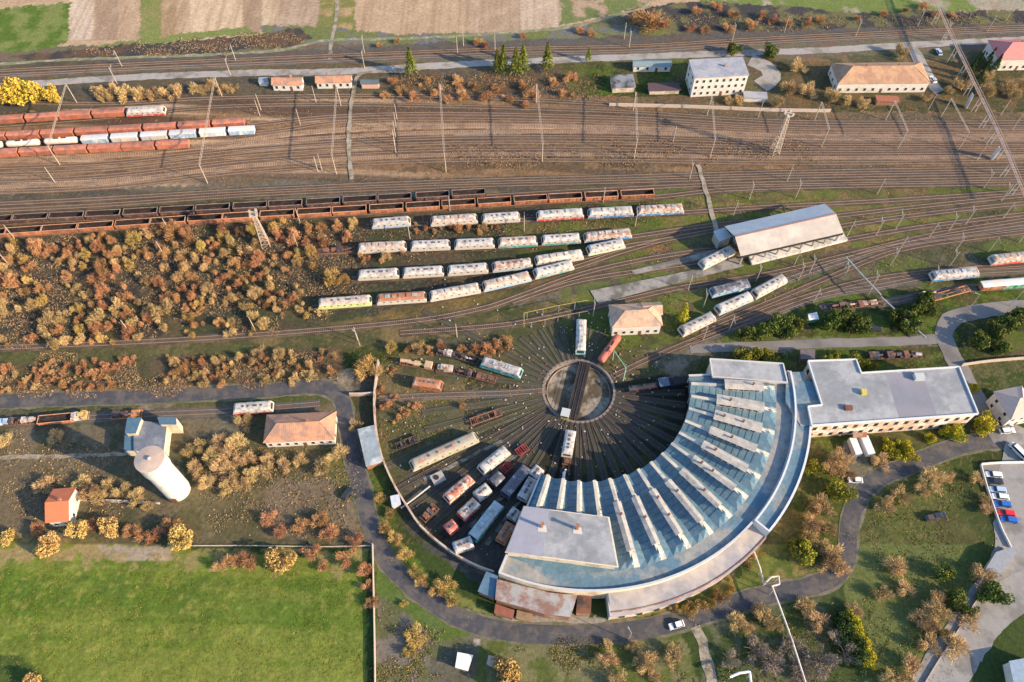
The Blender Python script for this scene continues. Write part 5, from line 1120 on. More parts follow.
derelict((437, 350), (456, 354), 'broken white-topped wagon at the left end of the upper scrap chain', scrap_d, junk(6, [scrap_w, scrap_d], 5, 1.4))
derelict((457, 354), (478, 360), 'dark scrap wagon behind the turquoise locomotive', scrap_d, junk(7, [scrap_d, rust_m, scrap_w], 6, 1.3))
derelict((470.5, 422), (501, 411.5), 'rusty bare wagon frame with open bays in the grass left of the turntable', rust_m, None, 1.2)
derelict((396, 447), (419, 438), 'short dark row of rusted axles on a frame near the curved wall', scrap_d, None, 1.0)
derelict((502, 471), (511, 463.5), 'dark red bogie frame in the scrap lines', mat('dark_red', (.25, .05, .05), .8, .3), None, 1.2)
derelict((517, 453), (527, 446), 'red bogie frame highest up in the scrap lines', mat('dark_red', (.25, .05, .05)), None, 1.2)
derelict((422, 519), (436, 505), 'heap of reddish scrap wagons against the curved wall', rust_m, junk(8, [rust_m, scrap_d], 6, 1.1))
derelict((566.3, 464), (567.2, 457.5), 'brown stub wagon behind the small shunter below the turntable', rust_m, junk(9, [rust_m], 2, 1.6))
derelict((563.5, 480), (565.3, 468), 'white-topped wagon at the foot of the engine shed below the turntable', scrap_d, junk(10, [mat('white_sheet', (.6,.6,.6))], 2, 1.9))
derelict((-8, 422), (15, 420), 'dark wagon with pale scrap at the left edge beside the ring road', rust_m, junk(11, [scrap_w, scrap_d, boxb], 6, 1.2))
derelict((16, 420), (38, 418.5), 'rusty wagon heaped with pale scrap, second from the left edge', rust_m, junk(12, [scrap_w, rust_m], 6, 1.3))
put_wagon('gond', lambda: wagon_open(10.5, mat('gondola_orange', (.48, .17, .08), .8, .2), rim_o, 2.3), (41, 419.5), (68, 417), 2.3, 'orange open gondola beside the ring road at the left', None)
derelict((69, 417), (88, 414), 'cream battered machine on a wagon right of the orange gondola', scrap_w, junk(13, [scrap_w, yel], 5, 1.8))
derelict((110, 414.5), (141, 412.5), 'orange-brown rusty works wagon above the boxy workshop', mat('works_orange', (.44, .2, .09), .8, .2), junk(14, [mat('works_orange', (.4,.2,.1)), scrap_d], 4, 1.9))
derelict((917, 295), (938, 291), 'dark derelict wagon behind the bush left of the orange flat wagon', scrap_d, junk(15, [scrap_d, scrap_w], 5, 1.5))
derelict((932, 297), (970, 286.5), 'long flat wagon with an orange edge below the blue and cream locomotive', mat('orange_edge', (.5, .24, .12), .8, .2), junk(16, [GREYB, scrap_d], 5, .6))
derelict((831, 305.5), (852, 303.5), 'dark scrap wagon above the long bush row', scrap_d, junk(17, [scrap_d], 4, 1.0))
derelict((848, 304), (883, 300.5), 'brown flat wagon with an orange end above the long bush row', rust_m, junk(18, [rust_m, scrap_w], 7, 1.0))
derelict((868, 355), (885, 354), 'dark blue machine on a wagon, left end of the derelict row above the long block', scrap_d, junk(19, [DKB, scrap_d], 3, 1.6))
derelict((886, 354.5), (923, 353.5), 'row-end derelict wagon with brown scrap above the long block', scrap_d, junk(20, [rust_m, scrap_d, GREYB], 8, 1.5))
# steam locomotive and tender beside the turntable
c, a, L_ = place((633, 387), (677, 381), 3)
sl_ = empty('steam_locomotive', (c.x, c.y, 0), a, 'black steam locomotive with tender right of the turntable', 'locomotive')
blk_m = mat('steam_black', (.018, .024, .034), .8, .3, .8, (.05, .06, .08), .4)
MB().tube((-8, 0, 2.3), (1.5, 0, 2.3), .95, n=16).tube((-8.8, 0, 2.3), (-8, 0, 2.3), .98, n=16).build('boiler', blk_m, sl_)
MB().tube((-7.8, 0, 3.2), (-7.8, 0, 4.0), .3, n=10).build('chimney', blk_m, sl_); MB().lathe([(.5, 3.1), (.48, 3.5), (.2, 3.7), (.01, 3.75)], -4, 0, 12).build('dome', blk_m, sl_)
MB().box(1.5, 4.3, -1.45, 1.45, 1.2, 3.6).build('cab', blk_m, sl_); MB().box(1.2, 4.6, -1.6, 1.6, 3.6, 3.75).build('cab_roof', mat('cab_roof_blue', (.09, .12, .17), .6, .2), sl_)
tb = MB().box(4.9, 11, -1.4, 1.4, 1.1, 2.9).build('tender', blk_m, sl_); MB().box(6, 10.6, -1.1, 1.1, 2.9, 3.05).build('coal', M['dark'], tb)
MB().box(-8.6, 4.4, -1.2, 1.2, 1.1, 1.3).build('running_board', blk_m, sl_)
for x in (-6, -3.8, -1.6, .6, 6.2, 9.5):
    mb = MB()
    for s in (-1, 1): mb.tube((x, s*.7, .95), (x, s*.85, .95), .7 if x < 2 else .5, n=16)
    mb.tube((x, -.7, .95), (x, .7, .95), .1, n=6); mb.build('wheelset', mat('wheel_red', (.3, .03, .03), .6, .2), sl_)
# ---- road vehicles
def car(px, py, ang_deg, m, label, L_=4.3, van=False):
    x, y = P(px, py, .8); o = empty('van' if van else 'parked_car', (x, y, .13), math.radians(ang_deg), label, 'van' if van else 'car')
    X = L_/2; W_ = .87; h1 = .85 if not van else 1.2; h2 = 1.42 if not van else 2.1
    mb = MB(); n = 2
    prof = [(-X, .3), (-X, h1-.1), (-X+.25, h1), (X-.15, h1-.08), (X, h1-.3), (X, .3)]
    k = len(prof); vs_ = [(a_, -W_, b_) for a_, b_ in prof]+[(a_, W_, b_) for a_, b_ in prof]
    mb.add(vs_, [tuple(range(k))[::-1], tuple(range(k, 2*k))]+[(i, (i+1) % k, k+(i+1) % k, k+i) for i in range(k)]); mb.build('body', m, o)
    a0, a1, b0, b1 = (-X+.25, X-1.2, -X+.75, X-1.9) if not van else (-X+.1, X-.7, -X+.2, X-1.3)
    mb = MB(); w2 = W_*.82
    v = [(a0, -W_+.03, h1-.03), (a1, -W_+.03, h1-.03), (a1, W_-.03, h1-.03), (a0, W_-.03, h1-.03), (b0, -w2, h2-.06), (b1, -w2, h2-.06), (b1, w2, h2-.06), (b0, w2, h2-.06)]
    mb.add(v, [(0, 1, 5, 4), (1, 2, 6, 5), (2, 3, 7, 6), (3, 0, 4, 7)]); mb.build('windows', M['glass'], o)
    MB().box(b0-.03, b1+.03, -w2-.02, w2+.02, h2-.06, h2).build('roof', m, o)
    for sx in (-1, 1):
        for sy in (-1, 1): MB().tube((sx*X*.62, sy*.68, .32), (sx*X*.62, sy*.9, .32), .32, n=14).build('wheel', M['dark'], o)
    for sy in (-1, 1):
        MB().box(X-.02, X+.03, sy*.62-.14, sy*.62+.14, .5, .66).build('headlight', mat('lamp_glass', (.7, .7, .65), .2, .05), o)
    return o
cp_w = mat('car_white', (.72, .72, .72), .3, .03, spec=.5); cp_s = mat('car_silver', (.42, .44, .46), .3, .03, spec=.5); cp_r = mat('car_red', (.6, .02, .03), .3, .03, spec=.5); cp_b = mat('car_blue', (.02, .12, .45), .3, .03, spec=.5); cp_k = mat('car_dark', (.03, .035, .045), .3, .03, spec=.5); cp_lb = mat('car_pale_blue', (.35, .48, .62), .3, .03, spec=.5)
for px, py, an, m_, lab in [(994, 474.5, 176, cp_w, 'white car, topmost in the line in the car park'), (995, 481, 176, cp_k, 'dark car second from the top in the car park line'), (998, 489.5, 175, cp_lb, 'pale blue-white car third from the top in the car park line'), (1000.5, 496.5, 174, cp_w, 'white car fourth from the top in the car park line'), (1003, 504, 174, cp_b, 'dark blue car fifth from the top in the car park line'),
                        (1007, 513, 172, cp_r, 'red car in the car park'), (1009.5, 519.5, 172, cp_b, 'bright blue car just below the red car'), (1005.5, 424, 5, cp_s, 'silver car beside the big white house, upper of two'), (1007.5, 430.5, 5, cp_w, 'white car with a blue windscreen, lower of two beside the big white house'),
                        (855.5, 480, 178, cp_w, 'white car on the pale yard below the two containers'), (676.5, 625, 195, cp_w, 'white car driving on the ring road south of the engine shed'), (939, 51.5, 95, cp_lb, 'pale blue car in the garden right of the station building'), (933, 79, 102, cp_w, 'white car beside the right end of the station building'),
                        (875.5, 329, 0, cp_k, 'dark car on the grass below the long bush row'), (939, 515.5, 8, cp_k, 'dark pickup parked on the lawn, right of its pair'), (932, 517.5, 8, mat('car_brown', (.09, .06, .055), .5, .1), 'brownish jeep parked on the lawn, left of its pair'), (347, 493, 60, cp_k, 'dark car on the grass left of the ring road'),
                        (869, 327.5, 20, cp_k, 'dark trailer-like car left of the dark car below the bush row')]:
    car(px, py, an, m_, lab, 5.0 if py < 600 and px > 990 else 4.4)
car(1019, 452, 120, cp_w, 'white lorry-like van at the right edge above the car park', 7.0, True)
# ================================================================== MASTS, GANTRIES, PIPES
def mast_mesh(h, arm):
    o = empty('catenary_mast')
    MB().tube((0, 0, 0), (0, 0, h), .19, .12, n=8).build('post', M['mast'], o)
    if arm:
        MB().bar((0, 0, h-1.0), (arm, 0, h-.6), .09).bar((0, 0, h-2.4), (arm*.8, 0, h-.8), .07).build('bracket', M['steelg'], o)
    return o
mp = {}
def mast(px, py, h=8.5, arm=2.6, rz=PI/2):
    key = (h, arm)
    if key not in mp: mp[key] = mast_mesh(h, arm); o = mp[key]
    else: o = copy_tree(mp[key])
    x, y = P(px, py); o.location = (x, y, 0); o.rotation_euler = (0, 0, rz); o['category'] = 'mast'; return o
def mast_set(lst, group, fmt, **k):
    obs = [mast(x, y, rz=(PI/2 if (i % 3) else -PI/2), **k) for i, (x, y) in enumerate(lst)]
    for o in obs: o['group'] = group
    label_in_order(obs, fmt)
mast_set([(122, 66.5), (117, 83.5), (230.5, 75), (235.7, 60.5), (364.5, 53), (364.5, 68), (495, 50), (457.5, 54), (463.5, 46), (624, 39), (629, 47.5), (732, 41), (784, 32.5), (855.5, 36), (917.5, 26), (987, 32), (1005.5, 21), (944, 39)], 'masts along the northern main line', 'thin mast along the northern main line, %s from the left')
mast_set([(55, 182.5), (316, 102), (300.5, 125), (261, 110), (260, 116), (397, 120), (396.2, 128), (395.4, 137), (395, 146), (396, 153), (322, 170), (318, 172), (673, 142), (758, 117.5), (928, 110), (1000.5, 115), (1012, 130), (984, 139), (977, 160)], 'single masts inside the yard', 'single concrete mast inside the wide upper yard, %s from the left', arm=0)
mast_set([(15, 239), (9, 265), (170, 232.5), (164, 255), (255, 330), (130, 333), (300, 222.5), (298, 247.5), (357.5, 340), (457, 337), (450, 211), (410, 239)], 'pale masts in and around the thicket', 'pale concrete mast in or beside the thicket, %s from the left', arm=0, h=8.0)
mast_set([(603, 202.5), (524, 231), (635, 226), (733, 216), (749, 199.5), (689.5, 179), (688, 290), (703, 307.5), (756, 281), (729, 330), (703, 340), (593, 316), (787, 181), (795.5, 197.5)], 'masts round the open hall', 'mast between the locomotive rows and the open hall, %s from the left')
mast_set([(877, 194), (983.5, 188), (1001, 201), (1003, 218), (895.5, 229), (875.5, 235.5), (929, 237.5), (948.5, 231), (965.5, 224), (898.5, 251), (890, 265.5), (955, 251), (988, 252), (948.5, 267), (930.5, 284), (847, 236), (842, 280), (870.5, 289), (794, 265), (809, 273), (798, 280), (813, 302.5), (1019, 242)], 'masts in the eastern track fan', 'mast in the fan of tracks right of the open hall, %s from the left')
# head-span gantries over the yard
gobs = []
for i, (b1, b2) in enumerate([((77, 103), (60, 165)), ((222, 96.4), (207.6, 183.2)), ((341, 106), (336.5, 174)), ((441.5, 103), (446, 172)), ((536, 103), (542, 162)), ((633, 111), (634, 158)), ((707, 115), (710, 157)), ((814, 121), (821, 147.5)), ((885.5, 120), (897.5, 149)), ((940.5, 117.5), (957.5, 151))]):
    p = Vector(P(*b1)); q = Vector(P(*b2)); c = (p+q)/2; d = q-p; L_ = d.length; o = empty('yard_gantry', (c.x, c.y, 0), math.atan2(d.y, d.x), None, 'gantry', 'gantries spanning the yard tracks')
    h = 10.0
    for s in (-1, 1): MB().tube((s*L_/2, 0, 0), (s*L_/2, 0, h), .2, .15, n=8).build('post', M['mast'], o)
    mb = MB()
    for y in (-.28, .28): mb.bar((-L_/2, y, h-.1), (L_/2, y, h-.1), .12)
    k = max(4, int(L_/2.2))
    for j in range(k): mb.bar((-L_/2+L_*j/k, -.28, h-.1), (-L_/2+L_*(j+1)/k, .28, h-.1), .09)
    mb.build('beam', M['mast'], o); gobs.append(o)
label_in_order(gobs, 'gantry spanning the wide upper yard tracks, %s from the left')
# floodlight towers
def lattice(px, py, h, label):
    x, y = P(px, py); o = empty('floodlight_tower', (x, y, 0), .3, label, 'floodlight tower')
    mb = MB(); lv = 9; ws = [1.5-1.0*i/lv for i in range(lv+1)]; zs = [h*i/lv for i in range(lv+1)]
    cr = [(1, 1), (-1, 1), (-1, -1), (1, -1)]
    for i in range(lv):
        for k in range(4):
            a_ = cr[k]; b_ = cr[(k+1) % 4]
            mb.bar((a_[0]*ws[i], a_[1]*ws[i], zs[i]), (a_[0]*ws[i+1], a_[1]*ws[i+1], zs[i+1]), .2)
            mb.bar((a_[0]*ws[i], a_[1]*ws[i], zs[i]), (b_[0]*ws[i+1], b_[1]*ws[i+1], zs[i+1]), .14)
            mb.bar((a_[0]*ws[i+1], a_[1]*ws[i+1], zs[i+1]), (b_[0]*ws[i+1], b_[1]*ws[i+1], zs[i+1]), .12)
    mb.build('lattice', M['mast'], o)
    MB().box(-1.5, 1.5, -1.5, 1.5, h, h+.2).build('platform', M['mast'], o)
    for k in range(4): MB().box(cr[k][0]*1.1-.4, cr[k][0]*1.1+.4, cr[k][1]*1.1-.4, cr[k][1]*1.1+.4, h+.4, h+1.1).build('floodlight', M['mast'], o)
lattice(266, 245, 17, 'pale lattice floodlight tower standing between the orange rake and the thicket')
lattice(774, 153, 20, 'pale lattice floodlight tower below the two-storey office building')
# raised steam pipes
def pipe_run(name, pts, r, label, m, legs=True, leg_step=12, cat='pipe', sec=8):
    """pts: (px,py,z) photo points of the pipe with its real height"""
    w_ = [Vector((*P(x, y, z), z)) for x, y, z in pts]; c = w_[len(w_)//2]; o = empty(name, (c.x, c.y, 0), 0, label, cat)
    off = Vector((c.x, c.y, 0)); w_ = [v-off for v in w_]; mb = MB()
    for i in range(len(w_)-1): mb.tube(w_[i], w_[i+1], r, n=sec)
    mb.build('pipe', m, o)
    if legs:
        for i in range(len(w_)-1):
            L_ = (w_[i+1]-w_[i]).length; k = int(L_/leg_step)
            for j in range(k+1):
                p = w_[i].lerp(w_[i+1], (j+.2)/(k+1))
                MB().bar((p.x, p.y, 0), (p.x, p.y, p.z-r*.9), .15).build('support', M['steelg'], o)
    return o
pw = mat('pipe_lagging', (.62, .56, .48), .6, .1, .5, (.45, .3, .2), .42, .3)
pipe_run('steam_pipe', [(753, 549, 3), (760, 568, 3), (764, 584, 3), (771, 577, 4.5), (778.5, 576, 4.5), (779.5, 584, 4.5), (772, 586, 4.5), (780, 607, 4.5), (792, 640, 4.5), (808, 690, 4.5)], .25, 'raised white pipe with a square loop crossing the ring road at the bottom', pw)
pipe_run('gas_pipe', [(730, 677, 4), (739, 673, 4), (749.5, 671.5, 4), (752, 690, 4)], .34, 'white square pipe arch at the bottom edge', mat('pipe_white', (.75, .74, .72), .5, .05))
pipe_run('gas_pipe', [(524, 327, 1), (524, 313, 4.6), (556, 306, 4.6), (588, 300, 4.6)], .10, 'upper yellow pipe on thin posts above the turntable', mat('pipe_yellow', (.34, .27, .07), .6, .15), True, 7)
pipe_run('gas_pipe', [(529, 323, 3.4), (556, 317, 3.4), (588, 311, 3.4)], .08, 'lower yellow pipe on thin posts above the turntable', mat('pipe_yellow', (.4,.4,.1)), True, 5)
pipe_run('green_gantry', [(612.5, 360, 0.2), (614, 350.5, 4.5), (626, 368, 4.5), (623, 381, .2)], .15, 'pale green pipe frame between the turntable and the depot house', mat('pale_green_paint', (.22, .46, .30), .6, .1), False, cat='gantry')
pipe_run('steam_pipe', [(846, 257, 5), (862, 275, 5), (881, 295, 5)], .26, 'grey lagged pipe crossing the eastern tracks', mat('pipe_grey', (.36, .37, .36), .6, .15), True, 9)
pipe_run('steam_pipe', [(881, 297, 2.2), (904, 318, 2.2), (926, 338, 2.2)], .3, 'grey lagged pipe running through the bushes below the eastern tracks', mat('pipe_grey', (.3,.3,.3)), True, 9)
pipe_run('steam_pipe', [(430, 486, 1), (412, 500, 1), (401, 508, 1)], .3, 'short pale pipe from the curved wall to a small concrete box', mat('pipe_grey', (.3,.3,.3)), False)
bx = P(438, 478, .6); o = empty('concrete_box', (*bx, 0), .5, 'small pale concrete box with a round opening inside the curved wall', 'concrete box'); MB().box(-2, 2, -1.7, 1.7, 0, 1).build('chamber', M['conc'], o); MB().tube((-.4, .2, 1), (-.4, .2, 1.25), .8, n=16).build('hatch', M['dark'], o)
# steel footbridge over the yard at the right
z0 = 7.2; w_ = [Vector((*P(x, y, z0), z0)) for x, y in [(930, -12), (947, 27), (964, 62), (980, 95), (996, 128), (1010, 160), (1026, 198)]]
c = w_[3]; fb = empty('footbridge', (c.x, c.y, 0), 0, 'long narrow steel footbridge slanting across all tracks at upper right', 'footbridge'); off = Vector((c.x, c.y, 0)); w_ = [v-off for v in w_]
fbm_ = mat('footbridge_steel', (.36, .31, .29), .7, .2, .4, (.42, .24, .12), .47, .2)
mb = MB(); mr = MB()
for i in range(len(w_)-1):
    a_, b_ = w_[i], w_[i+1]; d = (b_-a_).normalized(); s_ = Vector((-d.y, d.x, 0))
    for sg in (-1, 1): mb.bar(a_+s_*sg*.5, b_+s_*sg*.5, .2, .2)
    kk = int((b_-a_).length/.9)
    for j in range(kk): p = a_.lerp(b_, (j+.5)/kk); mb.bar(p-s_*.5, p+s_*.5, .38, .06)
    for sg in (-1, 1):
        mr.bar(a_+s_*sg*.5+Vector((0, 0, 1.1)), b_+s_*sg*.5+Vector((0, 0, 1.1)), .12)
        k = int((b_-a_).length/1.5)
        for j in range(k): p = a_.lerp(b_, j/k)+s_*sg*.5; q = a_.lerp(b_, (j+1)/k)+s_*sg*.5; mr.bar(p, q+Vector((0, 0, 1.1)), .08)
    for t in (.1, .6):
        p = a_.lerp(b_, t); pm = MB()
        for sg in (-1, 1): pm.bar((p.x+s_.x*sg*.9, p.y+s_.y*sg*.9, 0), (p.x+s_.x*sg*.7, p.y+s_.y*sg*.7, z0-.1), .2)
        pm.bar((p.x-s_.x*.9, p.y-s_.y*.9, 3.5), (p.x+s_.x*.9, p.y+s_.y*.9, 3.5), .14); pm.build('pier', M['steelg'], fb)
mb.build('deck', fbm_, fb); mr.build('railing', fbm_, fb)
for (px, py, qx_, qy_) in ((1000, 148, 991, 158), (973, 94, 966, 107)):
    a_ = Vector((*P(px, py, 6.8), 6.8))-off; b_ = Vector((*P(qx_, qy_, .3), .3))-off; st_ = MB().bar(a_, b_, 2.0, .25); st_.build('stair', M['white'], fb)
# lamps and odds
for px, py, lab in ((969, 308, 'thin street lamp on the grass left of the small rusty wagon'), (1010, 306, 'street lamp on the grass below the green wagon'), (628, 640, 'lamp post beside the ring road south of the lean-to'), (360, 346, 'thin pole at the corner above the round yellow tree')):
    x, y = P(px, py); o = empty('street_lamp', (x, y, 0), random.uniform(0, 3), lab, 'street lamp'); MB().tube((0, 0, 0), (0, 0, 8), .13, .08, n=8).build('post', M['mast'], o); MB().bar((0, 0, 8), (1.4, 0, 8.3), .1).box(1.2, 1.9, -.15, .15, 8.22, 8.36).build('lamp_head', M['steelg'], o)
# ================================================================== TREES AND BUSHES
def leaf_mat(name, c1, c2, c3=None, hue=.012, val=.25):
    m = bpy.data.materials.new(name); m.use_nodes = True; nt = m.node_tree; N = nt.nodes; L = nt.links; b = N['Principled BSDF']
    b.inputs['Roughness'].default_value = .9; b.inputs['Specular IOR Level'].default_value = .15
    tc = N.new('ShaderNodeTexCoord'); oi = N.new('ShaderNodeObjectInfo')
    n = N.new('ShaderNodeTexNoise'); n.inputs['Scale'].default_value = 2.6; n.inputs['Detail'].default_value = 4; L.new(tc.outputs['Object'], n.inputs['Vector'])
    r = N.new('ShaderNodeValToRGB'); r.color_ramp.elements[0].position = .38; r.color_ramp.elements[0].color = (*c1, 1); r.color_ramp.elements[1].position = .62; r.color_ramp.elements[1].color = (*c2, 1)
    if c3: e = r.color_ramp.elements.new(.72); e.color = (*c3, 1)
    L.new(n.outputs[0], r.inputs[0])
    hs = N.new('ShaderNodeHueSaturation'); L.new(r.outputs[0], hs.inputs['Color'])
    a = N.new('ShaderNodeMapRange'); a.inputs['To Min'].default_value = .5-hue; a.inputs['To Max'].default_value = .5+hue; L.new(oi.outputs['Random'], a.inputs['Value']); L.new(a.outputs[0], hs.inputs['Hue'])
    ml = N.new('ShaderNodeMath'); ml.operation = 'MULTIPLY'; ml.inputs[1].default_value = 7.31; L.new(oi.outputs['Random'], ml.inputs[0]); fr = N.new('ShaderNodeMath'); fr.operation = 'FRACT'; L.new(ml.outputs[0], fr.inputs[0])
    v = N.new('ShaderNodeMapRange'); v.inputs['To Min'].default_value = 1-val; v.inputs['To Max'].default_value = 1+val; L.new(fr.outputs[0], v.inputs['Value']); L.new(v.outputs[0], hs.inputs['Value'])
    L.new(hs.outputs[0], b.inputs['Base Color'])
    return m
LM = dict(
 russet=leaf_mat('twigs_russet', (.33, .165, .075), (.50, .275, .14)), tan=leaf_mat('twigs_tan', (.38, .26, .12), (.56, .40, .19)),
 gold=leaf_mat('twigs_gold', (.36, .24, .08), (.50, .35, .12)), brush=leaf_mat('brush_dull', (.115, .08, .06), (.19, .13, .085)), grey=leaf_mat('twigs_grey', (.22, .18, .14), (.33, .27, .20)),
 yellow=leaf_mat('leaves_yellow', (.42, .29, .04), (.58, .41, .07), hue=.01, val=.12), olive=leaf_mat('leaves_olive', (.12, .13, .02), (.30, .27, .03), (.42, .34, .04)),
 green=leaf_mat('leaves_green', (.05, .085, .02), (.14, .16, .03), (.28, .27, .04)), dark=leaf_mat('needles_dark', (.025, .05, .018), (.06, .10, .02), (.16, .18, .03)), pine=leaf_mat('needles_pine', (.07, .10, .018), (.20, .21, .03)), hedge=leaf_mat('hedge_yellow', (.30, .27, .02), (.48, .42, .03), hue=.01, val=.1))
def faces_mesh(name, centers, dirs, length, width, mat_):
    """many small twig or leaf faces as one crown mesh"""
    n = len(centers); rs = np.random
    d = dirs/np.linalg.norm(dirs, axis=1)[:, None]; r = rs.normal(size=(n, 3)); s_ = np.cross(d, r); s_ /= np.linalg.norm(s_, axis=1)[:, None]
    l = length[:, None]/2; w_ = width[:, None]/2
    v = np.stack([centers-d*l-s_*w_, centers-d*l+s_*w_, centers+d*l+s_*w_*.5, centers+d*l-s_*w_*.5], 1).reshape(-1, 3)
    me = bpy.data.meshes.new(name); me.vertices.add(4*n); me.vertices.foreach_set('co', v.astype(np.float32).ravel())
    me.loops.add(4*n); me.loops.foreach_set('vertex_index', np.arange(4*n, dtype=np.int32)); me.polygons.add(n)
    me.polygons.foreach_set('loop_start', np.arange(0, 4*n, 4, dtype=np.int32)); me.polygons.foreach_set('loop_total', np.full(n, 4, dtype=np.int32)); me.update(calc_edges=True)
    me.materials.append(mat_); return me
def crown_mesh(name, kind, m, seed):
    """unit crown: radius 1, height about 1.5, base at z 0"""
    rs = np.random.RandomState(seed); np.random.seed(seed)
    if kind == 'bare':                 # upward-spreading twigs in uneven lobes
        k = rs.randint(9, 14); lob = np.stack([rs.uniform(-.6, .6, k), rs.uniform(-.6, .6, k), rs.uniform(.4, 1.05, k)], 1); lr = rs.uniform(.28, .5, k)
        n = 1300; w_ = rs.randint(0, k, n); p = rs.normal(size=(n, 3)); p /= np.linalg.norm(p, axis=1)[:, None]; p *= (rs.uniform(.2, 1, n)**.6)[:, None]
        c = lob[w_]+p*lr[w_][:, None]; d = c-np.array([0, 0, .1])+rs.normal(size=(n, 3))*.35; L_ = rs.uniform(.12, .36, n); W_ = rs.uniform(.012, .042, n)
    elif kind == 'scrub':
        k = rs.randint(5, 9); lob = np.stack([rs.uniform(-.65, .65, k), rs.uniform(-.65, .65, k), rs.uniform(.15, .55, k)], 1); lr = rs.uniform(.25, .48, k)
        n = 950; w_ = rs.randint(0, k, n); p = rs.normal(size=(n, 3)); p /= np.linalg.norm(p, axis=1)[:, None]; p *= (rs.uniform(.2, 1, n)**.6)[:, None]
        c = lob[w_]+p*lr[w_][:, None]; c[:, 2] = np.abs(c[:, 2]); d = c+rs.normal(size=(n, 3))*.4+np.array([0, 0, .4]); L_ = rs.uniform(.10, .28, n); W_ = rs.uniform(.016, .05, n)
    elif kind == 'leafy':
        k = rs.randint(13, 18); lob = np.stack([rs.uniform(-.58, .58, k), rs.uniform(-.58, .58, k), rs.uniform(.35, 1.15, k)], 1); lr = rs.uniform(.28, .46, k)
        n = 1700; w_ = rs.randint(0, k, n); p = rs.normal(size=(n, 3)); p /= np.linalg.norm(p, axis=1)[:, None]; p *= (rs.uniform(.35, 1, n)**.5)[:, None]
        c = lob[w_]+p*lr[w_][:, None]; d = rs.normal(size=(n, 3)); L_ = rs.uniform(.08, .19, n); W_ = rs.uniform(.06, .13, n)
    else:                              # conifer, unit height 3.2
        n = 1100; t = rs.uniform(0, 1, n)**.8; a = rs.uniform(0, 2*PI, n); tier = .75+.25*np.sin(t*34); r = (1-t)*tier*(rs.uniform(.3, 1, n)**.5)*(1+.15*np.sin(a*5))
        c = np.stack([np.cos(a)*r, np.sin(a)*r, .25+t*2.9], 1); d = np.stack([np.cos(a), np.sin(a), -.25+rs.normal(size=n)*.3], 1); L_ = rs.uniform(.16, .32, n); W_ = rs.uniform(.05, .12, n)
    return faces_mesh(name, c, d, L_, W_, m)
def trunk_mesh(kind, seed):
    r = random.Random(seed); mb = MB()
    if kind == 'conifer': mb.tube((0, 0, 0), (0, 0, 2.9), .07, .01, n=6)
    elif kind == 'scrub':
        for i in range(7):
            a = r.uniform(0, 2*PI); q = r.uniform(.25, .6); mb.tube((0, 0, 0), (math.cos(a)*q, math.sin(a)*q, r.uniform(.3, .6)), .03, .01, n=4)
    else:
        mb.tube((0, 0, 0), (.02, .01, .45), .06, .045, n=7)
        for i in range(8):
            a = i*PI/4+r.uniform(-.3, .3); q = r.uniform(.25, .6); z = r.uniform(.6, 1.15); p = (math.cos(a)*q, math.sin(a)*q, z)
            mb.tube((.02, .01, r.uniform(.3, .45)), p, .03, .012, n=5)
            for j in range(2): mb.tube(p, (p[0]*1.3+r.uniform(-.15, .15), p[1]*1.3+r.uniform(-.15, .15), z+r.uniform(.1, .3)), .012, .005, n=4)
    o = mb.build('trunk', M['wood']); me = o.data; bpy.data.objects.remove(o); return me
VM = {}
def tree(kind, colr, px, py, dia, name, cat, hscale=1.0, label=None, group=None, z=0, world=None):
    """dia: crown width in metres; px,py: foot of the tree"""
    v = random.randint(0, 3 if kind != 'scrub' else 5); key = (kind, colr, v)
    if key not in VM: VM[key] = (crown_mesh('crown', kind, LM[colr], {'bare': 10, 'scrub': 30, 'leafy': 50, 'conifer': 70}[kind]+v), trunk_mesh(kind, 7+v))
    x, y = world or P(px, py); s_ = dia/2
    o = empty(name, (x, y, z), random.uniform(0, 2*PI), label, cat, group); o.scale = (s_*random.uniform(.92, 1.08), s_*random.uniform(.92, 1.08), s_*hscale)
    for nm, me in (('crown', VM[key][0]), ('trunk', VM[key][1])):
        c = bpy.data.objects.new(nm, me); COL.objects.link(c); c.parent = o
    return o
def grove(lst, kind, colr, group, fmt, name, cat, hscale=1.0):
    obs = [tree(kind, colr, x, y, d, name, cat, hscale*random.uniform(.9, 1.1), group=group) for x, y, d in lst]
    if len(obs) == 1: obs[0]['label'] = fmt
    else: label_in_order(obs, fmt)
    return obs
# conifers
grove([(412, 76, 8), (497.5, 73, 6), (503.5, 73, 7), (516, 74, 7.5), (523, 73, 7), (547, 70, 7), (588, 62, 4)], 'conifer', 'pine', 'conifers along the northern road', 'tall lit conifer beside the northern road, %s from the left', 'conifer', 'conifer', 1.25)
grove([(681, 323, 5.5)], 'conifer', 'hedge', None, 'narrow golden green conifer right of the white depot house', 'conifer', 'conifer', 1.3)
grove([(967, 76, 4.5), (974, 70, 4.5), (983, 73, 4.6), (992, 72, 5), (988, 62, 4), (976, 84, 4.5)], 'conifer', 'dark', 'conifers beside the footbridge', 'dark conifer beside the footbridge and the pink-roofed house, %s from the left', 'conifer', 'conifer', 1.3)
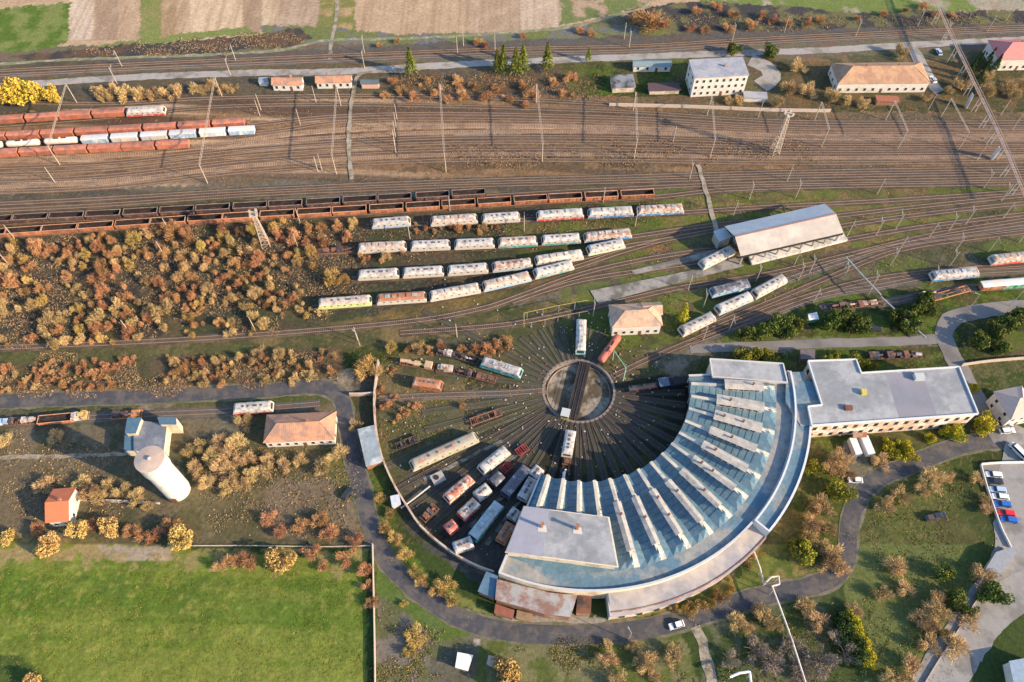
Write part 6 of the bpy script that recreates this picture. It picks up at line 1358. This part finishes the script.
# leafy trees
grove([(15, 101, 13), (26, 101, 13), (44, 99, 11), (57, 99, 9)], 'leafy', 'yellow', 'bright yellow trees', 'bright yellow round tree above the orange trains, %s from the left', 'broadleaf_tree', 'tree')
grove([(733, 54, 7.5), (768, 57, 8.5)], 'leafy', 'green', 'green trees behind the office building', 'green tree behind the two-storey office building, %s from the left', 'broadleaf_tree', 'tree')
grove([(740, 360, 7), (752, 358, 6.5), (764, 359, 6), (773, 361, 5)], 'leafy', 'olive', 'olive trees by the north hall', 'olive tree above the small flat-roofed north hall, %s from the left', 'broadleaf_tree', 'tree')
grove([(741, 336, 6.5), (756, 334, 7.5), (770, 330, 8), (780, 325, 8.5), (786, 334, 7), (798, 325, 6), (826, 327, 8), (836, 320, 8), (848, 326, 9), (862, 330, 7.5)], 'leafy', 'green', 'bush row below the eastern tracks', 'green and olive tree in the row below the eastern tracks, %s from the left', 'broadleaf_tree', 'tree')
grove([(894, 322, 8), (904, 327, 9), (916, 314, 6), (923, 304, 7.5), (926, 314, 6)], 'leafy', 'green', 'trees round the grey pipe', 'green tree round the lower grey pipe, %s from the left', 'broadleaf_tree', 'tree')
grove([(975, 345, 8), (990, 338, 9), (1003, 330, 8.5), (1013, 322, 8), (997, 350, 7)], 'leafy', 'green', 'trees inside the road loop', 'green tree inside the curve of the right-hand road, %s from the left', 'broadleaf_tree', 'tree')
grove([(857, 364, 6.5), (826, 360, 4), (836, 359, 4.5), (871, 369, 4)], 'leafy', 'olive', 'trees behind the administration block', 'olive tree behind the long administration block, %s from the left', 'broadleaf_tree', 'tree')
grove([(981, 428, 8), (972, 390, 4), (955, 437, 6.5), (946, 436, 5)], 'leafy', 'hedge', 'yellow-green trees by the block end', 'yellow-green tree at the right end of the administration block, %s from the left', 'broadleaf_tree', 'tree')
grove([(907, 457, 7), (892, 455, 5), (884, 447, 5), (900, 446, 5), (928, 440, 4)], 'leafy', 'hedge', 'yellow bushes on the lawn', 'yellow-green bush on the lawn below the administration block, %s from the left', 'broadleaf_tree', 'tree')
grove([(839, 494, 9), (814, 472, 6), (802, 556, 8), (795, 548, 6)], 'leafy', 'olive', 'olive trees between annexe and road', 'olive tree between the curved annexe and the ring road, %s from the left', 'broadleaf_tree', 'tree')
grove([(941, 575, 6.5), (956, 603, 7), (990, 600, 8.5), (966, 612, 5.5)], 'leafy', 'green', 'green trees on the shaded lawn', 'green tree on the lawn left of the worn concrete road, %s from the left', 'broadleaf_tree', 'tree')
hd = [(849+i*2.5, 620+i*6.0, 5.2) for i in range(8)]
grove(hd, 'leafy', 'hedge', 'yellow hedge', 'yellow-green shrub of the slanting hedge below the ring road bend, %s from the left', 'hedge_shrub', 'shrub', .8)
grove([(x-8, y+1, d+1) for x, y, d in hd], 'leafy', 'dark', 'dark hedge', 'dark shrub behind the slanting yellow hedge, %s from the left', 'hedge_shrub', 'shrub', .8)
# bare and autumn trees
grove([(632, 22, 7), (650, 28, 17), (664, 27, 8), (690, 30, 6), (704, 33, 6), (697, 14, 7), (716, 10, 7), (733, 16, 6), (728, 32, 7), (752, 28, 7), (762, 18, 6), (772, 22, 6), (580, 32, 5), (592, 36, 5), (523, 38, 4), (788, 26, 6), (806, 25, 6), (819, 23, 6), (858, 20, 5), (882, 15, 5), (905, 12, 5), (922, 9, 6), (934, 16, 5), (953, 18, 4), (478, 44, 5), (486, 47, 5), (397, 43, 4), (380, 47, 4)], 'bare', 'russet', 'russet trees north of the railway', 'russet leafless tree on the strip north of the main line, %s from the left', 'leafless_tree', 'tree', .8)
grove([(797, 72, 8), (789, 92, 9), (806, 96, 8), (775, 106, 7), (833, 100, 8), (898, 57, 8), (845, 104, 6), (862, 106, 6), (960, 88, 8), (948, 94, 6), (984, 95, 8), (1004, 92, 8), (1018, 88, 7), (984, 81, 7), (1012, 98, 7), (738, 104, 6), (728, 103, 5), (925, 100, 5)], 'bare', 'tan', 'tan trees round the station building', 'tan leafless tree near the station building or footbridge, %s from the left', 'leafless_tree', 'tree')
strip = [(100, 94, 8), (113, 95, 8), (127, 96, 9), (140, 97, 8), (155, 97, 8), (167, 97, 8), (178, 95, 8), (197, 92, 8), (210, 90, 9), (222, 91, 7), (233, 91, 6), (104, 100, 5)]
grove(strip, 'scrub', 'tan', 'tan scrub above the orange trains', 'tan bush above the orange trains at upper left, %s from the left', 'leafless_bush', 'bush', 1.2)
grove([(385, 98, 6), (393, 82, 6), (402, 92, 7), (414, 99, 7), (425, 84, 6), (437, 93, 7), (448, 101, 6), (458, 84, 7), (462, 97, 7), (474, 88, 6), (485, 98, 8), (497, 90, 7), (508, 100, 6), (525, 88, 7), (534, 98, 8), (553, 84, 6), (566, 96, 7), (572, 80, 7), (527, 107, 6)], 'scrub', 'russet', 'scrub beside the northern conifers', 'russet bush on the slope below the northern conifers, %s from the left', 'leafless_bush', 'bush', 1.0)
grove([(368, 372, 9.5), (391, 350, 5.5)], 'bare', 'gold', 'yellow trees above the curved wall', 'round dull yellow tree above the curved wall, %s from the left', 'broadleaf_tree', 'tree', .85)
grove([(231, 458, 9), (220, 446, 8), (240, 444, 8), (248, 462, 8), (236, 472, 8), (212, 460, 7), (222, 474, 8), (250, 478, 7), (205, 448, 6), (198, 470, 7), (242, 485, 7), (210, 484, 7), (226, 490, 6), (244, 426, 7), (92, 492, 8), (100, 500, 7), (110, 488, 6), (124, 496, 7), (137, 500, 7), (83, 484, 6), (150, 508, 5), (190, 452, 6)], 'bare', 'tan', 'tan copse by the water tower', 'tan leafless tree in the copse around the water tower, %s from the left', 'leafless_tree', 'tree', .8)
grove([(262, 354, 6), (279, 356, 6), (270, 462, 6), (286, 466, 6), (301, 462, 5), (323, 468, 8), (339, 456, 8), (266, 472, 6), (8, 442, 7), (57, 438, 6), (356, 428, 5), (47, 488, 7), (379, 373, 5.5), (421, 350, 6)], 'bare', 'tan', 'tan trees left of the curved wall', 'tan leafless tree left of or above the curved wall, %s from the left', 'leafless_tree', 'tree', .8)
grove([(284, 562, 9.5), (185, 542, 9), (81, 532, 7), (52, 548, 8), (6, 540, 6), (112, 530, 7), (503, 676, 9), (512, 682, 8), (36, 684, 6)], 'leafy', 'gold', 'golden trees at the meadow edge', 'golden rounded tree at the edge of the meadow or bottom edge, %s from the left', 'broadleaf_tree', 'tree', .95)
grove([(146, 540, 7), (134, 532, 6), (160, 536, 7), (172, 530, 7), (228, 566, 8), (240, 562, 7), (252, 562, 7), (98, 526, 6), (40, 532, 6), (312, 552, 6), (324, 566, 5), (349, 560, 7), (367, 571, 6), (371, 604, 5), (355, 540, 6), (270, 520, 6), (300, 526, 6), (320, 522, 7), (330, 534, 6), (282, 532, 6), (368, 588, 4)], 'bare', 'russet', 'russet bushes along the meadow edge', 'russet leafless tree along the top edge of the meadow, %s from the left', 'leafless_tree', 'tree', .75)
grove([(385, 528, 5.5), (395, 541, 6), (407, 556, 6), (415, 572, 5), (422, 582, 4.5), (445, 584, 7), (451, 600, 6), (438, 590, 5), (403.5, 604, 3), (416, 637, 7), (411, 654, 5), (382, 500, 5), (390, 514, 4.5)], 'bare', 'gold', 'golden shrubs beside the ring road', 'golden shrub beside the left bend of the ring road, %s from the left', 'leafless_tree', 'tree', .75)
grove([(608, 662, 7), (633, 648, 5), (648, 664, 7.5), (671, 658, 7), (618, 684, 7), (640, 660, 5), (608, 646, 4), (654, 676, 5)], 'bare', 'tan', 'bare trees below the ring road', 'tan leafless tree below the ring road near the bottom, %s from the left', 'leafless_tree', 'tree', .85)
grove([(672, 608, 4), (682, 609, 4.5), (690, 611, 5), (700, 607, 5.5), (709, 603, 5), (717, 599, 5.5), (724, 596, 5), (755, 555, 5), (748, 566, 4), (731, 586, 4)], 'scrub', 'gold', 'golden shrubs under the lean-to', 'golden shrub at the foot of the pinkish lean-to, %s from the left', 'leafless_bush', 'bush', 1.2)
grove([(735, 623, 6), (764, 619, 7.5), (772, 624, 6), (803, 608, 6.5), (852, 610, 6), (745, 628, 5), (818, 624, 7), (758, 612, 5)], 'bare', 'tan', 'tan trees below the road by the pipe', 'tan leafless tree just below the ring road near the white pipe, %s from the left', 'leafless_tree', 'tree', .8)
grove([(838, 464, 9), (830, 472, 7.5), (846, 474, 6), (820, 512, 8.5), (811, 526, 7.5), (807, 535, 7), (828, 564, 9), (834, 556, 7), (812, 510, 6), (838, 570, 6), (820, 548, 6), (826, 532, 7)], 'bare', 'tan', 'tan trees between annexe and road', 'tan leafless tree between the curved annexe and the ring road, %s from the left', 'leafless_tree', 'tree', .95)
grove([(878, 466, 7), (882, 506, 6.5), (900, 496, 6.5), (930, 482, 9), (922, 490, 6), (975, 482, 5), (945, 478, 5), (893, 568, 7.5), (904, 592, 6), (879, 594, 6.5), (977, 580, 8.5), (934, 615, 9), (917, 620, 7.5), (926, 628, 6), (966, 622, 7), (952, 648, 7.5), (927, 648, 7), (942, 636, 6), (908, 668, 7.5), (889, 684, 8), (902, 684, 6), (935, 603, 7), (985, 510, 5), (983, 500, 4)], 'bare', 'tan', 'tan trees on the right-hand lawn', 'tan leafless tree on the right-hand lawn, %s from the left', 'leafless_tree', 'tree', .85)
grove([(818, 662, 9), (844, 655, 7), (770, 662, 8), (752, 650, 7), (790, 650, 7), (728, 660, 6), (800, 672, 7), (836, 640, 6)], 'bare', 'grey', 'grey trees in the shaded garden', 'grey leafless tree in the dim garden below the road bend, %s from the left', 'leafless_tree', 'tree', .8)
grove([(462, 352, 5), (475, 352, 6), (487, 354, 6), (498, 350, 6), (508, 345, 6), (492, 346, 5), (430, 352, 4), (441, 345, 4), (407, 350, 4), (392, 372, 4), (380, 392, 4), (385, 408, 4.5), (406, 412, 5), (417, 409, 4.5), (397, 420, 4), (395, 398, 3.5), (463, 408, 3.5)], 'scrub', 'russet', 'scrub inside the curved wall', 'russet bush between the curved wall and the turquoise locomotive, %s from the left', 'leafless_bush', 'bush', 1.2)
# the thicket: every larger bush on its own
def scatter(poly, n, dmin, dmax, gap, seed, avoid=()):
    r = random.Random(seed); out = []; xs_ = [p[0] for p in poly]; ys_ = [p[1] for p in poly]; t = 0
    while len(out) < n and t < n*60:
        t += 1; x = r.uniform(min(xs_), max(xs_)); y = r.uniform(min(ys_), max(ys_))
        if not inpoly(np.array([x]), np.array([y]), poly)[0]: continue
        if any(inpoly(np.array([x]), np.array([y]), a_)[0] for a_ in avoid): continue
        wx, wy = P(x, y)
        if float(fbm(np.array([wx]), np.array([wy]), 16, 3, 61)[0]) < .40: continue
        d = dmin+(dmax-dmin)*r.random()**1.7
        if any((wx-a_)**2+(wy-b_)**2 < ((d+c_)*gap)**2 for a_, b_, c_ in out): continue
        out.append((wx, wy, d))
    return out
rowsav = [[(310, 290), (590, 236), (590, 275), (310, 312)], [(350, 262), (540, 252), (540, 268), (350, 280)], [(350, 238), (640, 222), (640, 242), (350, 254)], [(365, 213), (700, 196), (700, 213), (365, 226)], [(305, 244), (360, 242), (360, 254), (305, 256)]]
th1 = scatter([(-14, 256), (6, 246), (256, 225), (362, 220), (362, 292), (310, 322), (250, 332), (100, 343), (-14, 348)], 165, 4.6, 9.5, .34, 3, rowsav)
th2 = scatter([(-14, 366), (150, 360), (256, 356), (335, 352), (332, 378), (256, 384), (-14, 396)], 75, 2.8, 6.0, .34, 4)
th3 = scatter([(362, 222), (470, 217), (500, 228), (480, 232), (380, 262), (470, 258), (470, 262), (362, 262)], 20, 3.0, 6.0, .36, 5, rowsav)
def thicket(lst, cols, zones, words):
    """zones: (name, test on photo x,y); each bush gets its zone and its place from the left"""
    bk = {}
    for x, y, d in lst:
        k = random.choices(range(len(cols)), [c[1] for c in cols])[0]; c = cols[k][0]
        o = tree('scrub', c, 0, 0, d, 'leafless_bush', 'bush', random.uniform(1.1, 1.45), None, None, world=(x, y))
        px, py = proj(x, y); zn = next(z for z, t in zones if t(px, py)); sz = 'large' if d > 5.6 else 'small'
        bk.setdefault((sz, words[c], zn), []).append(o)
    for (sz, c, zn), obs in bk.items():
        for o in obs: o['group'] = f'{sz} {c} bushes {zn}'
        if len(obs) == 1: obs[0]['label'] = f'{sz} {c} bush {zn}'
        else: label_in_order(obs, f'{sz} {c} bush {zn}, %s from left')
WD = dict(russet='russet', tan='tan', gold='golden')
thicket(th1, [('russet', 5), ('tan', 4), ('gold', 1.5)], [('in the thicket left of the railcar', lambda x, y: x > 262), ('in the strip just under the orange rake', lambda x, y: y < 256-x*.06+8), ('in the lowest strip of the thicket', lambda x, y: y > 318-x*.05), ('in the left half of the thicket', lambda x, y: x < 130), ('mid-thicket below the floodlight tower', lambda x, y: True)], WD)
thicket(th2, [('russet', 5), ('tan', 3)], [('on the strip above the ring road, left part', lambda x, y: x < 120), ('on the strip above the ring road, middle part', lambda x, y: x < 230), ('on the strip above the ring road, right part', lambda x, y: True)], WD)
thicket(th3, [('russet', 2), ('tan', 2)], [('among the laid-up locomotives', lambda x, y: True)], WD)
# scattered pale rubble, stones and scrap between the fan tracks
rs = np.random.RandomState(9); mb = MB()
for i in range(420):
    a = rs.uniform(-PI, PI); r = rs.uniform(13, 34) if i < 260 else rs.uniform(34, 66)
    if i >= 260: a = math.radians(rs.uniform(-235, -118))
    x = RC.x+r*math.cos(a); y = RC.y+r*math.sin(a); s_ = rs.uniform(.12, .42); q = rs.uniform(0, PI)
    l = [(x+s_*math.cos(q+k*PI/2)*(1 if k % 2 else .6), y+s_*math.sin(q+k*PI/2)*(1 if k % 2 else .6)) for k in range(4)]
    mb.prism(l, .1, .1+s_*.6+.12, int(i % 3 == 0))
o = mb.build('rubble', [mat('rubble_pale', (.45, .43, .40), .9, .2), mat('rubble_rust', (.22, .12, .08), .9, .2)]); o['label'] = 'small pale stones and scrap strewn between the fan tracks'; o['category'] = 'rubble'; o['kind'] = 'stuff'
# ------------------------------------------------------------------ uncountable undergrowth
def undergrowth(name, polys, n, hmin, hmax, wd, cols, label, seed, thr=.42):
    rs = np.random.RandomState(seed); P_ = []; 
    for poly, share in polys:
        W_ = np.array([P(*p) for p in poly]); x0, y0 = W_.min(0); x1, y1 = W_.max(0); m = int(n*share); got = 0; tries = 0
        while got < m and tries < 40:
            tries += 1
            x = rs.uniform(x0, x1, m*3); y = rs.uniform(y0, y1, m*3); ok = inpoly(x+(fbm(x, y, 9, 3, 81)-.5)*26, y+(fbm(x, y, 9, 3, 82)-.5)*20, [tuple(q) for q in W_]) & (fbm(x, y, 7, 4, seed) > thr+rs.uniform(-.06, .06, m*3))
            k = min(int(ok.sum()), m-got); P_.append(np.stack([x[ok][:k], y[ok][:k]], 1)); got += k
    Q = np.concatenate(P_); n = len(Q); rep = 4; C3 = np.repeat(np.concatenate([Q, np.zeros((n, 1))], 1), rep, 0); C3[:, :2] += rs.normal(size=(n*rep, 2))*wd*.5
    h = rs.uniform(hmin, hmax, n*rep); a = rs.uniform(0, 2*PI, n*rep); lean = rs.normal(size=(n*rep, 2))*.35*h[:, None]; dx = np.stack([np.cos(a), np.sin(a)], 1)*wd*rs.uniform(.3, .6, n*rep)[:, None]
    v = np.zeros((n*rep, 3, 3)); v[:, 0, :2] = C3[:, :2]-dx; v[:, 1, :2] = C3[:, :2]+dx; v[:, 2, :2] = C3[:, :2]+lean; v[:, 2, 2] = h
    v[:, :2, 2] = rs.uniform(.05, .35, (n*rep, 2))*h[:, None]
    me = bpy.data.meshes.new(name); N_ = n*rep; me.vertices.add(3*N_); me.vertices.foreach_set('co', v.astype(np.float32).ravel()); me.loops.add(3*N_); me.loops.foreach_set('vertex_index', np.arange(3*N_, dtype=np.int32))
    me.polygons.add(N_); me.polygons.foreach_set('loop_start', np.arange(0, 3*N_, 3, dtype=np.int32)); me.polygons.foreach_set('loop_total', np.full(N_, 3, dtype=np.int32))
    me.polygons.foreach_set('material_index', np.repeat(rs.choice(len(cols), n, p=[c[1] for c in cols]), rep).astype(np.int32)); me.update(calc_edges=True)
    for c in cols: me.materials.append(LM[c[0]])
    o = bpy.data.objects.new(name, me); COL.objects.link(o); o['label'] = label; o['category'] = 'undergrowth'; o['kind'] = 'stuff'
undergrowth('undergrowth', [([(-20, 246), (256, 222), (362, 217), (362, 300), (250, 336), (-20, 350)], .50), ([(-20, 366), (256, 356), (345, 352), (340, 382), (256, 387), (-20, 398)], .22), ([(362, 222), (660, 205), (640, 225), (362, 262)], .05), ([(430, 150), (820, 140), (820, 160), (430, 168)], .13), ([(395, 74), (600, 76), (600, 102), (400, 100)], .10)], 30000, .12, .55, .28, [('russet', .15), ('tan', .12), ('brush', .45), ('grey', .28)], 'low tangled brown undergrowth filling the thicket and the rough strips', 71)
undergrowth('track_weeds', [([(-20, 122), (256, 104), (420, 98), (620, 104), (1040, 118), (1040, 168), (500, 178), (256, 182), (-20, 196)], 1)], 7000, .08, .35, .25, [('russet', .35), ('tan', .3), ('brush', .35)], 'thin rusty weeds between the rails of the wide upper yard', 75, .5)
undergrowth('dark_brush', [([(60, 52), (300, 32), (312, 38), (180, 56)], .2), ([(640, 14), (1040, 14), (1040, 24), (780, 30), (640, 32)], .3), ([(190, 440), (350, 455), (360, 538), (190, 535)], .3), ([(0, 430), (120, 450), (120, 530), (0, 530)], .2)], 8000, .12, .5, .28, [('grey', .4), ('brush', .35), ('tan', .25)], 'patches of low dull brush on the rough ground', 72)
undergrowth('weeds', [([(640, 196), (1040, 186), (1040, 262), (870, 300), (680, 340), (600, 318), (600, 270)], .30), ([(380, 364), (540, 320), (540, 420), (420, 470), (384, 440)], .20), ([(376, 548), (470, 636), (440, 690), (376, 690)], .1), ([(500, 642), (690, 638), (700, 690), (480, 690)], .1), ([(705, 625), (840, 592), (900, 700), (700, 700)], .15), ([(860, 500), (960, 458), (1000, 548), (930, 690), (860, 690), (848, 590)], .15)], 12000, .1, .35, .28, [('olive', .45), ('tan', .35), ('green', .2)], 'thin weeds and dry grass tufts between the tracks and on the lawns', 73, .5)
undergrowth('meadow_tufts', [([(-20, 560), (190, 562), (370, 550), (374, 700), (-20, 700)], 1)], 6000, .06, .2, .25, [('olive', .6), ('green', .3), ('gold', .1)], 'pale tufts scattered over the big green meadow', 74, .45)
